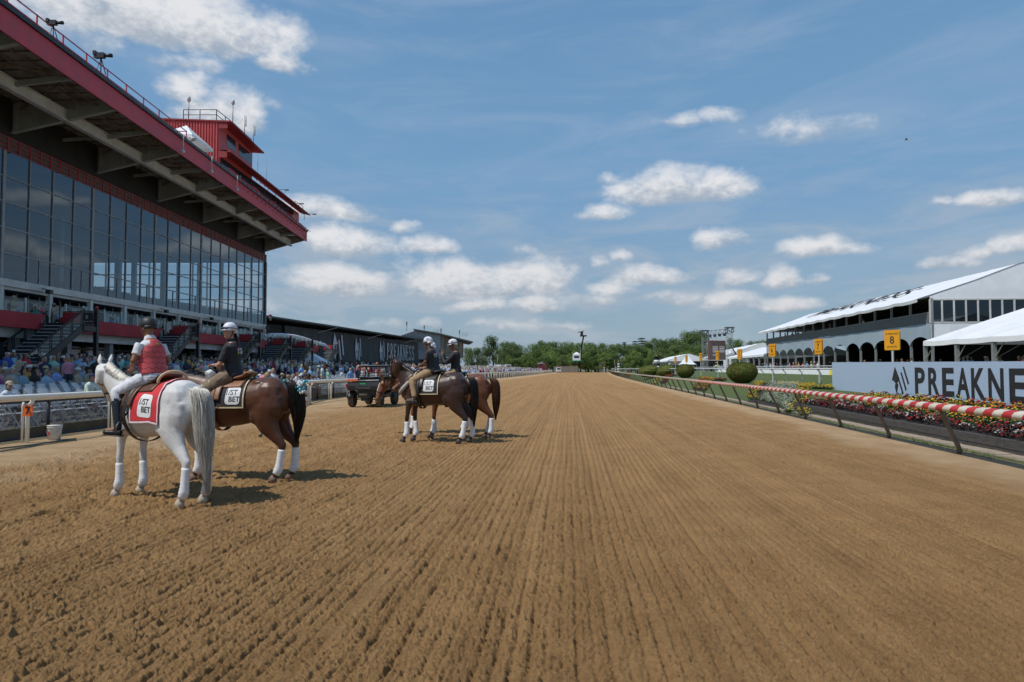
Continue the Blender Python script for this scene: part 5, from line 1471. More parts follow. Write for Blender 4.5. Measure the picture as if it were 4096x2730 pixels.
# local: x along the long front (away from camera), y negative = to the right (+X world) -> depth
W_T = 34.0; EZ, DZ, RZ = 8.5, 6.15, 12.6; SL = 12.0
def ly(d): return -d
q = MB()
prof = [(-1.15, EZ - .35), (-1.2, EZ - .05), (0, EZ + .35), (4, 10.2), (8, 11.75), (11, 12.45), (13.5, 12.75), (17, 12.9), (20.5, 12.75), (26, 11.75), (30, 10.2), (34, EZ + .35), (35.2, EZ - .05)]
nb_ = 13; 
for i in range(nb_ * 3):
    x0 = -.08 + (TL + 1.3) * i / (nb_ * 3); x1 = -.08 + (TL + 1.3) * (i + 1) / (nb_ * 3)
    for (d0, z0), (d1, z1) in zip(prof, prof[1:]):
        s0 = -.10 * abs(math.sin(math.pi * i / 3)) ; s1 = -.10 * abs(math.sin(math.pi * (i + 1) / 3))
        q.add([(x0, ly(d0), z0 + s0), (x0, ly(d1), z1 + s0), (x1, ly(d1), z1 + s1), (x1, ly(d0), z0 + s1)], [(0, 1, 2, 3)], True)
q.build('roof', m_vinyl, tent)
q = MB()
pg = [(0, EZ + .3)] + prof[3:11] + [(34, EZ + .3)]
for x in (-.02, TL):
    q = MB()
    for (d0, z0), (d1, z1) in zip(pg, pg[1:]): q.add([(x, ly(d0), EZ - .1), (x, ly(d1), EZ - .1), (x, ly(d1), z1 - .08), (x, ly(d0), z0 - .08)], [(0, 1, 2, 3)])
    q.build('gable', m_vinyl, tent)
place_mesh('roof_lettering', text_mesh('PREAKNESS', 4.6, m_bprint, .02, sx=1.5), mat_face((TL * .56, ly(5.6), 10.95), (-1, 0, 0), (0, -(8 - 4), 1.55)), tent)
tpp = MB()
q = MB(); q.box(-.0, TL, ly(W_T), ly(.15), DZ - .25, DZ); q.build('upper_floor', m_tgrey, tent)
MB().box(.1, TL - .1, ly(W_T - .3), ly(.3), EZ + .1, EZ + .2).build('added_shade_sheet', mat('tent_interior', (0.045, 0.045, 0.045), .9, var=.4, vscale=.3), tent)  # dark sheet added under the translucent roof to keep the upper floor dim
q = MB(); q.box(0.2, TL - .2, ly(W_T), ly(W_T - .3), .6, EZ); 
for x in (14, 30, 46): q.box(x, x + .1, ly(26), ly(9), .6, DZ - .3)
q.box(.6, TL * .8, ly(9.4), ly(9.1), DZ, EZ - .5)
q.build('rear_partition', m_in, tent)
ncol = 14
for i in range(ncol + 1):
    x = TL * i / ncol
    spm = MB().box(x - .09, x + .09, ly(.26), ly(.05), .6, EZ); spm.build('column', m_tgrey, tent)
q = MB()
for i in range(ncol):
    x0, x1 = TL * i / ncol, TL * (i + 1) / ncol; n = 10
    for j in range(n):
        f0, f1 = j / n, (j + 1) / n; a0 = 4.05 + .85 * math.sin(math.pi * f0) ** .6; a1 = 4.05 + .85 * math.sin(math.pi * f1) ** .6
        q.add([(lerp(x0, x1, f0), .0, a0), (lerp(x0, x1, f1), .0, a1), (lerp(x0, x1, f1), .0, DZ), (lerp(x0, x1, f0), .0, DZ)], [(3, 2, 1, 0)])
q.build('arched_fascia', m_band, tent)
m_bars = mat('grey_railing_panel', (0.14, 0.145, 0.15), .6)
q = MB(); q.box(0, TL, ly(.02), ly(-.01), DZ + .05, DZ + 1.0)
q.build('balustrade', m_bars, tent)
q = MB(); q.box(0, TL, ly(.05), .04, DZ + .98, DZ + 1.05); x = 0
while x < TL: q.box(x, x + .04, 0.01, .03, DZ, DZ + 1.0); x += .35
q.build('balustrade_rail', m_tgrey, tent)
q = MB(); 
for i in range(5): q.box(6 + i * 11, 7.5 + i * 11, ly(5.8), ly(4.5), DZ, DZ + .9)
x = 2
while x < TL - 2:
    q.box(x, x + .7, ly(3.2), ly(2.4), DZ + .72, DZ + .78); q.box(x + .3, x + .36, ly(2.85), ly(2.8), DZ, DZ + .72); x += 1.9
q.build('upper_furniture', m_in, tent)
q = MB(); d = 0; 
while d < W_T: q.box(-.06, .04, ly(d + .07), ly(d - .07), DZ, EZ - .1); d += 1.07
for z in (DZ + .03, EZ - .12): q.box(-.06, .04, ly(W_T), 0, z - .07, z + .07)
q.build('window_frame', m_white, tent)
g = MB(); g.quad((0, 0, DZ), (0, ly(W_T), DZ), (0, ly(W_T), EZ - .1), (0, 0, EZ - .1)); g.build('gable_glazing', glass_mat('tent_glass', (.42, .45, .47), .08, .6), tent)
q = MB(); n = 20
for i in range(n):
    d0, d1 = i * W_T / n, (i + 1) * W_T / n
    q.add([(-.1 - .2 * (i % 2), ly(d0), 4.1), (-.1 - .2 * ((i + 1) % 2), ly(d1), 4.1), (-.03, ly(d1), DZ), (-.03, ly(d0), DZ)], [(0, 1, 2, 3)], True)
q.build('gable_skirt', m_vinyl, tent)
# generic frame marquee: front eave from a to b, roof rising to a ridge at depth dp
def marquee(name, lab, a, b, dp, ez, rz, zg, nbay, side=1, posts=True, back=True, flat=None):
    a = Vector((a[0], a[1], 0)); b = Vector((b[0], b[1], 0)); d = b - a; L = d.length
    t = thing(name, lab, 'tent', (a.x, a.y, 0)); t.rotation_euler = (0, 0, math.atan2(d.y, d.x))
    s = -side; q = MB(); K = nbay * 3
    for i in range(K):
        x0, x1 = L * i / K, L * (i + 1) / K; g0 = -.07 * abs(math.sin(math.pi * i / 3)); g1 = -.07 * abs(math.sin(math.pi * (i + 1) / 3))
        P = [(-.15, ez - .4), (-.12, ez), (dp, rz), (2 * dp + .12, ez), (2 * dp + .15, ez - .4)]
        for (d0, z0), (d1, z1) in zip(P, P[1:]):
            for m_ in range(3):
                f0, f1 = m_ / 3, (m_ + 1) / 3
                q.add([(x0, s * lerp(d0, d1, f0), lerp(z0, z1, f0) + g0), (x0, s * lerp(d0, d1, f1), lerp(z0, z1, f1) + g0), (x1, s * lerp(d0, d1, f1), lerp(z0, z1, f1) + g1), (x1, s * lerp(d0, d1, f0), lerp(z0, z1, f0) + g1)], [(0, 1, 2, 3)], True)
    q.build('roof', m_vinyl, t)
    for x in (.05, L - .05):
        q = MB(); q.add([(x, 0, ez - .3), (x, s * 2 * dp, ez - .3), (x, s * 2 * dp, ez), (x, s * dp, rz - .05), (x, 0, ez)], [(0, 1, 2, 3, 4)]); q.build('gable', m_vinyl, t)
    if posts:
        for i in range(nbay + 1):
            x = L * i / nbay; MB().box(x - .1, x + .1, -.1 if s > 0 else -.2, .2 if s > 0 else .1, zg, ez).build('column', m_tgrey, t)
        q = MB()
        for i in range(nbay): x = L * i / nbay; q.bar((x, s * .1, ez - 1.6), (x + 1.2, s * .1, ez - .3), .06); q.bar((x, s * .2, 1.0), (x + 2.4, s * 3.5, ez - .5), .05)
        q.build('brace', m_tgrey, t)
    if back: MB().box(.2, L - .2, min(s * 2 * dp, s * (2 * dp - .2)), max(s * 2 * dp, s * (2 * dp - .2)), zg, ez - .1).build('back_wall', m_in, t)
    return t
marquee('marquee', 'white roofed open marquee in front of the two storey tent at the right edge', (36.3, 60), (35.0, 24), 9.5, 4.2, 7.4, .9, 8, side=-1)
marquee('marquee', 'long low white marquee just left of the two storey tent', (47.0, 127), (52.5, 166), 8, 4.5, 6.9, 1.0, 8, side=1)
marquee('marquee', 'white marquee behind the left edge of the video board', (53.0, 232), (62, 300), 7, 4.6, 6.9, 1.0, 7, side=1)
t = marquee('marquee', 'big plain white marquee between the video board and the low marquee', (66, 205), (80, 285), 9, 6.4, 9.6, 1.0, 6, side=1, posts=False)
MB().box(0, 81, -.2, 0, 1, 6.3).build('side_wall', m_vinyl, t)
# row of pointed tents
for i in range(8):
    f = i / 7; u = lerp(2752, 2690, f); Y = lerp(215, 300, f); X = (u - 2048) / F * Y
    t = thing('pointed_tent', 'white pointed canopy in the row of small peaked tents', 'tent', (X, Y, 1.0), group='row of small white peaked tents')
    h_ = 2.1; s = 2.1; q = MB(); K = 5
    for k in range(4):
        c0 = ((-1, -1), (1, -1), (1, 1), (-1, 1))[k]; c1 = ((1, -1), (1, 1), (-1, 1), (-1, -1))[k]
        for m_ in range(K):
            f0, f1 = m_ / K, (m_ + 1) / K; r0, r1 = s * (1 - f0), s * (1 - f1); z0, z1 = h_ + 2.9 * f0 ** 1.5, h_ + 2.9 * f1 ** 1.5
            q.add([(c0[0] * r0, c0[1] * r0, z0), (c1[0] * r0, c1[1] * r0, z0), (c1[0] * r1, c1[1] * r1, z1), (c0[0] * r1, c0[1] * r1, z1)], [(0, 1, 2, 3)])
    q.build('canopy', m_vinyl, t)
    q = MB(); q.box(-s, s, s - .1, s, 0, h_); 
    for a in (-1, 1): q.box(a * s * .98 - .08, a * s * .98 + .08, -s * .98 - .08, -s * .98 + .08, 0, h_)
    q.build('tent_wall', m_tgrey if i else mat('grey_wall', (.2, .2, .2)), t)
# ---- video board on truss towers
Yv = 190.0
def vb(u, v): return onY(u, v, Yv)
vt = thing('video_board', 'tall dark results screen hung between lattice truss towers', 'screen', (vb(2868, 1460).x, Yv, 1.0))
VI = Matrix.Translation(-vt.location)
def vpart(mb, nm, m): me = mb.mesh(nm, m); me.transform(VI); return link(nm, me, vt)
def truss(q, a, b, w, n, r=.07):
    a, b = Vector(a), Vector(b); t = (b - a).normalized(); x = Vector((0, 1, 0)); y = t.cross(x).normalized()
    cs = [a + (x * i + y * j) * w / 2 for i, j in ((-1, -1), (1, -1), (1, 1), (-1, 1))]; d = b - a
    for c in cs: q.bar(c, c + d, r)
    for i in range(n):
        for k in range(4):
            p, r2 = (cs[k], cs[(k + 1) % 4]) if i % 2 else (cs[(k + 1) % 4], cs[k]); q.bar(p + d * i / n, r2 + d * (i + 1) / n, r * .7)
m_truss = mat('truss_aluminium', (0.42, 0.43, 0.44), .5, metal=.2); m_dtr = mat('dark_truss', (0.09, 0.09, 0.10), .6)
xa, xb = vb(2820, 1460).x, vb(2906, 1460).x
zt1, zt2 = vb(2820, 1322).z, vb(2906, 1312).z
q = MB(); truss(q, (xa, Yv, 1), (xa, Yv, zt1 - 1.5), 1.3, 20); vpart(q, 'truss_tower', m_truss)
q = MB(); truss(q, (xb, Yv - 3, 1), (xb, Yv - 3, zt2 - 1.5), 1.3, 20); vpart(q, 'truss_tower', m_truss)
q = MB(); truss(q, (xa, Yv, vb(2820, 1336).z), (xb, Yv - 3, vb(2906, 1327).z), 1.3, 12); vpart(q, 'top_truss', m_dtr)
q = MB(); truss(q, (xa, Yv, vb(2820, 1360).z), (xb, Yv - 3, vb(2906, 1354).z), .7, 14, .05)
vpart(q, 'light_truss', m_truss)
q = MB()
for (x, y, z) in ((xa, Yv, zt1), (xb, Yv - 3, zt2)): truss(q, (x, y, z - 1.6), (x, y, z), 1.8, 3, .12); q.box(x - 1.1, x + 1.1, y - 1.1, y + 1.1, z - .2, z)
vpart(q, 'chain_motor_head', m_dtr)
q = MB()
for i in range(4): x = lerp(xa + 1, xb - 1, i / 3); z = lerp(vb(2820, 1352).z, vb(2906, 1346).z, i / 3); q.box(x - .35, x + .35, Yv - 2, Yv - 1.4, z, z + .8)
vpart(q, 'spotlight', m_dtr)
sx0, sx1 = vb(2829, 1460).x, vb(2898, 1460).x; sz0, sz1 = vb(2860, 1441).z, vb(2860, 1364).z
q = MB(); q.box(sx0, sx1, Yv - 1.2, Yv - .6, sz0, sz1); vpart(q, 'screen', mat('led_screen', (0.055, 0.045, 0.045), .5, emis=((.12, .09, .09), .35)))
m_led = mat('led_text', (0.3, 0.3, 0.32), .5, emis=((.5, .5, .55), .25)); m_ledr = mat('led_red', (0.14, 0.06, 0.06), .5, emis=((.3, .1, .1), .2))
W_, H_ = sx1 - sx0, sz1 - sz0
q = MB()
for r in range(5):
    for cx in (.25, .64): z = sz1 - H_ * (.30 + .085 * r) if r < 4 else sz1 - H_ * .72
    for cx in ((.25, .64) if r < 4 else (.25,)): q.box(sx0 + W_ * cx, sx0 + W_ * (cx + .30), Yv - 1.23, Yv - 1.2, z - H_ * .05, z)
vpart(q, 'results_row', m_led)
q = MB(); q.box(sx0, sx1, Yv - 1.23, Yv - 1.2, sz1 - H_ * .06, sz1); q.box(sx0, sx0 + W_ * .08, Yv - 1.23, Yv - 1.2, sz0, sz1 - H_ * .12)
for r in range(2): q.box(sx0 + W_ * .6, sx0 + W_ * .64, Yv - 1.23, Yv - 1.2, sz1 - H_ * (.34 + .085 * r), sz1 - H_ * (.31 + .085 * r))
vpart(q, 'results_heading', m_ledr)
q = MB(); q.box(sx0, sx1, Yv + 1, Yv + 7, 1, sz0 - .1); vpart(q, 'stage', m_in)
q = MB(); q.bar((xb + .5, Yv - 3, vb(2906, 1390).z), (vb(2932, 1422).x, Yv - 3, vb(2932, 1422).z), .3); vpart(q, 'stay', m_black)
# ================================================================ people: shared builders
def V3(*a): return Vector(a)
def seg_frame(a, b):
    t = (b - a).normalized(); return t
def hand_prims(q, wrist, d, back, side, curl=.6, spread=.0, n=6, grip=False):
    """palm, four unequal bent fingers and a thumb leaving the side of the palm"""
    d = d.normalized(); back = (back - d * back.dot(d)).normalized(); s = d.cross(back) * side
    pe = wrist + d * .088
    q.loft([(wrist - d * .012, .022, .026), (wrist + d * .02, .018, .034), (wrist + d * .06, .016, .042), (pe, .013, .038)], back, 10)
    for i, (o, L) in enumerate(((.031, .072), (.011, .080), (-.010, .075), (-.030, .060))):
        p = pe + s * o - d * .006; dd = d.copy(); pts = [p - d * .02, p]
        for k, f in enumerate((.45, .3, .25)):
            dd = (dd * math.cos(curl * (.8 + .15 * i * .3)) - back * math.sin(curl * (.8 + .15 * i * .3))).normalized() if k or grip else (dd * math.cos(curl * .5) - back * math.sin(curl * .5)).normalized()
            back = back; pts.append(pts[-1] + dd * L * f)
        q.tube(pts, [.0095, .0095, .009, .0085, .0065], n)
    tb = wrist + d * .022 + s * .030; td = (d * .62 + s * .62 - back * .45).normalized(); t2 = (d * .85 + s * .1 - back * .5).normalized()
    q.tube([tb - s * .015, tb, tb + td * .038, tb + td * .038 + t2 * .028], [.013, .0125, .0105, .008], n)
def head_prims(q, Mh, face=True, n=16):
    st = [((.010, 0, -.012), .045, .045), ((.030, 0, .012), .066, .052), ((.026, 0, .045), .084, .064), ((.018, 0, .085), .094, .071), ((.010, 0, .125), .098, .076), ((.004, 0, .165), .094, .075), ((.000, 0, .200), .078, .064), ((-.002, 0, .225), .042, .036)]
    q.loft([(Mh @ Vector(p), a, b) for p, a, b in st], Mh.to_3x3() @ Vector((1, 0, 0)), n)
    if face:
        R3 = Mh
        q.loft([(R3 @ V3(.098, 0, .118), .010, .010), (R3 @ V3(.118, 0, .092), .013, .013), (R3 @ V3(.124, 0, .078), .012, .017), (R3 @ V3(.105, 0, .070), .008, .014)], None, 8)
        q.ball(R3 @ V3(.082, 0, .012), .026, 8, (1, 1.1, .8)); q.ball(R3 @ V3(.100, 0, .042), .016, 8, (.8, 1.6, .8))
        for s in (-1, 1):
            q.ball(R3 @ V3(.088, s * .032, .122), .018, 8, (.8, 1.4, .6)); q.ball(R3 @ V3(.074, s * .043, .075), .024, 8)
            q.ball(R3 @ V3(-.002, s * .078, .088), .028, 8, (.7, .32, 1.15))
def capsule(q, pts, rs, hint=None, n=10): q.loft([(p, r[0], r[1]) if isinstance(r, tuple) else (p, r, r) for p, r in zip(pts, rs)], hint, n)
def limb(a, b, r0, r1, bulge=.12, k=4):
    P = []; S = []
    for i in range(k + 1):
        t = i / k; P.append(a.lerp(b, t)); S.append(lerp(r0, r1, t) * (1 + bulge * math.sin(math.pi * min(1, t * 1.4)) ) )
    return P, S

def rider_parts(J):
    """J: joint dict in the rider's frame, pelvis at the origin, facing +X"""
    lean = Matrix.Rotation(J.get('lean', 0), 4, 'Y'); tw = Matrix.Rotation(J.get('twist', 0), 4, 'Z')
    LT = lean @ tw
    T_ = lambda x, y, z: LT @ V3(x, y, z)
    neckb = T_(.01, 0, .56)
    Mh = Matrix.Translation(T_(.02, 0, .600)) @ tw @ Matrix.Rotation(J.get('hyaw', 0), 4, 'Z') @ Matrix.Rotation(J.get('hpitch', 0), 4, 'Y')
    torso = [((0, 0, -.09), .155, .10), ((-.01, 0, -.03), .175, .125), ((0, 0, .06), .165, .115), ((.01, 0, .16), .150, .105), ((.01, 0, .27), .165, .115), ((.0, 0, .38), .185, .120), ((-.01, 0, .45), .175, .105), ((-.01, 0, .505), .11, .080), ((0, 0, .545), .062, .062), ((.012, 0, .60), .052, .056), ((.018, 0, .63), .05, .052)]
    w = J.get('w', 1.0)
    def tor(q, e, z0=-.2, z1=1, hint=None):
        st = [(T_(*p), a * w + e, b + e) for p, a, b in torso if z0 <= p[2] <= z1]
        q.loft(st, LT.to_3x3() @ V3(0, 1, 0), 18)
    arms = []
    for s in (1, -1):
        sh = T_(-.005, s * (.178 * w), .452); el = V3(*J['el_l' if s > 0 else 'el_r']); wr = V3(*J['wr_l' if s > 0 else 'wr_r']); arms.append((sh, el, wr, s))
    legs = []
    for s in (1, -1):
        k = 'l' if s > 0 else 'r'
        legs.append((V3(.02, s * .095, -.02), V3(*J['kn_' + k]), V3(*J['an_' + k]), V3(*J['to_' + k]), s))
    return T_, Mh, tor, arms, legs, LT
def build_rider(name, label, M, J, cloth, skin, voxel=.0065):
    """one continuous body; shirt, trousers, boots, helmet as children"""
    T_, Mh, tor, arms, legs, LT = rider_parts(J)
    q = MB(); tor(q, 0); head_prims(q, Mh)
    for sh, el, wr, s in arms:
        P, S = limb(sh, el, .052, .040); q.loft([(p, r, r) for p, r in zip(P, S)], None, 10)
        P, S = limb(el, wr, .040, .025, .18); q.loft([(p, r, r * .9) for p, r in zip(P, S)], None, 10)
        hd = V3(*J['hd_l' if s > 0 else 'hd_r']); hand_prims(q, wr, hd, V3(*J.get('hb_l' if s > 0 else 'hb_r', (0, 0, 1))), s * J.get('hs', 1), J.get('curl', .7))
    for hp, kn, an, to, s in legs:
        P, S = limb(hp, kn, .094, .056, .06); q.loft([(p, r, r) for p, r in zip(P, S)], None, 12)
        P, S = limb(kn, an, .056, .036, .22); q.loft([(p, r, r) for p, r in zip(P, S)], None, 12)
        q.tube([an, an.lerp(to, .5) - V3(0, 0, .015), to], [.036, .036, .025], 8)
    me = shell_mesh(q, voxel, 3, .5, 'body'); setmat(me, skin)
    o = link(name, me); o.matrix_world = M; tag(o, label, 'person', cloth.get('group'))
    # eyes
    for s in (-1, 1):
        e = MB().ball(Mh @ V3(.094, s * .031, .104), .0105, 8).build('eye', mat('dark_eye', (.02, .015, .012), .2), o)
    # brows and lips read as small darker forms
    e = MB(); e.tube([Mh @ V3(.112, -.02, .040), Mh @ V3(.117, 0, .041), Mh @ V3(.112, .02, .040)], [.004, .006, .004], 6).build('lips', mat('lip', (.28, .10, .08), .5), o)
    # shirt
    q = MB(); tor(q, cloth.get('se', .018), -.10, .51)
    for sh, el, wr, s in arms:
        e = lerp(0, 1, cloth.get('sleeve', .62))
        if cloth.get('long'):
            P, S = limb(sh, el, .066, .052); q.loft([(p, r, r) for p, r in zip(P, S)], None, 12)
            P, S = limb(el, el.lerp(wr, .93), .050, .034, .1); q.loft([(p, r, r) for p, r in zip(P, S)], None, 12)
        else:
            en = sh.lerp(el, e); P, S = limb(sh, en, .063, .060, .02); q.loft([(p, r, r) for p, r in zip(P, S)], None, 12)
    q.loft([(T_(0, 0, .50), .085, .085), (T_(.008, 0, .56), .070, .072), (T_(.01, 0, .575), .066, .070)], LT.to_3x3() @ V3(0, 1, 0), 14)
    me = shell_mesh(q, .009, 4, .5, 'shirt', (.0045, 14)); setmat(me, cloth['shirt']); shirt = link('shirt', me, o)
    # trousers
    q = MB(); tor(q, .012, -.12, .04)
    for hp, kn, an, to, s in legs:
        r_ = cloth.get('leg_r', (.106, .074, .056)); en = kn.lerp(an, cloth.get('leg_to', .9))
        P, S = limb(hp, kn, r_[0], r_[1], .03); q.loft([(p, r, r) for p, r in zip(P, S)], None, 14)
        P, S = limb(kn, en, r_[1], r_[2], .05); q.loft([(p, r, r) for p, r in zip(P, S)], None, 14)
        q.ball(kn, r_[1] * 1.04, 10)
    me = shell_mesh(q, .010, 4, .5, 'trousers', (.005, 11)); setmat(me, cloth['trousers']); link('trousers', me, o)
    # boots
    for hp, kn, an, to, s in legs:
        q = MB(); top = an.lerp(kn, cloth.get('boot', .22)); fd = (to - an); fd.z = 0; fd.normalize()
        ank = an + V3(0, 0, -.02)
        P, S = limb(top, ank, lerp(.046, .080, cloth.get('boot', .22)), .048, .06); q.loft([(p, r, r) for p, r in zip(P, S)], None, 12)
        sole = V3(0, 0, -.048)
        q.loft([(ank - fd * .055 + sole, .034, .034), (ank - fd * .01 + sole * .9, .046, .040), (ank.lerp(to, .5) + sole * .8, .040, .044), (to + sole * .55, .030, .044), (to + fd * .035 + sole * .6, .020, .028)], (0, 0, 1), 12)
        me = shell_mesh(q, .009, 3, .5, 'boot'); setmat(me, cloth['boots']); b = link('boot', me, o)
        q = MB(); q.loft([(ank - fd * .07 + sole * 1.75, .012, .034), (ank + sole * 1.8, .010, .038), (to + sole * 1.35, .010, .044), (to + fd * .04 + sole * 1.25, .008, .03)], (0, 0, 1), 10); q.build('sole', m_black, b)
    # helmet
    hm = cloth['helmet']; q = MB(); R3 = Mh.to_3x3()
    st = [((.0, 0, .115), .118, .098), ((-.002, 0, .15), .122, .102), ((-.004, 0, .19), .114, .096), ((-.006, 0, .225), .090, .078), ((-.008, 0, .248), .050, .044), ((-.008, 0, .255), .012, .012)]
    q.loft([(Mh @ Vector(p), a, b) for p, a, b in st], R3 @ V3(1, 0, 0), 24)
    q.loft([(Mh @ V3(-.06, 0, .075), .055, .088), (Mh @ V3(-.055, 0, .12), .062, .094)], R3 @ V3(1, 0, 0), 20)
    he = q.build('helmet', hm, o)
    q = MB(); n = 12; pts = []
    for i in range(n + 1):
        a = lerp(-1.15, 1.15, i / n); pts.append((.112 * math.cos(a), .098 * math.sin(a), a))
    vs = []
    for x, y, a in pts:
        pk = .045 * math.cos(a) ** .7 if cloth.get('peak', 1) else .015
        vs += [Mh @ V3(x, y, .128), Mh @ V3(x + pk, y * 1.05, .118), Mh @ V3(x + pk, y * 1.05, .111), Mh @ V3(x, y, .115)]
    fs = []
    for i in range(n):
        for j in range(4): fs.append((i * 4 + j, i * 4 + (j + 1) % 4, (i + 1) * 4 + (j + 1) % 4, (i + 1) * 4 + j))
    q.add(vs, fs, True); q.build('peak', cloth.get('peakm', hm), he)
    q = MB()
    for s in (-1, 1): q.tube([Mh @ V3(.02, s * .085, .12), Mh @ V3(.022, s * .075, .05), Mh @ V3(.035, s * .045, -.002), Mh @ V3(.05, 0, -.018)], .006, 6)
    q.build('chin_strap', m_black, he)
    if cloth.get('goggles'):
        q = MB()
        for i in range(13):
            a0 = lerp(-math.pi, math.pi, i / 13); a1 = lerp(-math.pi, math.pi, (i + 1) / 13)
        ring = [Mh @ V3(.128 * math.cos(a), .108 * math.sin(a), .150 + .012 * math.cos(a)) for a in np.linspace(-math.pi, math.pi, 25)]
        q.tube(ring, .006, 5)
        for s in (-1, 1): q.loft([(Mh @ V3(.118, s * .032, .150), .016, .030), (Mh @ V3(.136, s * .030, .150), .014, .027)], R3 @ V3(0, 0, 1), 10)
        q.build('goggles', m_black, he)
    if cloth.get('logo'):
        for (a, z) in cloth['logo']:
            d = V3(math.cos(a), math.sin(a), .42).normalized(); c = V3(math.cos(a) * .118, math.sin(a) * .099, z)
            r = V3(-math.sin(a), math.cos(a), 0); u = (V3(0, 0, 1) - d * d.z).normalized()
            Ml = Mh @ mat_face(c + d * .004, r, u)
            for k, tx in enumerate(('1/ST', 'BET')): place_mesh('lettering', text_mesh(tx, .040, m_bprint, .0012), Ml @ Matrix.Translation((.012 * k, .018 - .034 * k, 0)), he)
    return o, T_, Mh, LT, shirt
# ================================================================ horses
def coat(name, c1, c2, rough=.38, legs=None, legz=.62, sc=2.5, mix=(.35, .7), dots=0):
    m = bpy.data.materials.new(name); m.use_nodes = True
    T = NT(m.node_tree); b = T.n['Principled BSDF']; co = T.new('ShaderNodeTexCoord').outputs['Object']; x, y, z = T.sep(co)
    f = T.noise(co, sc, 5, .6); cc = T.mixc(T.ramp(f, *mix), c4(c1), c4(c2))
    fine = T.noise(co, 45, 4, .7)
    if dots:
        d = T.ramp(T.noise(co, 60, 2, .5), .62, .72, 0, .5); cc = T.mixc(d, cc, (.25, .24, .23, 1))
    if legs is not None:
        lz = T.m('ADD', z, T.m('MULTIPLY', T.m('SUBTRACT', T.noise(co, 5, 3), .5), .35))
        cc = T.mixc(T.ramp(lz, legz - .22, legz + .22, 1, 0), cc, c4(legs))
    k = T.ramp(fine, .3, .7, .88, 1.06); cc = T.mixc(1.0, cc, T.comb(k, k, k), 'MULTIPLY')
    T.l.new(cc, b.inputs['Base Color']); b.inputs['Roughness'].default_value = rough; b.inputs['Specular IOR Level'].default_value = .45
    b.inputs['Sheen Weight'].default_value = .05
    bn = T.new('ShaderNodeBump'); bn.inputs['Distance'].default_value = .004; T.l.new(T.m('ADD', fine, T.m('MULTIPLY', T.noise(co, 11, 3), 1.2)), bn.inputs['Height']); bn.inputs['Strength'].default_value = .5; T.l.new(bn.outputs[0], b.inputs['Normal'])
    return m
m_wrap = mat('white_leg_bandage', (.74, .74, .75), .8, var=.1, vscale=5, bump=.004, bscale=14, stretch=(.3, .3, 7))
m_leath = mat('brown_leather', (.10, .042, .02), .45, var=.25, vscale=12)
m_dleath = mat('dark_leather', (.025, .016, .012), .45, var=.25, vscale=12)
m_tan = mat('tan_leather', (.26, .11, .05), .5, var=.2, vscale=9)
HIND = [(-.50, 1.30, .26, .150, .12), (-.48, 1.12, .250, .145, .15), (-.48, .97, .210, .125, .16), (-.55, .84, .165, .102, .155), (-.65, .71, .108, .070, .15), (-.735, .62, .080, .054, .15), (-.785, .55, .067, .047, .15), (-.78, .47, .051, .040, .15), (-.77, .38, .038, .032, .15), (-.76, .27, .038, .031, .15), (-.75, .20, .045, .038, .15), (-.72, .14, .038, .034, .15), (-.695, .09, .044, .041, .15)]
FORE = [(.56, 1.12, .19, .085, .12), (.55, .98, .13, .080, .15), (.58, .86, .085, .066, .155), (.60, .74, .062, .052, .15), (.61, .62, .050, .044, .15), (.62, .53, .053, .048, .15), (.615, .45, .041, .038, .15), (.61, .36, .034, .030, .15), (.61, .27, .034, .029, .15), (.612, .20, .042, .036, .15), (.645, .14, .036, .033, .15), (.668, .09, .042, .040, .15)]
TORSO = [(-.775, 1.33, .06, .10), (-.735, 1.30, .145, .20), (-.66, 1.28, .215, .270), (-.56, 1.27, .262, .310), (-.40, 1.255, .285, .325), (-.20, 1.215, .280, .325), (.02, 1.175, .295, .335), (.22, 1.155, .300, .345), (.38, 1.16, .285, .365), (.52, 1.18, .255, .380), (.65, 1.17, .215, .330), (.77, 1.13, .160, .235), (.84, 1.11, .085, .13)]
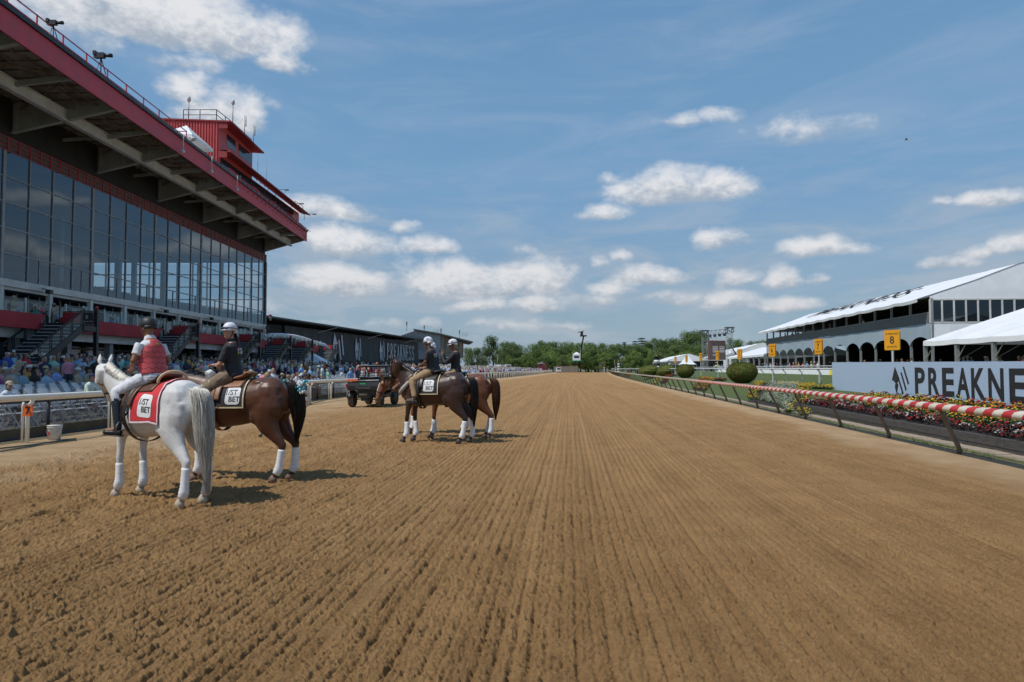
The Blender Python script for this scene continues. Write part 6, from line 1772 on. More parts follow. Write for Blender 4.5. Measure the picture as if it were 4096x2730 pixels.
def horse(name, label, loc, heading, coat_m, neck, poll, hdir, hup, legd=None, S=1.05, hair=None, tail=None, mane_side=1, wraps=(1, 1, 1, 1), hoof=(.30, .24, .17), mane_len=.13, group=None, tail_w=.085, face=None):
    """legd: per leg (hind left, hind right, fore left, fore right) foot offsets dx, dy"""
    q = MB()
    q.loft([((x, 0, z), hh, hw) for x, z, hw, hh in TORSO], (0, 0, 1), 22)
    for s in (1, -1):
        q.ball((-.50, s * .13, 1.33), .20, 10, (1.1, .75, 1.0)); q.ball((-.34, s * .17, 1.02), .13, 10, (1.0, .8, 1.25)); q.ball((-.61, s * .13, 1.14), .18, 10, (.8, .75, 1.35))
        q.ball((.50, s * .15, 1.22), .20, 10, (.75, .55, 1.35)); q.ball((.62, s * .12, 1.02), .13, 10, (.9, .7, 1.0)); q.ball((-.36, s * .17, 1.50), .06, 8, (1.5, .7, .6))
    q.ball((.36, 0, 1.48), .12, 10, (2.1, .6, .75))
    legd = legd or [(0, 0)] * 4; LEG = []
    for li, (P, s) in enumerate(((HIND, 1), (HIND, -1), (FORE, 1), (FORE, -1))):
        dx_, dy_ = legd[li]; st = []
        for (x, z, a, b, y) in P:
            f = max(0, min(1, (1.1 - z) / 1.0)); st.append((V3(x + dx_ * f, s * y + dy_ * f, z), a, b))
        q.loft(st, (1, 0, 0), 12); LEG.append(st)
        # point of hock / knee
        if li < 2: k = st[6][0]; q.ball(k + V3(-.035, 0, .02), .035, 8, (1, .7, 1.3))
        else: k = st[5][0]; q.ball(k + V3(.015, 0, 0), .045, 8, (.8, .9, 1.1))
    nh = V3(-1, 0, .65)
    q.loft([(V3(*p[:3]), p[3], p[4]) for p in neck], nh, 16)
    d = V3(*hdir).normalized(); u = V3(*hup); u = (u - d * u.dot(d)).normalized(); sd_ = d.cross(u); P0 = V3(*poll)
    Mh = Matrix.Identity(4)
    for i in range(3): Mh[i][0] = d[i]; Mh[i][1] = sd_[i]; Mh[i][2] = u[i]; Mh[i][3] = P0[i]
    hs = [(-.06, -.06, .09, .075), (.0, -.02, .135, .095), (.08, .0, .165, .108), (.16, .01, .168, .112), (.24, .01, .150, .102), (.32, .0, .118, .084), (.40, -.01, .094, .068), (.48, -.015, .082, .062), (.54, -.02, .080, .064), (.60, -.03, .070, .056), (.635, -.045, .045, .040)]
    H3 = Mh.to_3x3()
    q.loft([(Mh @ V3(t, 0, top - h * .82), h * .84, w) for t, top, h, w in hs], H3 @ V3(0, 0, 1), 16)
    for s in (1, -1):
        q.loft([(Mh @ V3(.0, s * .055, -.01), .030, .022), (Mh @ V3(-.035, s * .066, .04), .036, .026), (Mh @ V3(-.06, s * .072, .10), .026, .018), (Mh @ V3(-.07, s * .070, .15), .006, .006)], H3 @ V3(0, 1, 0), 8)
        q.ball(Mh @ V3(.19, s * .085, -.045), .038, 8, M=None); q.ball(Mh @ V3(.14, s * .07, -.19), .07, 8, (1, .6, 1)); q.ball(Mh @ V3(.585, s * .035, -.055), .028, 8)
    me = shell_mesh(q, .0165, 7, .5, 'body'); setmat(me, coat_m)
    o = link(name, me); o.location = loc; o.rotation_euler = (0, 0, heading); o.scale = (S, S, S); tag(o, label, 'horse', group)
    bvh = BVHTree.FromPolygons([v.co[:] for v in me.vertices], [p.vertices[:] for p in me.polygons])
    for s in (1, -1):
        MB().ball(Mh @ V3(.19, s * .106, -.042), .021, 10).build('eye', mat('horse_eye', (.012, .008, .006), .08, spec=.9), o)
        MB().ball(Mh @ V3(.607, s * .052, -.052), .013, 8, (1, .6, 1.2)).build('nostril', mat('nostril', (.03, .02, .02), .8), o)
    mh = mat('hoof_%s' % name, hoof, .7, var=.3, vscale=10)
    for li, st in enumerate(LEG):
        f = st[-1][0]; x, y = f.x + .025, f.y
        q = MB(); q.loft([(V3(x - .018, y, .095), .046, .042), (V3(x, y, .06), .060, .053), (V3(x + .012, y, .0), .072, .062)], (1, 0, 0), 16); q.build('hoof', mh, o)
        if wraps[li]:
            q = MB(); top = .50 if li < 2 else .46; K = 15
            cs = [p[0] for p in st]
            def at(z):
                for a, b in zip(cs, cs[1:]):
                    if b.z <= z <= a.z: t = (a.z - z) / (a.z - b.z); return a.lerp(b, t)
                return cs[-1]
            stw = []
            for k in range(K + 1):
                z = lerp(top, .135, k / K); c = at(z); bul = .050 + .010 * math.exp(-((z - .2) / .06) ** 2) + (.004 if k % 2 else 0) + .004 * (z - .2)
                stw.append((V3(c.x, c.y, z), bul * 1.04, bul * .94))
            q.loft(stw, (1, 0, 0), 16); q.build('leg_wrap', m_wrap, o)
    hair = hair or coat_m
    rg = random.Random(hash(name) % 97 + 3)
    # tail: core and strands
    tl = tail or dict(end=.28)
    path = tl.get('path') or [V3(-.75, 0, 1.46), V3(-.84, 0, 1.44), V3(-.895, 0, 1.30), V3(-.915, 0, 1.0), V3(-.91, 0, .7), V3(-.90, 0, tl['end'])]
    def cat(P, t):
        n = len(P) - 1; x = min(t, .9999) * n; i = int(x); f = x - i; p0, p1, p2, p3 = P[max(i - 1, 0)], P[i], P[i + 1], P[min(i + 2, n)]
        return .5 * ((2 * p1) + (p2 - p0) * f + (2 * p0 - 5 * p1 + 4 * p2 - p3) * f * f + (3 * p1 - p0 - 3 * p2 + p3) * f ** 3)
    q = MB(); w_ = tail_w
    wf = lambda t: w_ * (.45 + 1.0 * math.sin(math.pi * min(1, t * .95 + .05)) ** .7) * (1 - .55 * max(0, t - .7) / .3)
    q.loft([(cat(path, t), wf(t) * .34, wf(t) * .40) for t in np.linspace(0, .86, 12)], (1, 0, 0), 10)
    for i in range(850):
        a = rg.uniform(0, 6.28); r = math.sqrt(rg.random()); te = rg.uniform(.72, 1.06); ph = rg.uniform(0, 6.28); fr = rg.uniform(.5, 2.0); K = 9; st = []; t0 = rg.uniform(0, .25)
        wd = rg.uniform(.0018, .0042)
        for k in range(K + 1):
            t = lerp(t0, te, k / K); c = cat(path, min(t, 1.0)); 
            if t > 1: c = c - V3(0, 0, (t - 1) * 1.0)
            rr_ = r * wf(min(t, 1)) * .9 + .006; p = c + V3(rr_ * math.cos(a + .4 * math.sin(t * fr + ph)) * .8, rr_ * math.sin(a + .4 * math.sin(t * fr + ph)), 0) + V3(0, .012 * math.sin(t * 5 * fr + ph) * t, 0)
            st.append((p, wd * (1 - .75 * k / K), wd * (1 - .75 * k / K)))
        q.loft(st, None, 3)
    q.build('tail', hair, o)
    # mane along the crest
    q = MB(); npts = [V3(*p[:3]) for p in neck]; nr = [p[3] for p in neck]
    for i in range(420):
        t = rg.random(); x = t * (len(npts) - 1); k = min(int(x), len(npts) - 2); f = x - k; c = npts[k].lerp(npts[k + 1], f); tg = (npts[k + 1] - npts[k]).normalized(); h = (nh - tg * nh.dot(tg)).normalized(); p = c + h * (lerp(nr[k], nr[k + 1], f) - .015)
        if t < .12: continue
        sd2 = V3(0, mane_side, 0) if rg.random() < .85 else V3(0, -mane_side, 0)
        L = mane_len * rg.uniform(.6, 1.3); st = [(p, .005, .005), (p + h * .025 + sd2 * .02, .005, .005), (p + h * .02 + sd2 * .055 - V3(0, 0, .03), .004, .004), (p - V3(0, 0, L * .8) + sd2 * .085 + tg * rg.uniform(-.03, .03), .0015, .0015)]
        q.loft(st, None, 3)
    for i in range(40): 
        y = rg.uniform(-.03, .03); q.loft([(Mh @ V3(.0, y, .0), .005, .005), (Mh @ V3(.06, y, .02), .004, .004), (Mh @ V3(.13 + rg.uniform(0, .04), y * 1.6, .008), .0015, .0015)], None, 3)
    q.build('mane', hair, o)
    if face: face(o, Mh)
    def drape(x, phi, off=.012, c=1.16):
        dr = V3(0, math.sin(phi), math.cos(phi)); h = bvh.ray_cast(V3(x, 0, c) + dr * 1.2, -dr, 1.3)
        p = h[0] if h[0] is not None else V3(x, 0, c) + dr * .3
        return p + dr * off
    return o, drape, Mh, bvh
def drape_grid(dr, x0, x1, phis, off, nx=16, hang=True, thick=.008, xf=None, c=1.16):
    """cloth following the back and hanging straight once past the widest part of the barrel"""
    rows = []
    for i in range(nx + 1):
        x = lerp(x0, x1, i / nx); row = []
        for ph in phis: row.append(dr(x if xf is None else xf(x, ph), ph, off, c))
        if hang:
            for sgn in (1, -1):
                idx = [k for k, ph in enumerate(phis) if ph * sgn >= 0]; idx.sort(key=lambda k: phis[k] * sgn); mx = 0
                for k in idx:
                    mx = max(mx, row[k].y * sgn)
                    if abs(phis[k]) > .9: row[k].y = sgn * max(row[k].y * sgn, mx)
        rows.append(row)
    q = MB(); n = len(phis); vs = []
    for r in rows: vs += r
    cen = V3((x0 + x1) / 2, 0, 1.16)
    m = len(vs); vs2 = [p + (V3(0, p.y, p.z - 1.16).normalized() * -thick) for p in vs]
    fs = []
    for i in range(nx):
        for j in range(n - 1): a = i * n + j; fs.append((a, a + 1, a + n + 1, a + n)); fs.append((m + a, m + a + n, m + a + n + 1, m + a + 1))
    for i in range(nx): fs.append((i * n, (i + 1) * n, m + (i + 1) * n, m + i * n)); a = i * n + n - 1; fs.append((a, m + a, m + a + n, a + n))
    for j in range(n - 1): fs.append((j, m + j, m + j + 1, j + 1)); a = nx * n + j; fs.append((a, a + 1, m + a + 1, m + a))
    q.add(vs + vs2, fs, True); return q, rows
def edge_band(rows, w, off=.004):
    """border strip along the cloth's outer edge, lifted a little"""
    q = MB(); n = len(rows[0]); m = len(rows)
    per = [(i, 0) for i in range(m)] + [(m - 1, j) for j in range(1, n)] + [(i, n - 1) for i in range(m - 2, -1, -1)] + [(0, j) for j in range(n - 2, 0, -1)]
    pts = [rows[i][j] for i, j in per]; st = []
    K = len(pts)
    for a in range(K):
        b = (a + 1) % K; p0, p1 = pts[a], pts[b]
        def inn(i, j): 
            ii = min(max(i, 1), m - 2); jj = min(max(j, 1), n - 2); d = rows[ii][jj] - rows[i][j]; return rows[i][j] + d.normalized() * w if d.length > 1e-6 else rows[i][j]
        q0, q1 = inn(*per[a]), inn(*per[b])
        nrm = lambda p: V3(0, p.y, p.z - 1.16).normalized() * off
        q.add([p0 + nrm(p0), p1 + nrm(p1), q1 + nrm(q1), q0 + nrm(q0)], [(0, 1, 2, 3)])
    return q
def side_print(cloth_rows, me, x0, zc, par, name, side=1, off=.006, tilt=0.0):
    """lay a flat mesh (x right, y up, z out) on the cloth's side"""
    V_ = [p[:] for r in cloth_rows for p in r]; n = len(cloth_rows[0]); F_ = [(i * n + j, i * n + j + 1, (i + 1) * n + j + 1, (i + 1) * n + j) for i in range(len(cloth_rows) - 1) for j in range(n - 1)]
    b = BVHTree.FromPolygons(V_, F_)
    for v in me.vertices:
        lx_, ly_, lz_ = v.co; X = x0 - side * (lx_ * math.cos(tilt) - ly_ * math.sin(tilt)); Z = zc + ly_ * math.cos(tilt) + lx_ * math.sin(tilt)
        h = b.ray_cast(V3(X, side * 1.5, Z), V3(0, -side, 0), 3)
        y = h[0].y if h[0] is not None else side * .3
        v.co = (X, y + side * (off + max(0, lz_)), Z)
    me.update(); return link(name, me, par)
def rounded_rect(w, h, r, nx=10, ny=10):
    """subdivided rounded rectangle in xy"""
    q = MB(); 
    def edge(y): 
        dy = max(0, abs(y) - (h / 2 - r)); return w / 2 - r + math.sqrt(max(0, r * r - dy * dy))
    ysl = [h / 2 * math.sin(math.pi / 2 * lerp(-1, 1, i / (ny * 2))) for i in range(ny * 2 + 1)]
    for y0, y1 in zip(ysl, ysl[1:]):
        for i in range(nx):
            a0, a1 = lerp(-1, 1, i / nx), lerp(-1, 1, (i + 1) / nx)
            q.add([(edge(y0) * a0, y0, 0), (edge(y0) * a1, y0, 0), (edge(y1) * a1, y1, 0), (edge(y1) * a0, y1, 0)], [(0, 1, 2, 3)])
    return q
def tack(o, dr, Mh, bvh, cloth_m, border_m, cx0, cx1, saddle_m, seat_x, pr=None, phimax=1.55, girth_m=None, bridle_m=None, western=False, rein_to=None, breast=None):
    phis = [lerp(-phimax, phimax, i / 34) for i in range(35)]
    q, rows = drape_grid(dr, cx0, cx1, phis, .020)
    c = q.build('saddle_cloth', cloth_m, o)
    edge_band(rows, .022).build('border', border_m, c)
    if pr:
        side_print(rows, rounded_rect(pr.get('w', .27), pr.get('h', .27), .05).mesh('patch', m_wprint), pr['x'], pr['z'], c, 'white_patch', off=.004, tilt=pr.get('tilt', 0))
        for tx, ox, oy in (('1/ST', -.028, .048), ('BET', .03, -.05)):
            side_print(rows, text_mesh(tx, .108, m_bprint, .001, bold=.0005), pr['x'] - ox * 1.0, pr['z'] + oy, c, 'lettering', off=.008, tilt=pr.get('tilt', 0))
    # saddle: skirt, flap, seat
    q, _ = drape_grid(dr, seat_x - .27, seat_x + .25, [lerp(-.72, .72, i / 20) for i in range(21)], .036, nx=10, thick=.012, xf=lambda x, ph: x * (1) + .03 * abs(ph)); sa = q.build('saddle', saddle_m, o)
    q, _ = drape_grid(dr, seat_x + .06, seat_x + .27, [lerp(.25, 1.35, i / 12) for i in range(13)], .050, nx=7, thick=.008, hang=False); q.build('flap', saddle_m, sa)
    q, _ = drape_grid(dr, seat_x + .06, seat_x + .27, [lerp(-1.35, -.25, i / 12) for i in range(13)], .050, nx=7, thick=.008, hang=False); q.build('flap', saddle_m, sa)
    top = dr(seat_x, 0, 0).z
    q = MB(); ch = .16 if western else .11
    q.loft([((seat_x - .31, 0, top + ch * .8), .02, .12), ((seat_x - .27, 0, top + ch * .85), .03, .17), ((seat_x - .20, 0, top + .085), .035, .17), ((seat_x - .05, 0, top + .055), .03, .14), ((seat_x + .10, 0, top + .06), .03, .11), ((seat_x + .19, 0, top + .11), .03, .08), ((seat_x + .24, 0, top + .14), .02, .05)], (0, 0, 1), 14)
    if western: q.loft([((seat_x + .23, 0, top + .08), .05, .06), ((seat_x + .24, 0, top + .17), .025, .025), ((seat_x + .26, 0, top + .22), .035, .035), ((seat_x + .265, 0, top + .24), .03, .03)], (1, 0, 0), 12)
    q.build('seat', saddle_m, sa)
    g = girth_m or m_dleath
    q, _ = drape_grid(dr, seat_x + .14, seat_x + .22, [lerp(-math.pi + .02, math.pi - .02, i / 40) for i in range(41)], .054, nx=2, thick=.006, hang=False, c=1.1); q.build('girth', g, o)
    # bridle
    bm_ = bridle_m or m_dleath
    def ring(t, w_, hgt, wid, top_, th=.009):
        q = MB(); pts = [Mh @ V3(t + th * 0, wid * math.sin(a), top_ - hgt * .82 + hgt * .86 * math.cos(a)) for a in np.linspace(0, 2 * math.pi, 19)]
        return q.tube(pts, w_, 6)
    br_ = ring(.40, .011, .105, .078, -.005).build('noseband', bm_, o)
    q = MB()
    for s in (1, -1):
        q.tube([Mh @ V3(-.03, s * .05, .02), Mh @ V3(.06, s * .106, -.04), Mh @ V3(.22, s * .108, -.11), Mh @ V3(.40, s * .079, -.10), Mh @ V3(.53, s * .068, -.09)], .008, 6)
        q.tube([Mh @ V3(.03, s * .04, .045), Mh @ V3(.045, s * .09, .01), Mh @ V3(.06, s * .108, -.04)], .009, 6); q.tube([Mh @ V3(.05, s * .108, -.04), Mh @ V3(.14, s * .075, -.24), Mh @ V3(.15, 0, -.285)], .006, 6)
    q.tube([Mh @ V3(.03, -.04, .045), Mh @ V3(.03, .04, .045)], .009, 6); q.tube([Mh @ V3(-.03, -.05, .02), Mh @ V3(-.04, 0, .05), Mh @ V3(-.03, .05, .02)], .009, 6)
    q.build('headstall', bm_, o)
    q = MB()
    for s in (1, -1): q.tube([Mh @ V3(.54, s * .075, -.09) + (Mh.to_3x3() @ V3(.022 * math.cos(a), 0, .022 * math.sin(a))) for a in np.linspace(0, 6.28, 11)], .004, 5)
    q.build('bit', m_alu, o)
    if rein_to:
        q = MB()
        for s in (1, -1):
            a = Mh @ V3(.54, s * .08, -.09); b = V3(*rein_to) + V3(0, s * .02, 0); md = a.lerp(b, .5) + V3(0, s * .11, -.07 if rein_to[2] > 1.3 else .0)
            q.tube([a, a.lerp(md, .5) + V3(0, s * .02, -.02), md, md.lerp(b, .6) - V3(0, 0, .01), b], .006, 5)
        q.build('rein', bm_, o)
    return rows
def stirrup(o, x, y, z, top, m):
    q = MB(); q.bar((top[0], top[1], top[2]), (x, y, z + .10), .035, .008); q.build('stirrup_leather', m, o)
    q = MB(); q.tube([(x, y, z + .11), (x - .02, y - .055, z + .05), (x - .02, y - .06, z - .01), (x - .02, y + .06, z - .01), (x - .02, y + .055, z + .05), (x, y, z + .11)], .008, 6); q.build('stirrup_iron', m_alu, o)

NECK_UP = [(.50, 0, 1.24, .33, .19), (.64, 0, 1.36, .27, .15), (.78, 0, 1.50, .205, .115), (.90, 0, 1.64, .165, .092), (.99, 0, 1.76, .140, .080), (1.04, 0, 1.85, .115, .075)]
m_skin = mat('light_skin', (.46, .25, .17), .5, var=.12, vscale=12, sss=.06)
m_skin2 = mat('tan_skin', (.26, .13, .075), .5, var=.12, vscale=12, sss=.05)
m_skin3 = mat('brown_skin', (.15, .075, .045), .5, var=.12, vscale=12, sss=.04)
mats_cloth = {}
mb_ = dict(bump=.004, bscale=25)
m_shirt_w = mat('white_shirt', (.66, .66, .69), .8, var=.08, **mb_); m_shirt_b = mat('black_polo', (.018, .018, .022), .75, var=.2, **mb_)
m_breech = mat('white_breeches', (.62, .63, .68), .75, var=.14, vscale=7, **mb_); m_khaki = mat('khaki_trousers', (.36, .24, .13), .8, var=.2, vscale=6, **mb_)
m_chaps = mat('suede_chaps', (.22, .155, .10), .85, var=.2, vscale=6, **mb_)
m_helw = mat('white_helmet_cover', (.70, .71, .78), .45, var=.08, vscale=14); m_helb = mat('black_helmet', (.02, .02, .02), .55)
m_bootb = mat('black_boot', (.012, .012, .013), .22, var=.2, bump=.002, bscale=30); m_shoe = mat('worn_brown_boot', (.075, .055, .04), .7, var=.3, vscale=20)
m_redcl = mat('red_saddle_cloth', (.55, .03, .035), .8, var=.1, vscale=6, bump=.003, bscale=20); m_blkcl = mat('black_saddle_cloth', (.022, .022, .025), .8, var=.1); m_cream2 = mat('cream_binding', (.60, .50, .30), .7, var=.2, vscale=30); m_pinkb = mat('pink_white_binding', (.72, .60, .64), .7, var=.2, vscale=40)

def Mrider(o, x, z, rz=0, y=0):
    bpy.context.view_layer.update()
    M = Matrix.Translation(o.location) @ Matrix.Rotation(o.rotation_euler.z, 4, 'Z')
    S = o.scale[0]
    return M @ Matrix.Translation((x * S, y * S, z)) @ Matrix.Rotation(rz, 4, 'Z')

# ---------------- grey horse, seen from behind on its left, and its rider
m_grey = coat('grey_horse_coat', (.60, .59, .575), (.72, .71, .69), .6, legs=(.40, .39, .38), legz=.50, sc=3, dots=1)
m_greyhair = mat('pale_tail_hair', (.64, .61, .54), .6, var=.3, vscale=14, stretch=(6, 6, .6))
HA = R(150)
neckA = [(.50, .0, 1.22, .33, .19), (.67, .01, 1.33, .27, .155), (.85, .03, 1.45, .21, .125), (1.0, .05, 1.57, .17, .10), (1.11, .06, 1.66, .145, .088), (1.17, .06, 1.73, .12, .08)]
def mk(nm): return None
hA, drA, MhA, bvA = horse('grey_horse', 'grey white horse with red saddle cloth standing nearest the camera, seen from behind', (-4.86, 9.46, -.01), HA, m_grey, neckA, (1.21, .05, 1.79), (.46, -.46, -.76), (.55, -.5, .68), [(-.03, .02), (.0, -.02), (.02, 0), (-.04, .0)], hair=m_greyhair, tail=dict(end=.20, path=[V3(-.71, 0, 1.47), V3(-.79, 0, 1.45), V3(-.85, -.01, 1.30), V3(-.88, -.02, 1.0), V3(-.90, -.03, .65), V3(-.93, -.05, .20)]), tail_w=.10, mane_len=.09, mane_side=1, hoof=(.42, .35, .27))
tack(hA, drA, MhA, bvA, m_redcl, m_pinkb, -.42, .16, m_leath, .06, dict(x=-.14, z=1.25, w=.27, h=.29, tilt=-.05), phimax=2.0, western=True, rein_to=(.36, .05, 1.62))
# rope bound cantle
q = MB(); pts = [V3(-.26 - .03 * math.cos(a), .20 * math.sin(a), 1.56 + .13 * math.cos(a)) for a in np.linspace(-1.7, 1.7, 40)]
for i, p in enumerate(pts[:-1]): q.ball((p + pts[i + 1]) / 2, .017, 7, (1, 1.25, 1), m=4)
q.build('rope_edge', mat('cream_rope', (.60, .47, .28), .7), hA)
# breastplate bag
q, _ = drape_grid(drA, .34, .60, [lerp(.25, 1.15, i / 10) for i in range(11)], .03, nx=6, hang=False); q.build('shoulder_flap', mat('scuffed_leather', (.17, .10, .065), .7, var=.3, vscale=10), hA)
q = MB(); q.loft([((.42, .20, 1.50), .07, .06), ((.46, .24, 1.44), .10, .08), ((.48, .27, 1.34), .09, .07), ((.48, .28, 1.28), .04, .04)], (1, 0, 0), 10); me = shell_mesh(q, .012, 2, name='bag', noise=(.008, 12)); link('saddle_bag', setmat(me, m_bootb), hA)
JA = dict(lean=.20, twist=.10, hyaw=-.1, hpitch=.10, w=.92, el_l=(.07, .26, .20), wr_l=(.27, .16, .10), hd_l=(.9, -.35, -.1), el_r=(.08, -.27, .20), wr_r=(.25, -.10, .10), hd_r=(.9, .3, -.1), hb_l=(0, .3, 1), hb_r=(0, -.3, 1),
          kn_l=(.36, .30, -.22), an_l=(.22, .36, -.70), to_l=(.38, .43, -.73), kn_r=(.36, -.30, -.22), an_r=(.24, -.33, -.64), to_r=(.40, -.36, -.66), curl=.9)
m_vest = bpy.data.materials.new('red_body_protector'); m_vest.use_nodes = True
T = NT(m_vest.node_tree); b_ = T.n['Principled BSDF']; co = T.new('ShaderNodeTexCoord').outputs['Object']; x_, y_, z_ = T.sep(co)
def hexd(sc):
    k = T.comb(T.m('MULTIPLY', y_, sc), T.m('MULTIPLY', z_, sc * .577), 0)
    # distance to the nearer of two offset grids of points
    def cell(ox, oy):
        fx_ = T.m('SUBTRACT', T.m('FRACT', T.m('ADD', T.m('MULTIPLY', y_, sc), ox)), .5); fy_ = T.m('MULTIPLY', T.m('SUBTRACT', T.m('FRACT', T.m('ADD', T.m('MULTIPLY', z_, sc * .577), oy)), .5), 1.732)
        return T.m('SQRT', T.m('ADD', T.m('MULTIPLY', fx_, fx_), T.m('MULTIPLY', fy_, fy_)))
    return cell(0, 0), cell(.5, .5)
a_, c_ = hexd(11.5); ln = T.m('LESS_THAN', T.m('ABSOLUTE', T.m('SUBTRACT', a_, c_)), .075)
a2, c2 = hexd(52); dot = T.m('LESS_THAN', T.m('MINIMUM', a2, c2), .2)
cc = T.mixc(dot, (.62, .085, .09, 1), (.28, .02, .025, 1)); cc = T.mixc(ln, cc, (.22, .015, .02, 1)); T.l.new(cc, b_.inputs['Base Color']); b_.inputs['Roughness'].default_value = .55
bn_ = T.new('ShaderNodeBump'); bn_.inputs['Distance'].default_value = -.006; T.l.new(T.m('MAXIMUM', ln, T.m('MULTIPLY', dot, .5)), bn_.inputs['Height']); T.l.new(bn_.outputs[0], b_.inputs['Normal'])
rA, TA, MhRA, LTA, shA = build_rider('person', 'rider in black helmet, red quilted vest, white breeches and tall black boots, back turned', Mrider(hA, .15, 1.70), JA, dict(se=.010, shirt=m_shirt_w, trousers=m_breech, boots=m_bootb, boot=.97, helmet=m_helb, sleeve=.60, leg_to=.35, leg_r=(.112, .078, .066), peak=0), m_skin2)
q = MB(); vst = [((0, 0, .02), .190, .145), ((0, 0, .10), .188, .145), ((.01, 0, .22), .192, .150), ((.01, 0, .33), .204, .158), ((0, 0, .42), .176, .152), ((-.01, 0, .48), .120, .128), ((-.01, 0, .51), .10, .10)]
q.loft([(TA(*p), a, b) for p, a, b in vst], LTA.to_3x3() @ V3(0, 1, 0), 24)
me = shell_mesh(q, .009, 2, name='vest'); link('body_protector', setmat(me, m_vest), rA)
q = MB(); q.loft([(TA(0, 0, .0), .170, .122), (TA(0, 0, .035), .170, .122)], (0, 1, 0), 24); q.build('belt', m_black, rA)
q = MB(); q.prism([(-.03, 0), (-.015, .012), (0, .028), (.015, .012), (.03, 0), (.012, -.004), (0, -.025), (-.012, -.004)], mat_face(TA(-.142, 0, .43), LTA.to_3x3() @ V3(0, -1, 0), (0, 0, 1)), 0, .004); q.build('badge', mat('gold_badge', (.5, .36, .12), .4), rA)
for s in (1, -1): stirrup(hA, .05 + .28 / 1.05, s * .345, (1.70 - .72) / 1.05, (.06, s * .27, 1.32), m_dleath)

# ---------------- chestnut brown horse seen from the side, tail to the right, woman rider
m_brown = coat('brown_horse_coat', (.105, .036, .014), (.065, .022, .010), .42, legs=(.045, .016, .009), legz=.62, sc=2)
m_blackhair = mat('black_tail_hair', (.012, .009, .008), .4, var=.4, vscale=12)
HB = R(171)
neckB = [(.50, 0, 1.24, .33, .19), (.66, 0, 1.36, .26, .15), (.84, .0, 1.44, .19, .12), (1.02, .0, 1.50, .155, .095), (1.18, .0, 1.55, .13, .082), (1.27, .0, 1.58, .11, .075)]
hB, drB, MhB, bvB = horse('brown_horse', 'dark chestnut horse with black tail and black saddle cloth behind the grey horse', (-4.40, 11.15, -.01), HB, m_brown, neckB, (1.30, 0, 1.62), (.75, 0, -.65), (.65, 0, .75), [(.06, 0), (-.04, -.03), (.0, .0), (.10, -.03)], hair=m_blackhair, S=1.06,
     tail=dict(end=.6, path=[V3(-.72, 0, 1.50), V3(-.81, -.02, 1.49), V3(-.87, -.03, 1.36), V3(-.90, -.04, 1.12), V3(-.91, -.04, .88), V3(-.89, -.03, .62)]), tail_w=.105, mane_len=.10, hoof=(.20, .12, .08))
tack(hB, drB, MhB, bvB, m_blkcl, m_cream2, -.20, .44, m_tan, .12, dict(x=-.02, z=1.30, w=.23, h=.26), phimax=1.72, western=True, rein_to=(.34, .0, 1.66), girth_m=m_tan)
# white and teal streamers on the tail
q = MB(); q2 = MB(); rg = random.Random(6)
for i in range(60):
    c = V3(-.98, .0, 1.46) ; p = c + V3(rg.uniform(-.07, .07), rg.uniform(-.06, .08), rg.uniform(-.12, .07)); (q if rg.random() < .6 else q2).ball(p, rg.uniform(.010, .022), 5, (1, 1, 1.4), m=4)
q.build('streamers', m_wprint, hB); q2.build('streamers', mat('teal_ribbon', (.02, .30, .36), .5), hB)
JB = dict(lean=.10, twist=.15, hyaw=1.15, hpitch=-.02, w=.88, el_l=(.12, .23, .14), wr_l=(.30, .06, .15), hd_l=(.75, -.7, .1), el_r=(.14, -.21, .14), wr_r=(.33, -.03, .14), hd_r=(.75, .6, .1), hb_l=(0, .2, 1), hb_r=(0, -.2, 1),
          kn_l=(.40, .30, -.30), an_l=(.30, .35, -.72), to_l=(.46, .39, -.74), kn_r=(.40, -.30, -.30), an_r=(.30, -.34, -.72), to_r=(.46, -.38, -.74), curl=.8)
rB, TB, MhRB, LTB, shB = build_rider('person', 'woman rider in white helmet, black polo and brown fringed chaps, looking at the camera', Mrider(hB, .14, 1.72), JB, dict(shirt=m_shirt_b, trousers=m_chaps, boots=m_shoe, helmet=m_helw, goggles=True, sleeve=.80, leg_r=(.125, .105, .085), leg_to=.92, logo=[(2.2, .185)]), m_skin)
q = MB(); rg = random.Random(2)
for i in range(60):
    a = rg.uniform(-.035, .035); p = MhRB @ V3(-.085, a, .06 + rg.uniform(-.02, .04)); e = TB(-.13, a + rg.uniform(-.03, .03), .40 + rg.uniform(-.03, .03)); q.loft([(p, .006, .006), (p.lerp(e, .5) + V3(-.03, 0, 0), .007, .007), (e, .002, .002)], None, 4)
q.build('ponytail', mat('brown_hair', (.12, .065, .035), .6, var=.3), rB)
def chap_fringe(J, o, m):
    q = MB(); rg = random.Random(8)
    kn, an, hp = V3(*J['kn_l']), V3(*J['an_l']), V3(.02, .095, -.02)
    for i in range(150):
        t = rg.random(); p = (hp.lerp(kn, t * 2) if t < .5 else kn.lerp(an, (t - .5) * 1.6)) + V3(-.085, .04, -.03)
        if t < .12: continue
        L = rg.uniform(.05, .10); q.loft([(p, .003, .003), (p + V3(-.02 + rg.uniform(-.015, .015), .012, -L * .6), .0025, .0025), (p + V3(-.03 + rg.uniform(-.02, .02), .015, -L), .001, .001)], None, 3)
    q.build('fringe', m, o)
    q = MB()
    for t in (.35, .55, .78): p = hp.lerp(kn, t) + V3(.02, .098, .045); q.ball(p, .022, 10, (1, .3, 1))
    q.build('concho', mat('nickel', (.5, .5, .48), .3, metal=.9), o)
chap_fringe(JB, rB, m_chaps)
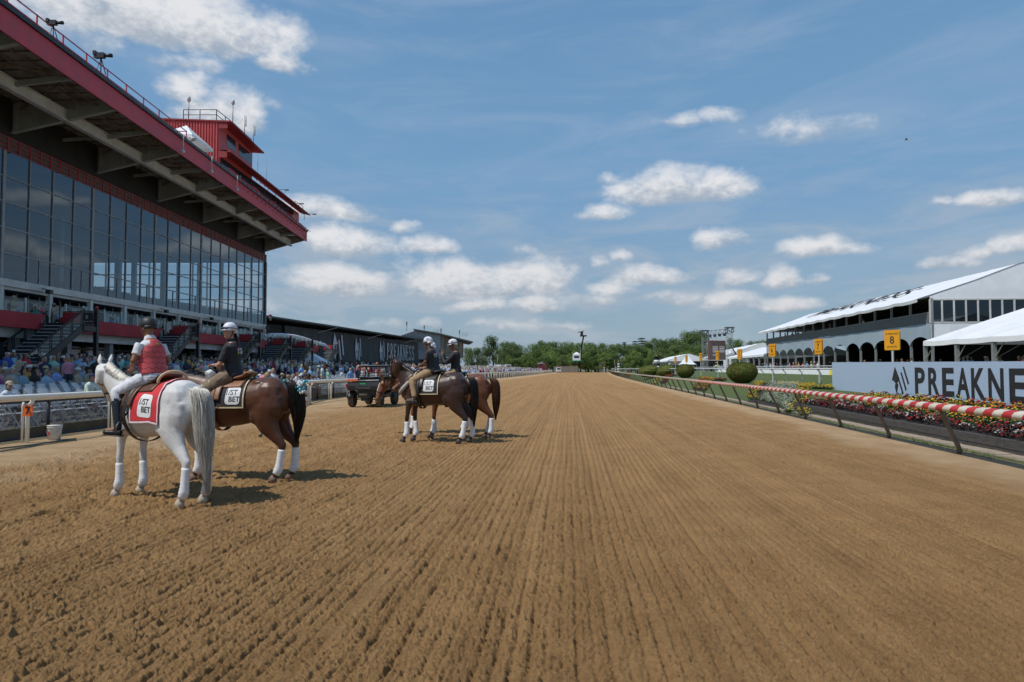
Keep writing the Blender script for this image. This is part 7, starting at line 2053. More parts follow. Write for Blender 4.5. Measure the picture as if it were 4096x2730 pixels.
def flag_patch(M, par, s=1.0):
    for i, c in enumerate(((.6, .02, .03), (.7, .7, .7), (.02, .08, .45), (.65, .50, .03), (.03, .35, .10))):
        q = MB(); q.prism([(-.028 * s, -.013 * s), (.028 * s, -.013 * s), (.028 * s, .013 * s), (-.028 * s, .013 * s)], M @ Matrix.Translation((0, .05 * s - .026 * s * i, 0)), 0, .002); q.build('colour_bar', mat('flag_%d' % i, c, .7), par)
def back_print(T_, LT, par, off, y0=.02):
    M = mat_face(T_(-off, y0, .36), LT.to_3x3() @ V3(.0, -1, 0), LT.to_3x3() @ V3(0, 0, 1))
    flag_patch(M @ Matrix.Translation((-.075, 0, 0)), par, .8)
    for k, tx in enumerate(('1/ST', 'BET')): place_mesh('lettering', text_mesh(tx, .062, m_wprint, .001), M @ Matrix.Translation((.03 + .012 * k, .025 - .052 * k, 0)), par)
back_print(TB, LTB, shB, .152, .04)
# rolled white bandage and pommel bag in front of the saddle
q = MB(); q.loft([((.40, .12, 1.60), .05, .05), ((.42, .18, 1.62), .075, .06), ((.43, .22, 1.60), .07, .05)], (0, 0, 1), 12); link('rolled_bandage', setmat(shell_mesh(q, .012, 2, name='roll', noise=(.006, 14)), m_wrap), hB)
for s in (1, -1): stirrup(hB, .06 + .34 / 1.06, s * .35, (1.72 - .80) / 1.06, (.02, s * .27, 1.30), m_tan)

# ---------------- second group: three horses
m_dbay = coat('dark_bay_coat', (.050, .022, .014), (.030, .014, .011), .40, legs=(.012, .009, .008), legz=.66, sc=2)
neckC = [(.50, 0, 1.24, .33, .19), (.64, 0, 1.37, .26, .15), (.77, .0, 1.51, .195, .115), (.88, .02, 1.63, .16, .092), (.95, .04, 1.72, .135, .08), (.985, .06, 1.79, .11, .075)]
hC, drC, MhC, bvC = horse('dark_bay_horse', 'dark bay horse with black tail and black saddle cloth, nearest of the group of three', (-1.87, 16.85, -.01), R(165), m_dbay, neckC, (1.01, .05, 1.86), (.36, -.38, -.86), (.75, -.3, .5), [(.07, 0), (-.07, 0), (.03, .02), (-.08, .0)], hair=m_blackhair, S=1.09, tail=dict(end=.42), tail_w=.085, hoof=(.06, .05, .045))
tack(hC, drC, MhC, bvC, m_blkcl, m_cream2, -.16, .48, m_dleath, .14, dict(x=.07, z=1.28, w=.25, h=.26), phimax=1.82, rein_to=(.42, .04, 1.66))
q = MB(); q.tube([V3(.45, .10, 1.42), V3(.58, .24, 1.34), V3(.72, .22, 1.20), V3(.84, .12, 1.08)], [.02, .045, .05, .03], 10); q.build('breast_strap', mat('grey_fleece', (.38, .37, .35), .9, bump=.006, bscale=60), hC)
q = MB(); pts = [MhC @ V3(.38, .085 * math.sin(a), -.09 + .10 * math.cos(a)) for a in np.linspace(-2.0, 2.0, 15)]; q.tube(pts, .035, 8); link('sheepskin_noseband', setmat(shell_mesh(q, .012, 1, name='fleece', noise=(.012, 40)), m_black), hC)
JC = dict(lean=.16, twist=-.05, hyaw=-.25, hpitch=.12, w=1.05, el_l=(.10, .27, .19), wr_l=(.33, .11, .10), hd_l=(.9, -.4, -.1), el_r=(.12, -.25, .18), wr_r=(.35, -.05, .10), hd_r=(.9, .4, -.2), hb_l=(0, .2, 1), hb_r=(0, -.2, 1),
          kn_l=(.42, .29, -.24), an_l=(.32, .36, -.68), to_l=(.50, .42, -.71), kn_r=(.42, -.30, -.28), an_r=(.30, -.34, -.70), to_r=(.46, -.36, -.72), curl=1.0)
dC = dict(shirt=m_shirt_b, trousers=m_khaki, boots=m_shoe, helmet=m_helw, sleeve=.72, leg_r=(.118, .082, .066), boot=.25, peak=0)
rC, TC, MhRC, LTC, shC = build_rider('person', 'rider in white capped helmet, black polo and khaki trousers, on the nearest dark bay horse', Mrider(hC, .08, 1.76), JC, dict(dC, logo=[(2.0, .185)]), m_skin3)
back_print(TC, LTC, shC, .150, .03)
for s in (1, -1): stirrup(hC, .08 + .36 / 1.09, s * .36, (1.76 - .77) / 1.09, (.10, s * .27, 1.32), m_dleath)

m_bay = coat('red_bay_coat', (.17, .055, .020), (.11, .034, .013), .42, legs=(.05, .018, .010), legz=.60, sc=2)
m_bayhair = mat('auburn_tail_hair', (.085, .030, .014), .5, var=.5, vscale=10)
neckD = [(.50, 0, 1.24, .33, .19), (.66, 0, 1.34, .25, .145), (.84, 0, 1.42, .19, .115), (1.0, 0, 1.48, .155, .095), (1.14, 0, 1.53, .13, .082), (1.22, 0, 1.55, .11, .075)]
hD, drD, MhD, bvD = horse('chestnut_horse', 'red chestnut horse with auburn tail, behind the dark bay and to its right', (-1.38, 17.9, -.01), R(176), m_bay, neckD, (1.22, 0, 1.60), (.8, .1, -.6), (.6, 0, .8), [(-.06, 0), (.05, 0), (-.03, 0), (.06, 0)], hair=m_bayhair, S=1.06, tail=dict(end=.5), tail_w=.10, hoof=(.16, .10, .07))
tack(hD, drD, MhD, bvD, m_blkcl, m_cream2, -.20, .44, m_dleath, .12, None, rein_to=(.36, .0, 1.66))
JD = dict(lean=.06, twist=.1, hyaw=.15, hpitch=.22, w=1.0, el_l=(.25, .25, .20), wr_l=(.36, .08, .42), hd_l=(.35, -.2, .9), el_r=(.25, -.22, .22), wr_r=(.37, -.03, .42), hd_r=(.35, .2, .9), hb_l=(.6, .6, 0), hb_r=(.6, -.6, 0),
          kn_l=(.42, .29, -.26), an_l=(.28, .34, -.68), to_l=(.44, .38, -.70), kn_r=(.42, -.30, -.26), an_r=(.28, -.34, -.68), to_r=(.44, -.36, -.70), curl=1.1)
rD, TD, MhRD, LTD, shD = build_rider('person', 'rider in white helmet and black jacket raising a phone in both hands', Mrider(hD, .08, 1.74), JD, dict(dC, long=True, goggles=True, peak=1, logo=[(1.35, .185)]), m_skin2)
q = MB(); q.box(-.008, .008, -.07, .07, -.035, .035, Matrix.Translation((.42, .02, .53))); q.build('phone', m_black, rD)

neckE = [(.50, 0, 1.24, .33, .19), (.70, 0, 1.31, .25, .145), (.92, .0, 1.35, .19, .115), (1.12, .0, 1.38, .155, .095), (1.30, .02, 1.41, .13, .082), (1.42, .03, 1.42, .11, .075)]
m_bay2 = coat('bright_bay_coat', (.22, .075, .025), (.15, .045, .017), .42, legs=(.06, .02, .012), legz=.58, sc=2)
def blaze(o, Mh):
    q = MB(); q.loft([(Mh @ V3(.10, 0, .0), .006, .008), (Mh @ V3(.20, 0, .006), .010, .018), (Mh @ V3(.34, 0, .0), .010, .014), (Mh @ V3(.46, 0, -.012), .008, .010)], Mh.to_3x3() @ V3(0, 0, 1), 8); q.build('blaze', m_wprint, o)
hE, drE, MhE, bvE = horse('bay_horse', 'bright bay horse lowering its bridled head, at the left of the group of three', (-2.12, 19.3, -.01), R(183), m_bay2, neckE, (1.44, .04, 1.47), (.30, .22, -.90), (.85, .3, .35), [(.04, 0), (-.06, 0), (0, 0), (.05, 0)], hair=m_blackhair, S=1.06, tail=dict(end=.5), tail_w=.08, hoof=(.05, .04, .035), face=blaze)
tack(hE, drE, MhE, bvE, m_blkcl, m_cream2, -.40, .36, m_dleath, .05, None, rein_to=(.40, .1, 1.60))
JE = dict(JC); JE.update(hyaw=.3, twist=0)
rE, TE, MhRE, LTE, shE = build_rider('person', 'rider in white helmet mostly hidden behind the rider on the dark bay', Mrider(hE, .02, 1.72, y=-.02), JE, dict(dC), m_skin2)
# ================================================================ crowd
def crowd_mat(name, kind):
    m = bpy.data.materials.new(name); m.use_nodes = True; T = NT(m.node_tree); b = T.n['Principled BSDF']; oi = T.new('ShaderNodeObjectInfo')
    if kind == 'shirt': c = oi.outputs['Color']
    else:
        r = T.new('ShaderNodeValToRGB'); r.color_ramp.interpolation = 'CONSTANT'; e = r.color_ramp.elements
        pal = {'trousers': [(.03, .035, .06), (.25, .19, .12), (.10, .10, .11), (.45, .44, .40), (.05, .08, .16), (.30, .25, .19)],
               'skin': [(.42, .23, .15), (.36, .19, .12), (.10, .05, .03), (.46, .27, .19), (.40, .20, .13)],
               'hair': [(.05, .03, .02), (.14, .08, .04), (.02, .015, .012), (.30, .22, .13), (.25, .24, .22)]}[kind]
        e[0].color = c4(pal[0])
        for i, p in enumerate(pal[1:]): x = e.new((i + 1) / len(pal)); x.color = c4(p)
        e[-1].position = 1.0 if False else e[-1].position
        last = [k for k in e if k.position >= .999]
        for k in last: k.color = c4(pal[-1])
        T.l.new(T.m('FRACT', T.m('MULTIPLY', oi.outputs['Random'], {'trousers': 1.0, 'skin': 7.3, 'hair': 13.7}[kind])), r.inputs[0]); c = r.outputs[0]
    f = T.ramp(T.noise(T.new('ShaderNodeTexCoord').outputs['Object'], 9, 4, .6), .3, .7, .82, 1.08)
    T.l.new(T.mixc(1.0, c, T.comb(f, f, f), 'MULTIPLY'), b.inputs['Base Color']); b.inputs['Roughness'].default_value = .8
    return m
CM = [crowd_mat('crowd_skin', 'skin'), crowd_mat('crowd_top', 'shirt'), crowd_mat('crowd_trousers', 'trousers'), crowd_mat('crowd_hair', 'hair'), mat('crowd_shoe', (.03, .025, .02), .6)]
def crowd_body(J, voxel=.017, female=False):
    T_, Mh, tor, arms, legs, LT = rider_parts(J); q = MB(); tor(q, .014); segs = []
    head_prims(q, Mh, False, 12); q.ball(Mh @ V3(.115, 0, .085), .018, 6)
    q.ball(Mh @ V3(-.018, 0, .135), .105, 10, (1, .82, 1.0))
    if female: q.loft([(Mh @ V3(-.05, 0, .16), .07, .08), (Mh @ V3(-.08, 0, .05), .05, .085), (Mh @ V3(-.08, 0, -.08), .03, .06)], None, 8)
    segs.append((Mh @ V3(.07, 0, .05), Mh @ V3(.07, 0, .10), .075, 0)); segs.append((Mh @ V3(-.05, 0, .17), Mh @ V3(-.05, 0, .02), .11, 3)); segs.append((T_(0, 0, .53), T_(.01, 0, .60), .05, 0))
    segs.append((T_(0, 0, .0), T_(0, 0, .40), .17, 1)); segs.append((T_(0, .12, .42), T_(0, -.12, .42), .10, 1)); segs.append((T_(0, 0, -.08), T_(0, 0, -.02), .17, 2))
    for sh, el, wr, s in arms:
        P, S = limb(sh, el, .062, .046); q.loft([(p, r, r) for p, r in zip(P, S)], None, 8); P, S = limb(el, wr, .044, .028, .15); q.loft([(p, r, r) for p, r in zip(P, S)], None, 8)
        d = (wr - el).normalized(); q.loft([(wr, .028, .022), (wr + d * .07, .042, .02), (wr + d * .15, .030, .014), (wr + d * .18, .014, .010)], None, 8); q.tube([wr + d * .02, wr + d * .07 + V3(.03, 0, .02)], [.016, .010], 6)
        m_ = sh.lerp(el, .75 if not J.get('long') else 1); segs.append((sh, m_, .07, 1)); segs.append((m_, el, .045, 1 if J.get('long') else 0)); segs.append((el, wr, .04, 1 if J.get('long') else 0)); segs.append((wr, wr + d * .16, .04, 0))
    for hp, kn, an, to, s in legs:
        P, S = limb(hp, kn, .100, .070, .03); q.loft([(p, r, r) for p, r in zip(P, S)], None, 10); P, S = limb(kn, an, .068, .050, .08); q.loft([(p, r, r) for p, r in zip(P, S)], None, 10)
        q.loft([(an - V3(.05, 0, .03), .04, .035), (an.lerp(to, .4) - V3(0, 0, .03), .045, .042), (to, .028, .042)], None, 8)
        segs.append((hp, kn, .09, 2)); e = kn.lerp(an, .25 if J.get('shorts') else .9); segs.append((kn, e, .06, 2)); segs.append((e, an, .05, 0 if J.get('shorts') else 2)); segs.append((an - V3(.05, 0, .04), to, .05, 4))
    me = shell_mesh(q, voxel, 3, .5, 'person'); setmat(me, *CM); n = len(me.polygons); c = np.empty(n * 3); me.polygons.foreach_get('center', c); c = c.reshape(-1, 3)
    best = np.full(n, 9.); lab = np.zeros(n, 'i')
    for a, b, r, k in segs:
        a = np.array(a); b = np.array(b); ab = b - a; t = np.clip(((c - a) @ ab) / (ab @ ab + 1e-9), 0, 1); d = np.linalg.norm(c - (a + t[:, None] * ab), axis=1) - r
        m = d < best; best[m] = d[m]; lab[m] = k
    me.polygons.foreach_set('material_index', lab); me.update(); return me, Mh
ST = dict(kn_l=(.02, .11, -.45), an_l=(0, .13, -.85), to_l=(.15, .16, -.89), kn_r=(.02, -.11, -.45), an_r=(-.02, -.13, -.85), to_r=(.13, -.16, -.89), w=1.0)
SI_ = dict(kn_l=(.42, .14, .02), an_l=(.36, .15, -.38), to_l=(.50, .17, -.42), kn_r=(.42, -.14, .02), an_r=(.38, -.13, -.38), to_r=(.52, -.15, -.42), w=1.0, lean=-.05)
POSES = {
 'stand': (dict(ST, el_l=(-.02, .25, .18), wr_l=(.06, .26, -.06), el_r=(-.02, -.25, .18), wr_r=(.06, -.26, -.06), shorts=False), .93, False, 'standing'),
 'shorts': (dict(ST, el_l=(-.02, .25, .18), wr_l=(.14, .18, .05), el_r=(-.02, -.25, .18), wr_r=(.08, -.24, -.06), shorts=True), .93, False, 'bare legged'),
 'folded': (dict(ST, el_l=(.08, .25, .18), wr_l=(.20, .02, .20), el_r=(.08, -.25, .18), wr_r=(.20, -.02, .17), long=True), .93, False, 'cross armed'),
 'raised': (dict(ST, el_l=(.20, .22, .34), wr_l=(.16, .06, .62), el_r=(.0, -.25, .18), wr_r=(.14, -.22, .02), lean=.02), .93, False, 'hand raising'),
 'woman': (dict(ST, w=.86, el_l=(.0, .22, .18), wr_l=(.16, .14, .10), el_r=(-.02, -.22, .18), wr_r=(.12, -.18, .05), shorts=True, hyaw=.4), .90, True, 'long haired, standing'),
 'sit': (dict(SI_, el_l=(.06, .25, .18), wr_l=(.28, .12, .12), el_r=(.06, -.25, .18), wr_r=(.28, -.10, .12)), .55, False, 'seated'),
 'sitlean': (dict(SI_, lean=.28, el_l=(.25, .24, .15), wr_l=(.42, .08, .18), el_r=(.25, -.24, .15), wr_r=(.44, -.06, .14), shorts=True, hyaw=-.5), .55, False, 'leaning'),
 'sitwoman': (dict(SI_, w=.86, el_l=(.05, .22, .18), wr_l=(.26, .10, .10), el_r=(.02, -.22, .18), wr_r=(.24, -.14, .10), shorts=True, hyaw=.6), .53, True, 'long haired, seated'),
}
PROTO = {}
for k, (J, pz, fem, desc) in POSES.items():
    me, Mh = crowd_body(J, female=fem); me.transform(Matrix.Translation((0, 0, pz))); Mh = Matrix.Translation((0, 0, pz)) @ Mh
    hats = {}
    mo = mat('hat_fabric', (1, 1, 1), .8, objcol=True)
    q = MB(); q.loft([(Mh @ V3(-.005, 0, .155), .17, .155), (Mh @ V3(-.005, 0, .165), .165, .15)], (1, 0, 0), 16); q.loft([(Mh @ V3(-.01, 0, .16), .110, .095), (Mh @ V3(-.01, 0, .25), .095, .08), (Mh @ V3(-.01, 0, .265), .05, .045)], (1, 0, 0), 14); hats['brimmed hat'] = q.mesh('hat', mo)
    q = MB(); q.loft([(Mh @ V3(-.01, 0, .14), .115, .098), (Mh @ V3(-.012, 0, .20), .105, .09), (Mh @ V3(-.015, 0, .245), .06, .055), (Mh @ V3(-.015, 0, .255), .01, .01)], (1, 0, 0), 14); q.loft([(Mh @ V3(.07, 0, .15), .012, .07), (Mh @ V3(.18, 0, .135), .006, .055)], (0, 0, 1), 8); hats['cap'] = q.mesh('cap', mo)
    PROTO[k] = (me, hats, desc)
COLS = [('white', (.62, .62, .62), 6), ('pale blue', (.30, .42, .60), 5), ('sky blue', (.16, .33, .62), 3), ('navy', (.025, .035, .09), 3), ('royal blue', (.02, .07, .35), 2), ('pink', (.60, .24, .32), 3), ('salmon', (.58, .20, .15), 2), ('red', (.45, .02, .03), 2), ('mustard', (.48, .30, .06), 1), ('teal', (.04, .28, .28), 2), ('mint', (.30, .52, .42), 2), ('grey', (.22, .22, .23), 2), ('black', (.02, .02, .02), 2), ('tan', (.38, .29, .20), 2), ('lime', (.40, .62, .04), .4), ('plum', (.20, .05, .15), 1), ('patterned blue', (.22, .30, .45), 1)]
HC_ = [('white', (.65, .65, .63)), ('straw', (.52, .40, .22)), ('black', (.02, .02, .02)), ('navy', (.02, .03, .10)), ('beige', (.45, .38, .28)), ('white', (.65, .65, .63))]
rg = random.Random(99); NP = [0]; PEOPLE = []
def person(kind, x, y, z, rz, where, col=None, hat=None, group=None, sc=None):
    me, hats, desc = PROTO[kind]
    if col is None: col = rg.choices(COLS, [c[2] for c in COLS])[0]
    else: col = [c for c in COLS if c[0] == col][0]
    o = link('person', me); o.location = (x, y, z); o.rotation_euler = (0, 0, rz); s = sc or rg.uniform(.94, 1.04); o.scale = (s, s, s); j = lambda v: max(0, min(1, v * rg.uniform(.85, 1.15))); o.color = c4([j(v) for v in col[1]])
    lab = desc.replace('long haired, ', '') + ' person in ' + col[0] + (' dress' if 'woman' in kind else ' shirt')
    if hat is None: hat = rg.random() < .55
    if hat:
        hk = rg.choice(['brimmed hat', 'cap']); hc = rg.choice(HC_); h = link('hat' if hk != 'cap' else 'cap', hats[hk], o); h.color = c4(hc[1]); lab += ' and ' + hc[0] + ' ' + ('hat' if hk != 'cap' else 'cap')
    tag(o, lab + ' ' + where, 'person', group or 'spectators'); NP[0] += 1; PEOPLE.append(o); return o
# named ones the photo shows clearly near the left edge
def at(u, Y): return (u - 2048) / F * Y
for (u, Y, k, c, h, w_) in ((32, 36, 'folded', 'royal blue', True, 'at the left edge by the stairs'), (52, 38, 'stand', 'royal blue', True, 'behind the other at the left edge'), (105, 37, 'folded', 'red', False, 'at the foot of the nearest stairs'),
                         (250, 38, 'stand', 'royal blue', True, 'below the nearest stairs'), (262, 44, 'stand', 'navy', False, 'in shade under the balcony'), (285, 45, 'woman', 'tan', False, 'in shade under the balcony'), (325, 43, 'folded', 'black', True, 'in shade beside the hi-vis shirt'), (346, 45, 'folded', 'lime', True, 'under the balcony'),
                         (365, 41, 'stand', 'white', False, 'beside the lime shirt under the balcony'), (480, 47, 'stand', 'tan', True, 'left of the red vested rider'), (500, 46, 'stand', 'teal', True, 'just left of the red vested rider'), (690, 48, 'raised', 'pale blue', False, 'between the two riders'),
                         (980, 60, 'raised', 'tan', False, 'behind the woman rider by the stairs'), (1030, 44, 'stand', 'navy', False, 'over the brown horse back'), (1072, 62, 'folded', 'pink', False, 'at the foot of the fourth stairs'), (1096, 61, 'woman', 'red', False, 'at the foot of the fourth stairs'), (1130, 60, 'stand', 'white', True, 'below the fifth stairs'),
                         (1275, 52, 'stand', 'grey', True, 'in front of the small tent'), (1290, 54, 'stand', 'white', False, 'in front of the small tent')):
    x = at(u, Y); person(k, x, Y, gz_left(x, Y), rg.uniform(-.6, .6) - .3, w_, c, h)
for (u, Y, k, c, h, w_) in ((1170, 31, 'raised', 'pale blue', False, 'near the rail behind the brown horse'), (1212, 31.5, 'shorts', 'mint', True, 'beside the rail behind the brown horse'), (1236, 31, 'stand', 'sky blue', True, 'near the rail behind the brown horse'), (1292, 33, 'shorts', 'pink', True, 'leaning on the rail left of the utility vehicle'),
                         (1322, 33.6, 'shorts', 'pale blue', True, 'at the rail left of the utility vehicle'), (1268, 34, 'stand', 'white', False, 'at the rail left of the utility vehicle'), (992, 24, 'raised', 'white', True, 'at the rail over the brown horse back'), (1645, 66, 'stand', 'mint', True, 'beyond the utility vehicle')):
    x = min(at(u, Y), lx(Y) - 1.35); person(k, x, Y, gz_left(x, Y), rg.uniform(-2.2, -.3), w_, c, h)
# someone on foot on the far side of the brown horse
person('stand', -6.45, 18.0, 0, 2.0, 'on the dirt, feet seen under the brown horse', 'tan', False)
# seated
for (x, y, z, d) in SEATED:
    if NP[0] > 118: break
    person(rg.choice(['sit', 'sit', 'sitlean', 'sitwoman']), x - .04, y, z - .02, rg.uniform(-.3, .3), 'near the left rail' if y < 24 else 'among the chairs')
# standing on the apron and in the shade
for i in range(70):
    y = rg.uniform(34, 88); x = rg.uniform(-27.8, -21.5) if rg.random() < .75 else rg.uniform(-21, lx(y) - 9)
    if not in_view((x, y, 1.5), 20): continue
    person(rg.choice(['stand', 'shorts', 'folded', 'raised', 'woman']), x, y, gz_left(x, y), rg.uniform(-1.2, .8), 'below the grandstand' if x < -24 else 'behind the chairs')
# on the balcony
for i in range(52):
    y = rg.uniform(40, 98); x = rg.uniform(-33.6, -31.7)
    person(rg.choice(['stand', 'stand', 'woman', 'folded', 'raised']) if rg.random() < .6 else 'sit', x, y, 4.66, rg.uniform(-.8, .6), 'on the balcony')
# right side: tent and turf
for i in range(34):
    t_ = rg.random(); y = lerp(66, 128, t_); x = lerp(39.9, 46.6, (y - 65) / 60) + rg.uniform(-1.8, 1.5)
    person(rg.choice(['stand', 'folded', 'woman', 'shorts']), x, y, 1.03, rg.uniform(2.2, 4), 'by the big tent')
for i in range(10):
    y = rg.uniform(32, 58); person(rg.choice(['stand', 'folded', 'woman']), 36.4 + rg.uniform(.2, 3), y, 1.03, rg.uniform(2.2, 4), 'under the marquee')
for i in range(8):
    y = rg.uniform(80, 120); person('stand', lerp(39.9, 46.6, (y - 65) / 60) + .9, y, 6.15, rg.uniform(2.2, 4), 'on the tent balcony')
for i in range(9):
    y = rg.uniform(128, 170); person('folded', 45 + rg.uniform(-1.5, 1.0) + (y - 127) * .11, y, 1.03, rg.uniform(2.2, 4), 'by the video board')
# the distant crowd along the left rail: a mass
low, lh = crowd_body(POSES['stand'][0], voxel=.05)[0], None
low.transform(Matrix.Translation((0, 0, .93))); lows, _ = crowd_body(POSES['sit'][0], voxel=.05); lows.transform(Matrix.Translation((0, 0, .55)))
cmats = [mat('crowd_face', (.38, .21, .14), .8), mat('crowd_dark', (.05, .05, .07), .8), mat('crowd_straw', (.45, .38, .28), .8)] + [mat('crowd_c%d' % i, c[1], .8) for i, c in enumerate(COLS)]
its = []; rg2 = random.Random(3); wts = [c[2] for c in COLS]
def mass(x, y, z, rz):
    k = 3 + rg2.choices(range(len(COLS)), wts)[0]; its.append((low if rg2.random() < .5 else lows, x, y, z, rz, rg2.uniform(.93, 1.05), {0: 0, 1: k, 2: rg2.choice((1, 2, 1, 3)), 3: rg2.choice((1, 2, 2, 3)), 4: 1}))
for i in range(1900):
    y = 46 + 215 * rg2.random() ** .8; d = 1.2 + 17 * rg2.random() ** 1.2; x = lx(y) - .9 - d
    if y < 88 and rg2.random() < .3: continue
    if x < -24: continue
    mass(x, y, gz_left(x, y), rg2.uniform(-1, 1))
for i in range(90): y = rg2.uniform(30, 46); d = rg2.uniform(9, 13); x = lx(y) - .9 - d; mass(x, y, gz_left(x, y), rg2.uniform(-1, .6))
for i in range(110): y = rg2.uniform(44, 96); x = rg2.uniform(-29.5, -25); mass(x, y, gz_left(x, y), rg2.uniform(-1, .6))
for i in range(170): y = rg2.uniform(66, 200); x = 41 + (y - 65) * .112 + rg2.uniform(0, 7); mass(x, y, 1.03, 3)
for i in range(60): y = rg2.uniform(26, 60); mass(37 + rg2.uniform(0, 9), y, 1.03, 3)
joined('crowd', its, cmats, 'dense distant crowd of spectators filling the apron and the tents')
# video crew vans behind the crowd
# ================================================================ utility vehicle
m_plas = mat('black_plastic', (.022, .022, .024), .5, var=.15, vscale=8); m_tyre = mat('dusty_tyre', (.075, .060, .045), .9, var=.4, vscale=12, col2=(.16, .12, .08)); m_rim = mat('dark_rim', (.05, .05, .05), .4, metal=.5)
ut = thing('utility_vehicle', 'black open utility vehicle with roll cage and cargo bed, seen from behind by the rail', 'vehicle', (-6.84, 32.1, 0), R(84))
ut.scale = (.97, .97, .97)
def up(q, n, m, par=None): return q.build(n, m, par or ut)
# cargo bed at the rear: local x from -.45 to 1.0; front to 3.1
q = MB(); q.box(-.42, .95, -.78, .78, .80, .88); q.box(-.42, .95, -.80, -.74, .86, 1.22); q.box(-.42, .95, .74, .80, .86, 1.22); q.box(.90, .95, -.78, .78, .86, 1.25); up(q, 'cargo_bed', m_plas)
q = MB(); q.add([(-.44, -.80, .82), (-.44, .80, .82), (-.48, .80, 1.02), (-.48, -.80, 1.02), (-.45, -.80, 1.18), (-.45, .80, 1.18), (-.38, -.80, .82), (-.38, .80, .82), (-.40, .80, 1.2), (-.40, -.80, 1.2)], [(0, 3, 2, 1), (3, 4, 5, 2), (4, 9, 8, 5), (6, 7, 8, 9), (0, 6, 9, 4, 3), (1, 2, 5, 8, 7), (0, 1, 7, 6)])
q.box(-.50, -.47, -.60, .60, .88, .90); tg = up(q, 'tailgate', m_plas)
place_mesh('lettering', text_mesh('Kawasaki', .17, mat('grey_print', (.09, .09, .09), .5), .004, sx=1.15, bold=.004), mat_face((-.486, 0, .95), (0, -1, 0), (0, 0, 1)), tg)
q = MB(); q.box(-.47, -.46, -.12, .16, 1.10, 1.16); up(q, 'green_plate', mat('green_sticker', (.02, .35, .12), .5), tg)
q = MB(); 
for s in (-1, 1): q.box(-.47, -.40, s * .80 - .05, s * .80 + .05, .92, 1.12)
up(q, 'tail_lamp', mat('tail_red', (.3, .01, .01), .3))
q = MB()
for (x, z0, z1) in ((1.0, .75, 1.95), (2.0, .75, 1.95)):
    for s in (-1, 1): q.tube([(x, s * .74, z0), (x, s * .72, 1.5), (x + (0 if x < 1.5 else 0), s * .66, z1)], .032, 8)
for s in (-1, 1): q.tube([(.98, s * .66, 1.94), (2.05, s * .66, 1.95), (2.75, s * .70, 1.25), (2.9, s * .70, 1.0)], .032, 8); q.tube([(1.0, s * .74, 1.35), (2.0, s * .74, 1.1)], .022, 6)
for z in (1.28, 1.40, 1.52, 1.64): q.tube([(.99, -.70, z), (.99, .70, z)], .02, 6)
for y in (-.25, .25): q.tube([(.99, y, 1.25), (.99, y, 1.66)], .016, 6)
q.tube([(.99, -.66, 1.94), (.99, .66, 1.94)], .03, 8); q.tube([(2.05, -.66, 1.95), (2.05, .66, 1.95)], .03, 8)
up(q, 'roll_cage', m_black)
q = MB(); q.loft([((.85, 0, 1.985), .02, .74), ((1.3, 0, 2.01), .03, .76), ((2.2, 0, 2.00), .03, .76), ((2.35, 0, 1.975), .015, .70)], (0, 0, 1), 24); up(q, 'canopy', mat('roof_plastic', (.05, .05, .05), .35))
q = MB(); q.cyl((1.4, -.1), .07, 2.03, 2.07, 12); up(q, 'beacon_base', m_black); q = MB(); q.loft([((1.4, -.1, 2.07), .055, .055), ((1.4, -.1, 2.13), .05, .05), ((1.4, -.1, 2.17), .02, .02)], (1, 0, 0), 12); up(q, 'beacon', mat('amber_lens', (.8, .18, .01), .3))
q = MB(); q.box(1.1, 1.25, -.70, .70, .95, 1.45); q.box(1.2, 1.75, -.70, .70, .78, .95); up(q, 'bench_seat', m_plas)
q = MB(); q.box(1.0, 3.0, -.68, .68, .42, .60); q.box(-.35, 1.0, -.30, .30, .45, .78); q.box(-.30, .1, -.16, .16, .30, .50); up(q, 'chassis', m_black)
q = MB(); q.add([(2.2, -.70, .6), (3.05, -.62, .6), (3.05, .62, .6), (2.2, .70, .6), (2.2, -.70, 1.12), (2.95, -.60, 1.0), (2.95, .60, 1.0), (2.2, .70, 1.12)], [(0, 3, 2, 1), (4, 5, 6, 7), (0, 1, 5, 4), (1, 2, 6, 5), (2, 3, 7, 6), (3, 0, 4, 7)]); up(q, 'bonnet', m_plas)
q = MB()
for x0 in (.0, 2.55):
    for s in (-1, 1):
        pts = [(x0 + .42 * math.cos(a), s * .70, .36 + .42 * math.sin(a)) for a in np.linspace(.15, math.pi - .15, 9)]
        q.loft([(p, .015, .14) for p in pts], None, 6) 
up(q, 'fender', m_plas)
q = MB(); q.tube([(-.32, -.18, .62), (-.32, .22, .62)], .085, 12); up(q, 'silencer', mat('rusty_silencer', (.22, .17, .12), .6, metal=.3))
q = MB()
for s in (-1, 1): q.bar((-.05, s * .2, .40), (.0, s * .62, .34), .05); q.bar((.1, s * .2, .55), (.0, s * .62, .38), .05)
up(q, 'suspension_arm', m_black)
wq = MB(); K = 40; P = [(-.13, .27), (-.135, .32), (-.11, .355), (.11, .355), (.135, .32), (.13, .27)]
vs = []; 
for i in range(K):
    a = 2 * math.pi * i / K
    for (y, r) in P: rr_ = r - (.022 if (i % 4 < 2 and r > .34) else 0); vs.append((rr_ * math.cos(a), y, rr_ * math.sin(a)))
fs = [(i * 6 + j, ((i + 1) % K) * 6 + j, ((i + 1) % K) * 6 + (j + 1) % 6, i * 6 + (j + 1) % 6) for i in range(K) for j in range(6)]
wq.add(vs, fs, False); wm = wq.mesh('tyre', m_tyre)
rq = MB(); rq.tube([(0, -.10, 0), (0, .10, 0)], .272, 20); rq.tube([(0, -.12, 0), (0, .12, 0)], .09, 10)
rm = rq.mesh('rim', m_rim)
for x0 in (0, 2.55):
    for s in (-1, 1):
        w_ = link('wheel', wm, ut); w_.location = (x0, s * .68, .355); w_.rotation_euler = (0, 0, 0); r_ = link('rim', rm, w_)
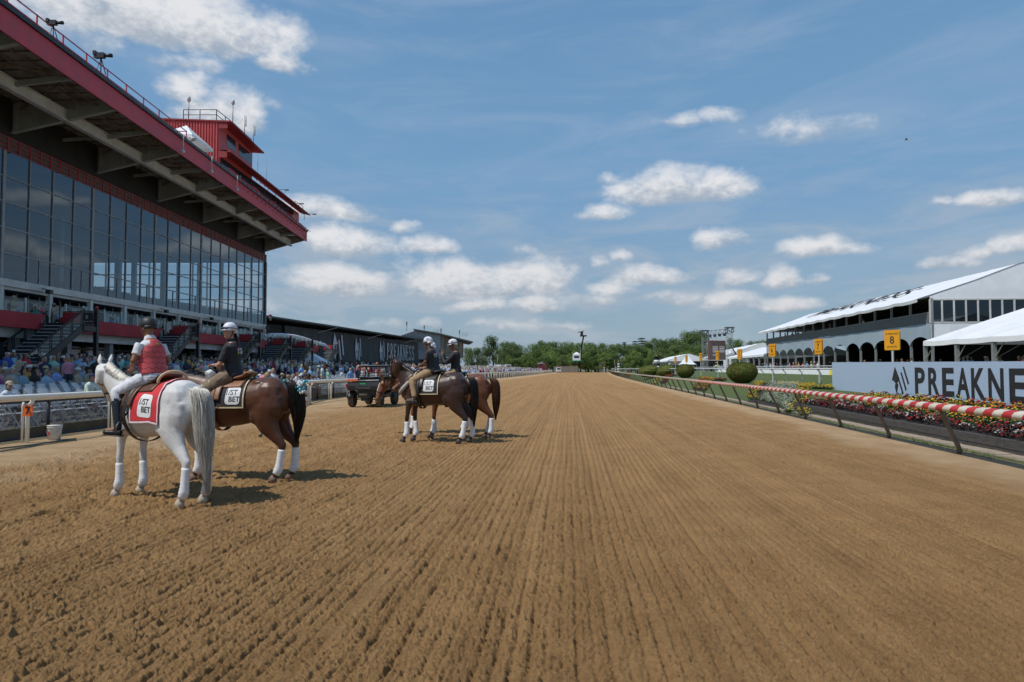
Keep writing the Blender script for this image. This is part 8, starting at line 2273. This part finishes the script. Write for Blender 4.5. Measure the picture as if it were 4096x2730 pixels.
q = thing('orange_scraper', 'orange tray lying across the left end of the vehicle tailgate', 'tray', ut.matrix_world @ V3(0, 0, 0)); q.location = (-6.84, 32.1, 0); q.rotation_euler = (0, 0, R(84))
MB().box(-.46, -.28, .28, .80, 1.215, 1.29).build('tray', mat('orange_plastic', (.8, .10, .01), .5), q)
q = thing('white_shovel', 'long white handled tool lying across the tailgate of the black vehicle', 'tool', (-6.84, 32.1, 0), R(84))
MB().bar((-.40, .28, 1.24), (-.38, -.72, 1.27), .05, .03).build('handle', m_wp, q); MB().box(-.45, -.30, -.10, .25, 1.235, 1.25).build('blade', m_alu, q)

# ================================================================ trees beyond the track
def leafmat(name, c1, c2):
    m = bpy.data.materials.new(name); m.use_nodes = True; T = NT(m.node_tree); b = T.n['Principled BSDF']; co = T.new('ShaderNodeTexCoord').outputs['Object']
    f = T.noise(co, .55, 3, .6); f2 = T.noise(co, 3.5, 3, .6); r = T.new('ShaderNodeObjectInfo').outputs['Random']
    k = T.m('ADD', T.m('MULTIPLY', T.ramp(f, .3, .7), .5), T.m('MULTIPLY', T.ramp(f2, .3, .7), .5)); cc = T.mixc(k, c4(c1), c4(c2)); v = T.m('ADD', T.m('MULTIPLY', r, .4), .8); cc = T.mixc(1.0, cc, T.comb(v, v, T.m('MULTIPLY', v, .95)), 'MULTIPLY')
    T.l.new(cc, b.inputs['Base Color']); b.inputs['Roughness'].default_value = .7; b.inputs['Specular IOR Level'].default_value = .2
    t = T.new('ShaderNodeBsdfTranslucent'); T.l.new(cc, t.inputs[0]); mx = T.new('ShaderNodeMixShader'); mx.inputs[0].default_value = .25; o = [n for n in T.n if n.type == 'OUTPUT_MATERIAL'][0]
    T.l.new(b.outputs[0], mx.inputs[1]); T.l.new(t.outputs[0], mx.inputs[2]); T.l.new(mx.outputs[0], o.inputs[0]); return m
L1 = leafmat('broad_leaf', (.075, .120, .040), (.18, .25, .085)); L2 = leafmat('fresh_leaf', (.10, .165, .042), (.24, .33, .095)); L3 = leafmat('conifer_needles', (.025, .048, .026), (.06, .095, .05))
m_bark = mat('bark', (.10, .075, .055), .9, var=.3, vscale=4)
def crown_mesh(seed, H, W, kind, m):
    rg = random.Random(seed); q = MB(); blobs = []
    if kind == 'broad':
        for i in range(26):
            a = rg.uniform(0, 6.28); zz = rg.uniform(.22, .93); rmax = W / 2 * math.sin(math.pi * min(1, (zz - .05) / .98)) ** .6; r = rmax * math.sqrt(rg.random()) * .78
            blobs.append((V3(r * math.cos(a), r * math.sin(a), zz * H), rg.uniform(.10, .19) * W))
        blobs.append((V3(0, 0, H * .6), W * .26))
        n = 5200
        for i in range(n):
            c, r = rg.choice(blobs); d = V3(rg.gauss(0, 1), rg.gauss(0, 1), rg.gauss(0, 1) * .85).normalized(); p = c + d * r * rg.uniform(.65, 1.05)
            if p.z < H * .12: continue
            nn = (d + V3(rg.gauss(0, .5), rg.gauss(0, .5), rg.gauss(0, .5))).normalized(); s = nn.orthogonal().normalized(); s.rotate(Matrix.Rotation(rg.uniform(0, 6.28), 3, nn)); t = nn.cross(s); L = rg.uniform(.022, .045) * W
            q.add([p - s * L * .5, p + t * L * .35, p + s * L * .5, p - t * L * .35], [(0, 1, 2, 3)])
    else:
        tiers = 15 if kind == 'fir' else 13
        for k in range(tiers):
            f = k / tiers; z = H * (.12 + .85 * f); Rr = W / 2 * (1 - f) ** (.9 if kind == 'fir' else .45) + .2; nb = 11
            for b in range(nb):
                a = b * 6.283 / nb + rg.uniform(-.3, .3); Lb = Rr * rg.uniform(.7, 1.1)
                for i in range(26):
                    t = rg.random(); p = V3(Lb * t * math.cos(a), Lb * t * math.sin(a), z - Lb * t * (.35 if kind == 'fir' else .12) + rg.uniform(-.2, .2)); p += V3(rg.gauss(0, .25), rg.gauss(0, .25), 0)
                    s = V3(math.cos(a + rg.uniform(-1, 1)), math.sin(a + rg.uniform(-1, 1)), rg.uniform(-.4, .2)) * .35; t2 = V3(-s.y, s.x, rg.uniform(-.2, .2)) * .5
                    q.add([p - s, p + t2, p + s, p - t2], [(0, 1, 2, 3)])
    return q.mesh('crown', m)
def trunk_mesh(seed, H, r, kind='broad'):
    rg = random.Random(seed); q = MB(); q.loft([((0, 0, 0), r * 1.3, r * 1.3), ((.05, 0, H * .15), r, r), ((.1, .05, H * .5), r * .6, r * .6), ((.05, 0, H * .88), r * .15, r * .15)], (1, 0, 0), 8)
    if kind == 'broad':
        for i in range(7):
            a = rg.uniform(0, 6.28); z0 = H * rg.uniform(.2, .5); q.tube([(0, 0, z0), (math.cos(a) * H * .10, math.sin(a) * H * .10, z0 + H * .12), (math.cos(a) * H * .2, math.sin(a) * H * .2, z0 + H * .3)], [r * .4, r * .25, r * .08], 6)
    return q.mesh('trunk', m_bark)
TPR = []
for i, (kind, m) in enumerate((('broad', L1), ('broad', L1), ('broad', L2), ('broad', L1), ('broad', L2), ('fir', L3), ('cedar', L3))):
    TPR.append((crown_mesh(40 + i, 14, 11 if kind == 'broad' else (7 if kind == 'fir' else 10), kind, m), trunk_mesh(i, 14, .35, 'broad' if kind == 'broad' else 'fir')))
TLAB = {0: 'broad green tree', 1: 'broad green tree', 2: 'fresh green leafy tree', 3: 'dark green leafy tree', 4: 'light green bushy tree', 5: 'dark pointed fir tree', 6: 'dark flat topped cedar'}
TR = []
def tree(u, vtop, Y, k, wk=1.0, where='in the tree line beyond the track'):
    b = onY(u, vtop, Y); H = b.z; zg = -.1; s = (H - zg) / 14 / .94
    t = thing('tree', TLAB[k] + ' ' + where, 'tree', (b.x, Y, zg), random.Random(u).uniform(0, 6.28), 'trees beyond the end of the track'); t.scale = (s * wk, s * wk, s)
    link('crown', TPR[k][0], t); link('trunk', TPR[k][1], t); TR.append(t)
c2x = lambda x, y: (1350 + x / 3.136, 1300 + y / 3.136)
for (x, y, k, w_) in ((1640, 300, 3, 1), (1760, 295, 0, 1.1), (1860, 290, 1, .9), (1955, 150, 0, .9), (2090, 245, 1, 1), (2160, 225, 3, 1)):
    u, v = c2x(x, y); tree(int(u), v, 345 + (int(u) % 5) * 6, k, w_, 'left of the track end')
for (x, y, k, w_) in ((-150, 255, 0, 1), (-90, 235, 1, 1), (-30, 250, 3, 1), (30, 235, 0, 1), (110, 290, 1, 1), (190, 245, 3, 1.1), (290, 260, 1, 1), (400, 240, 0, 1.2), (480, 262, 3, 1), (560, 262, 1, 1), (640, 300, 0, .9), (700, 268, 1, 1), (780, 232, 5, 1), (860, 270, 3, 1), (890, 215, 6, .6), (960, 182, 6, .8), (1030, 230, 0, 1), (1110, 212, 1, 1), (1190, 225, 3, 1), (1275, 198, 0, 1.1), (1350, 235, 1, 1), (1440, 140, 3, .9), (1530, 122, 0, .9), (1590, 150, 3, .8), (1890, 212, 1, .8), (1965, 215, 0, .8), (2150, 235, 3, 1), (2220, 225, 0, 1), (2300, 240, 1, 1)):
    u, v = c8(x, y); tree(int(u), v, 350 + (int(u) % 7) * 6 if x < 1800 else 300, k, w_)
rgt = random.Random(12)
for x in range(-420, 1700, 62):
    u, v = c8(x + rgt.uniform(-15, 15), rgt.uniform(330, 410)); tree(int(u), v, 325 + rgt.uniform(-8, 8), rgt.choice((4, 2, 4, 0)), 1.15, 'in the lower front row of trees')
for x in range(-430, 1720, 75):
    u, v = c8(x, rgt.uniform(265, 330)); tree(int(u), v, 342 + rgt.uniform(-6, 6), rgt.choice((0, 1, 3, 2)), 1.1, 'in the middle row of trees')
for i in range(12):
    u = 1240 + i * 55; 
# ---- things at the end of the track
def far(name, label, cat, u, Y, z=0, rz=0): return thing(name, label, cat, (at(u, Y), Y, z), rz)
t = far('board_fence', 'weathered wooden screen fence across the far end of the track', 'fence', 2214, 310)
q = MB(); x = 0; rgf = random.Random(3)
while x < 11: q.box(x, x + .24, 0, .05, 0, 2.8 + rgf.uniform(-.05, .1)); x += .26
q.build('boards', mat('grey_wood', (.24, .20, .17), .9, var=.3), t)
def van(u, Y, lab, sc=1.0, rz=0, z=0):
    t = far('van', lab, 'van', u, Y, z, rz); t.scale = (sc,) * 3
    q = MB(); pr_ = [(-1.0, .35), (1.0, .35), (1.0, 1.3), (.9, 2.15), (.8, 2.3), (-.8, 2.3), (-.9, 2.15), (-1.0, 1.3)]
    q.prism(pr_, mat_face((0, 0, 0), (1, 0, 0), (0, 0, 1)), -5, 0); q.prism([(-.95, .35), (.95, .35), (.9, 1.25), (-.9, 1.25)], mat_face((0, 0, 0), (1, 0, 0), (0, 0, 1)), 0, .8); q.build('body', mat('white_vehicle_paint', (.68, .68, .68), .3), t)
    MB().prism([(-.82, 1.3), (.82, 1.3), (.74, 2.0), (-.74, 2.0)], mat_face((0, 0, 0), (1, 0, 0), (0, 0, 1)), .01, .05).build('windscreen', MATS['dark_window'], t)
    for s in (-1, 1):
        MB().box(s * .72 - .14, s * .72 + .14, -.84, -.80, .75, .95).build('headlight', mat('headlight', (.7, .7, .65), .1), t)
        for yy0 in (-.1, 3.9): MB().tube([(s * .95, yy0, .35), (s * .72, yy0, .35)], .35, 14).build('wheel', m_tyre, t)
    MB().box(-.5, .5, -.82, -.79, .5, .7).build('grille', m_black, t)
van(2235, 300, 'white van facing the camera at the far end of the track', 1.0)
van(2012, 262, 'white van behind the far crowd, left one of two', 1.0, .4, .9); van(2034, 258, 'white van behind the far crowd, right one of two', 1.05, .1, .9)
t = far('scissor_lift', 'white camera cabin on a raised scissor lift with green deck at the track end', 'lift', 2306, 312)
q = MB()
for i in range(6): q.bar((-1.1, 0, .6 + i * .75), (1.1, 0, 1.35 + i * .75), .12); q.bar((1.1, 0, .6 + i * .75), (-1.1, 0, 1.35 + i * .75), .12)
q.box(-1.2, 1.2, -.6, .6, .1, .6); q.build('scissor_frame', m_black, t)
MB().box(-2.8, 2.8, -1, 1, 5.1, 5.5).build('deck', m_grn, t)
q = MB(); q.box(-1.7, 1.7, -.9, .9, 5.5, 8.2); q.add([(-1.8, -1, 8.2), (1.8, -1, 8.2), (1.8, 1, 8.2), (-1.8, 1, 8.2), (0, 0, 9.4)], [(0, 1, 4), (1, 2, 4), (2, 3, 4), (3, 0, 4)]); q.build('cabin', m_vinyl, t)
MB().box(-1.2, 1.2, -.95, -.91, 6.6, 7.6).build('window', MATS['dark_window'], t)
t = thing('camera_crane', 'tall dark telescopic boom with cameras on top rising over the trees', 'crane', onY(2317, 1470, 318)); I = Matrix.Translation(-t.location)
a = onY(2316, 1470, 318); b = onY(2325, 1395, 318); c = onY(2334, 1347, 318); q = MB(); q.tube([a, b], .55, 8); q.tube([b, c], .35, 8); me = q.mesh('boom', m_black); me.transform(I); link('boom', me, t)
q = MB(); q.box(c.x - 1.6, c.x + 1.4, 317, 319, c.z, c.z + .6); q.box(c.x - 1.4, c.x - .2, 317.5, 318.5, c.z + .6, c.z + 2.2); q.bar((c.x - 2.6, 318, c.z + 1.9), (c.x + .2, 318, c.z + 2.6), .3); me = q.mesh('camera_head', m_black); me.transform(I); link('camera_head', me, t)
def house(u, Y, vt, vb, wpx, lab, wallc, roofc):
    t = far('house', lab, 'house', u, Y); W = wpx / F * Y; zt_ = onY(u, vt, Y).z; ze = zt_ - W * .3
    MB().box(-W / 2, W / 2, 0, 8, 0, ze).build('wall', wallc, t); q = MB(); q.add([(-W / 2 - .5, -.5, ze), (W / 2 + .5, -.5, ze), (0, -.5, zt_), (-W / 2 - .5, 8.5, ze), (W / 2 + .5, 8.5, ze), (0, 8.5, zt_)], [(0, 2, 5, 3), (1, 4, 5, 2)]); q.add([(-W / 2, 0, ze), (W / 2, 0, ze), (0, 0, zt_ - .2)], [(0, 1, 2)]); q.build('roof', roofc, t)
    for s in (-1, 1): MB().box(s * W * .2 - .5, s * W * .2 + .5, -.05, 0, ze - 2.4, ze - .9).build('window', MATS['dark_window'], t)
m_rg = mat('grey_shingles', (.20, .21, .23), .8)
house(2222, 334, 1426, 1446, 42, 'grey gabled house among the trees above the track end', mat('blue_grey_siding', (.16, .20, .24), .8), m_rg)
house(2483, 334, 1414, 1432, 40, 'house with a pale hipped roof among the trees', mat('pale_siding', (.4, .4, .38), .8), mat('pale_shingles', (.34, .35, .37), .8))
house(2412, 334, 1422, 1436, 26, 'small dark roofed house low among the trees', MATS['blue_grey_siding'], mat('dark_shingles', (.06, .065, .08), .8))
house(2170, 305, 1448, 1462, 30, 'small red and white shed above the far crowd', m_red, m_wp)
# street lamps
for i, (u, v, Y) in enumerate(((1990, 1425, 300), (2458, 1440, 300), (2660, 1425, 310))):
    p = onY(u, v, Y); t = thing('street_lamp', ('grey street lamp above the far crowd', 'grey street lamp over the row of yews', 'grey utility pole behind the mounded hedge')[i], 'lamp', (p.x, Y, 0)); MB().cyl((0, 0), .14, 0, p.z, 8, .09).build('pole', m_alu, t); q = MB(); q.tube([(0, 0, p.z), (-1.5, 0, p.z + .7), (-2.6, 0, p.z + .6)], .1, 6); q.build('lamp_arm', m_alu, t)
# helicopter
hp = onY(3625, 560, 620); t = thing('helicopter', 'small dark helicopter hovering high in the blue sky on the right', 'helicopter', hp, R(-35)); t.rotation_euler = (R(18), R(-14), R(55))
q = MB(); q.loft([((2.6, 0, -.2), .2, .2), ((2.2, 0, -.1), .7, .7), ((1.2, 0, .1), 1.05, .95), ((0, 0, .15), 1.05, .95), ((-1.3, 0, .35), .55, .5), ((-2.6, 0, .5), .22, .2), ((-5.2, 0, .75), .12, .10)], (0, 0, 1), 14); q.add([(-5.3, -.04, .2), (-5.0, -.04, 1.8), (-5.5, -.04, 1.9), (-5.6, -.04, .5), (-5.3, .04, .2), (-5.0, .04, 1.8), (-5.5, .04, 1.9), (-5.6, .04, .5)], [(0, 1, 2, 3), (7, 6, 5, 4), (0, 4, 5, 1), (1, 5, 6, 2), (2, 6, 7, 3)]); q.build('fuselage', mat('dark_helicopter', (.035, .02, .03), .3), t)
q = MB(); q.loft([((2.45, 0, .0), .35, .4), ((1.7, 0, .35), .75, .82), ((1.0, 0, .5), .72, .85)], (0, 0, 1), 12); q.build('canopy_glass', MATS['dark_window'], t)
q = MB(); 
for a in (20, 140, 260): q.bar((0, 0, 1.6), (5 * math.cos(R(a)), 5 * math.sin(R(a)), 1.65), .28, .05)
q.build('rotor_blades', m_black, t); MB().cyl((0, 0), .18, 1.0, 1.7, 8).build('rotor_mast', m_black, t)
q = MB()
for s in (-1, 1): q.tube([(-1.4, s * 1.1, -1.5), (1.9, s * 1.1, -1.5), (2.4, s * 1.1, -1.3)], .07, 6); q.bar((.9, s * .5, -.7), (.9, s * 1.1, -1.5), .08); q.bar((-.7, s * .5, -.6), (-.7, s * 1.1, -1.5), .08)
q.build('skids', m_black, t)
MB().ball((2.3, .0, -.95), .22, 8).build('nose_lamp', mat('lamp_lit', (.8, .8, .8), .2, emis=((1, 1, .95), 4.0)), t)
q = MB()
for a in (0, 90): q.bar((-5.3 - .7 * math.cos(R(a)), .12, 1.0 - .7 * math.sin(R(a))), (-5.3 + .7 * math.cos(R(a)), .12, 1.0 + .7 * math.sin(R(a))), .12, .03)
q.build('tail_rotor', m_black, t)
# ================================================================ labels: tell look-alikes apart by their order in the picture
bpy.context.view_layer.update()
ORD = ['first', 'second', 'third', 'fourth', 'fifth', 'sixth', 'seventh', 'eighth', 'ninth', 'tenth', 'eleventh', 'twelfth']
def ordinal(n):
    if n < 12: return ORD[n]
    n += 1; return '%d%s' % (n, 'th' if 10 <= n % 100 <= 20 else {1: 'st', 2: 'nd', 3: 'rd'}.get(n % 10, 'th'))
by = {}
for o in scene.objects:
    if o.parent is None and o.get('category') and o.get('label'): by.setdefault(o['label'], []).append(o)
for lab, os_ in by.items():
    if len(os_) < 2: continue
    if os_[0]['category'] == 'chair':
        rows = {}
        for o in os_: rows.setdefault(round(float(o.get('seat_row', 0)), 1), []).append(o)
        for ri, r in enumerate(sorted(rows)):
            L_ = sorted(rows[r], key=lambda o: o.location.y)
            for i, o in enumerate(L_): o['label'] = '%s, %s from the camera in the %s row from the rail' % (lab, ordinal(i), ordinal(ri))
    else:
        os_.sort(key=lambda o: proj(o.matrix_world.translation)[0])
        for i, o in enumerate(os_): o['label'] = lab + ', ' + (('leftmost' if i == 0 else ordinal(i) + ' from the left'))
for o in scene.objects:
    if 'seat_row' in o: del o['seat_row']
    if o.get('label'):
        w_ = o['label'].split()
        if len(w_) > 16:
            s_ = o['label']
            for a, b in ((' in front of the big two storey tent', ' by the big tent'), ('standing with one hand raised person', 'person with raised hand'), ('standing with folded arms person', 'person with folded arms'), ('seated on a folding chair person', 'seated person'), ('standing in shorts person', 'person in shorts'), (' in the shade below the grandstand', ' below the grandstand'), ('standing person', 'person'), (' among the white chairs', ' among chairs'), (' with dark leaves', ''), (' behind the rows of chairs', ' behind the chairs'), (' on the grandstand balcony', ' on the balcony'), (' on the upper floor of the tent', ' on the tent upper floor')):
                if len(s_.split()) > 16: s_ = s_.replace(a, b)
            if len(s_.split()) > 16: s_ = s_.replace(', leftmost', '').replace('person in ', 'person, ')
            if len(s_.split()) > 16: s_ = ' '.join(s_.split()[:16])
            o['label'] = s_
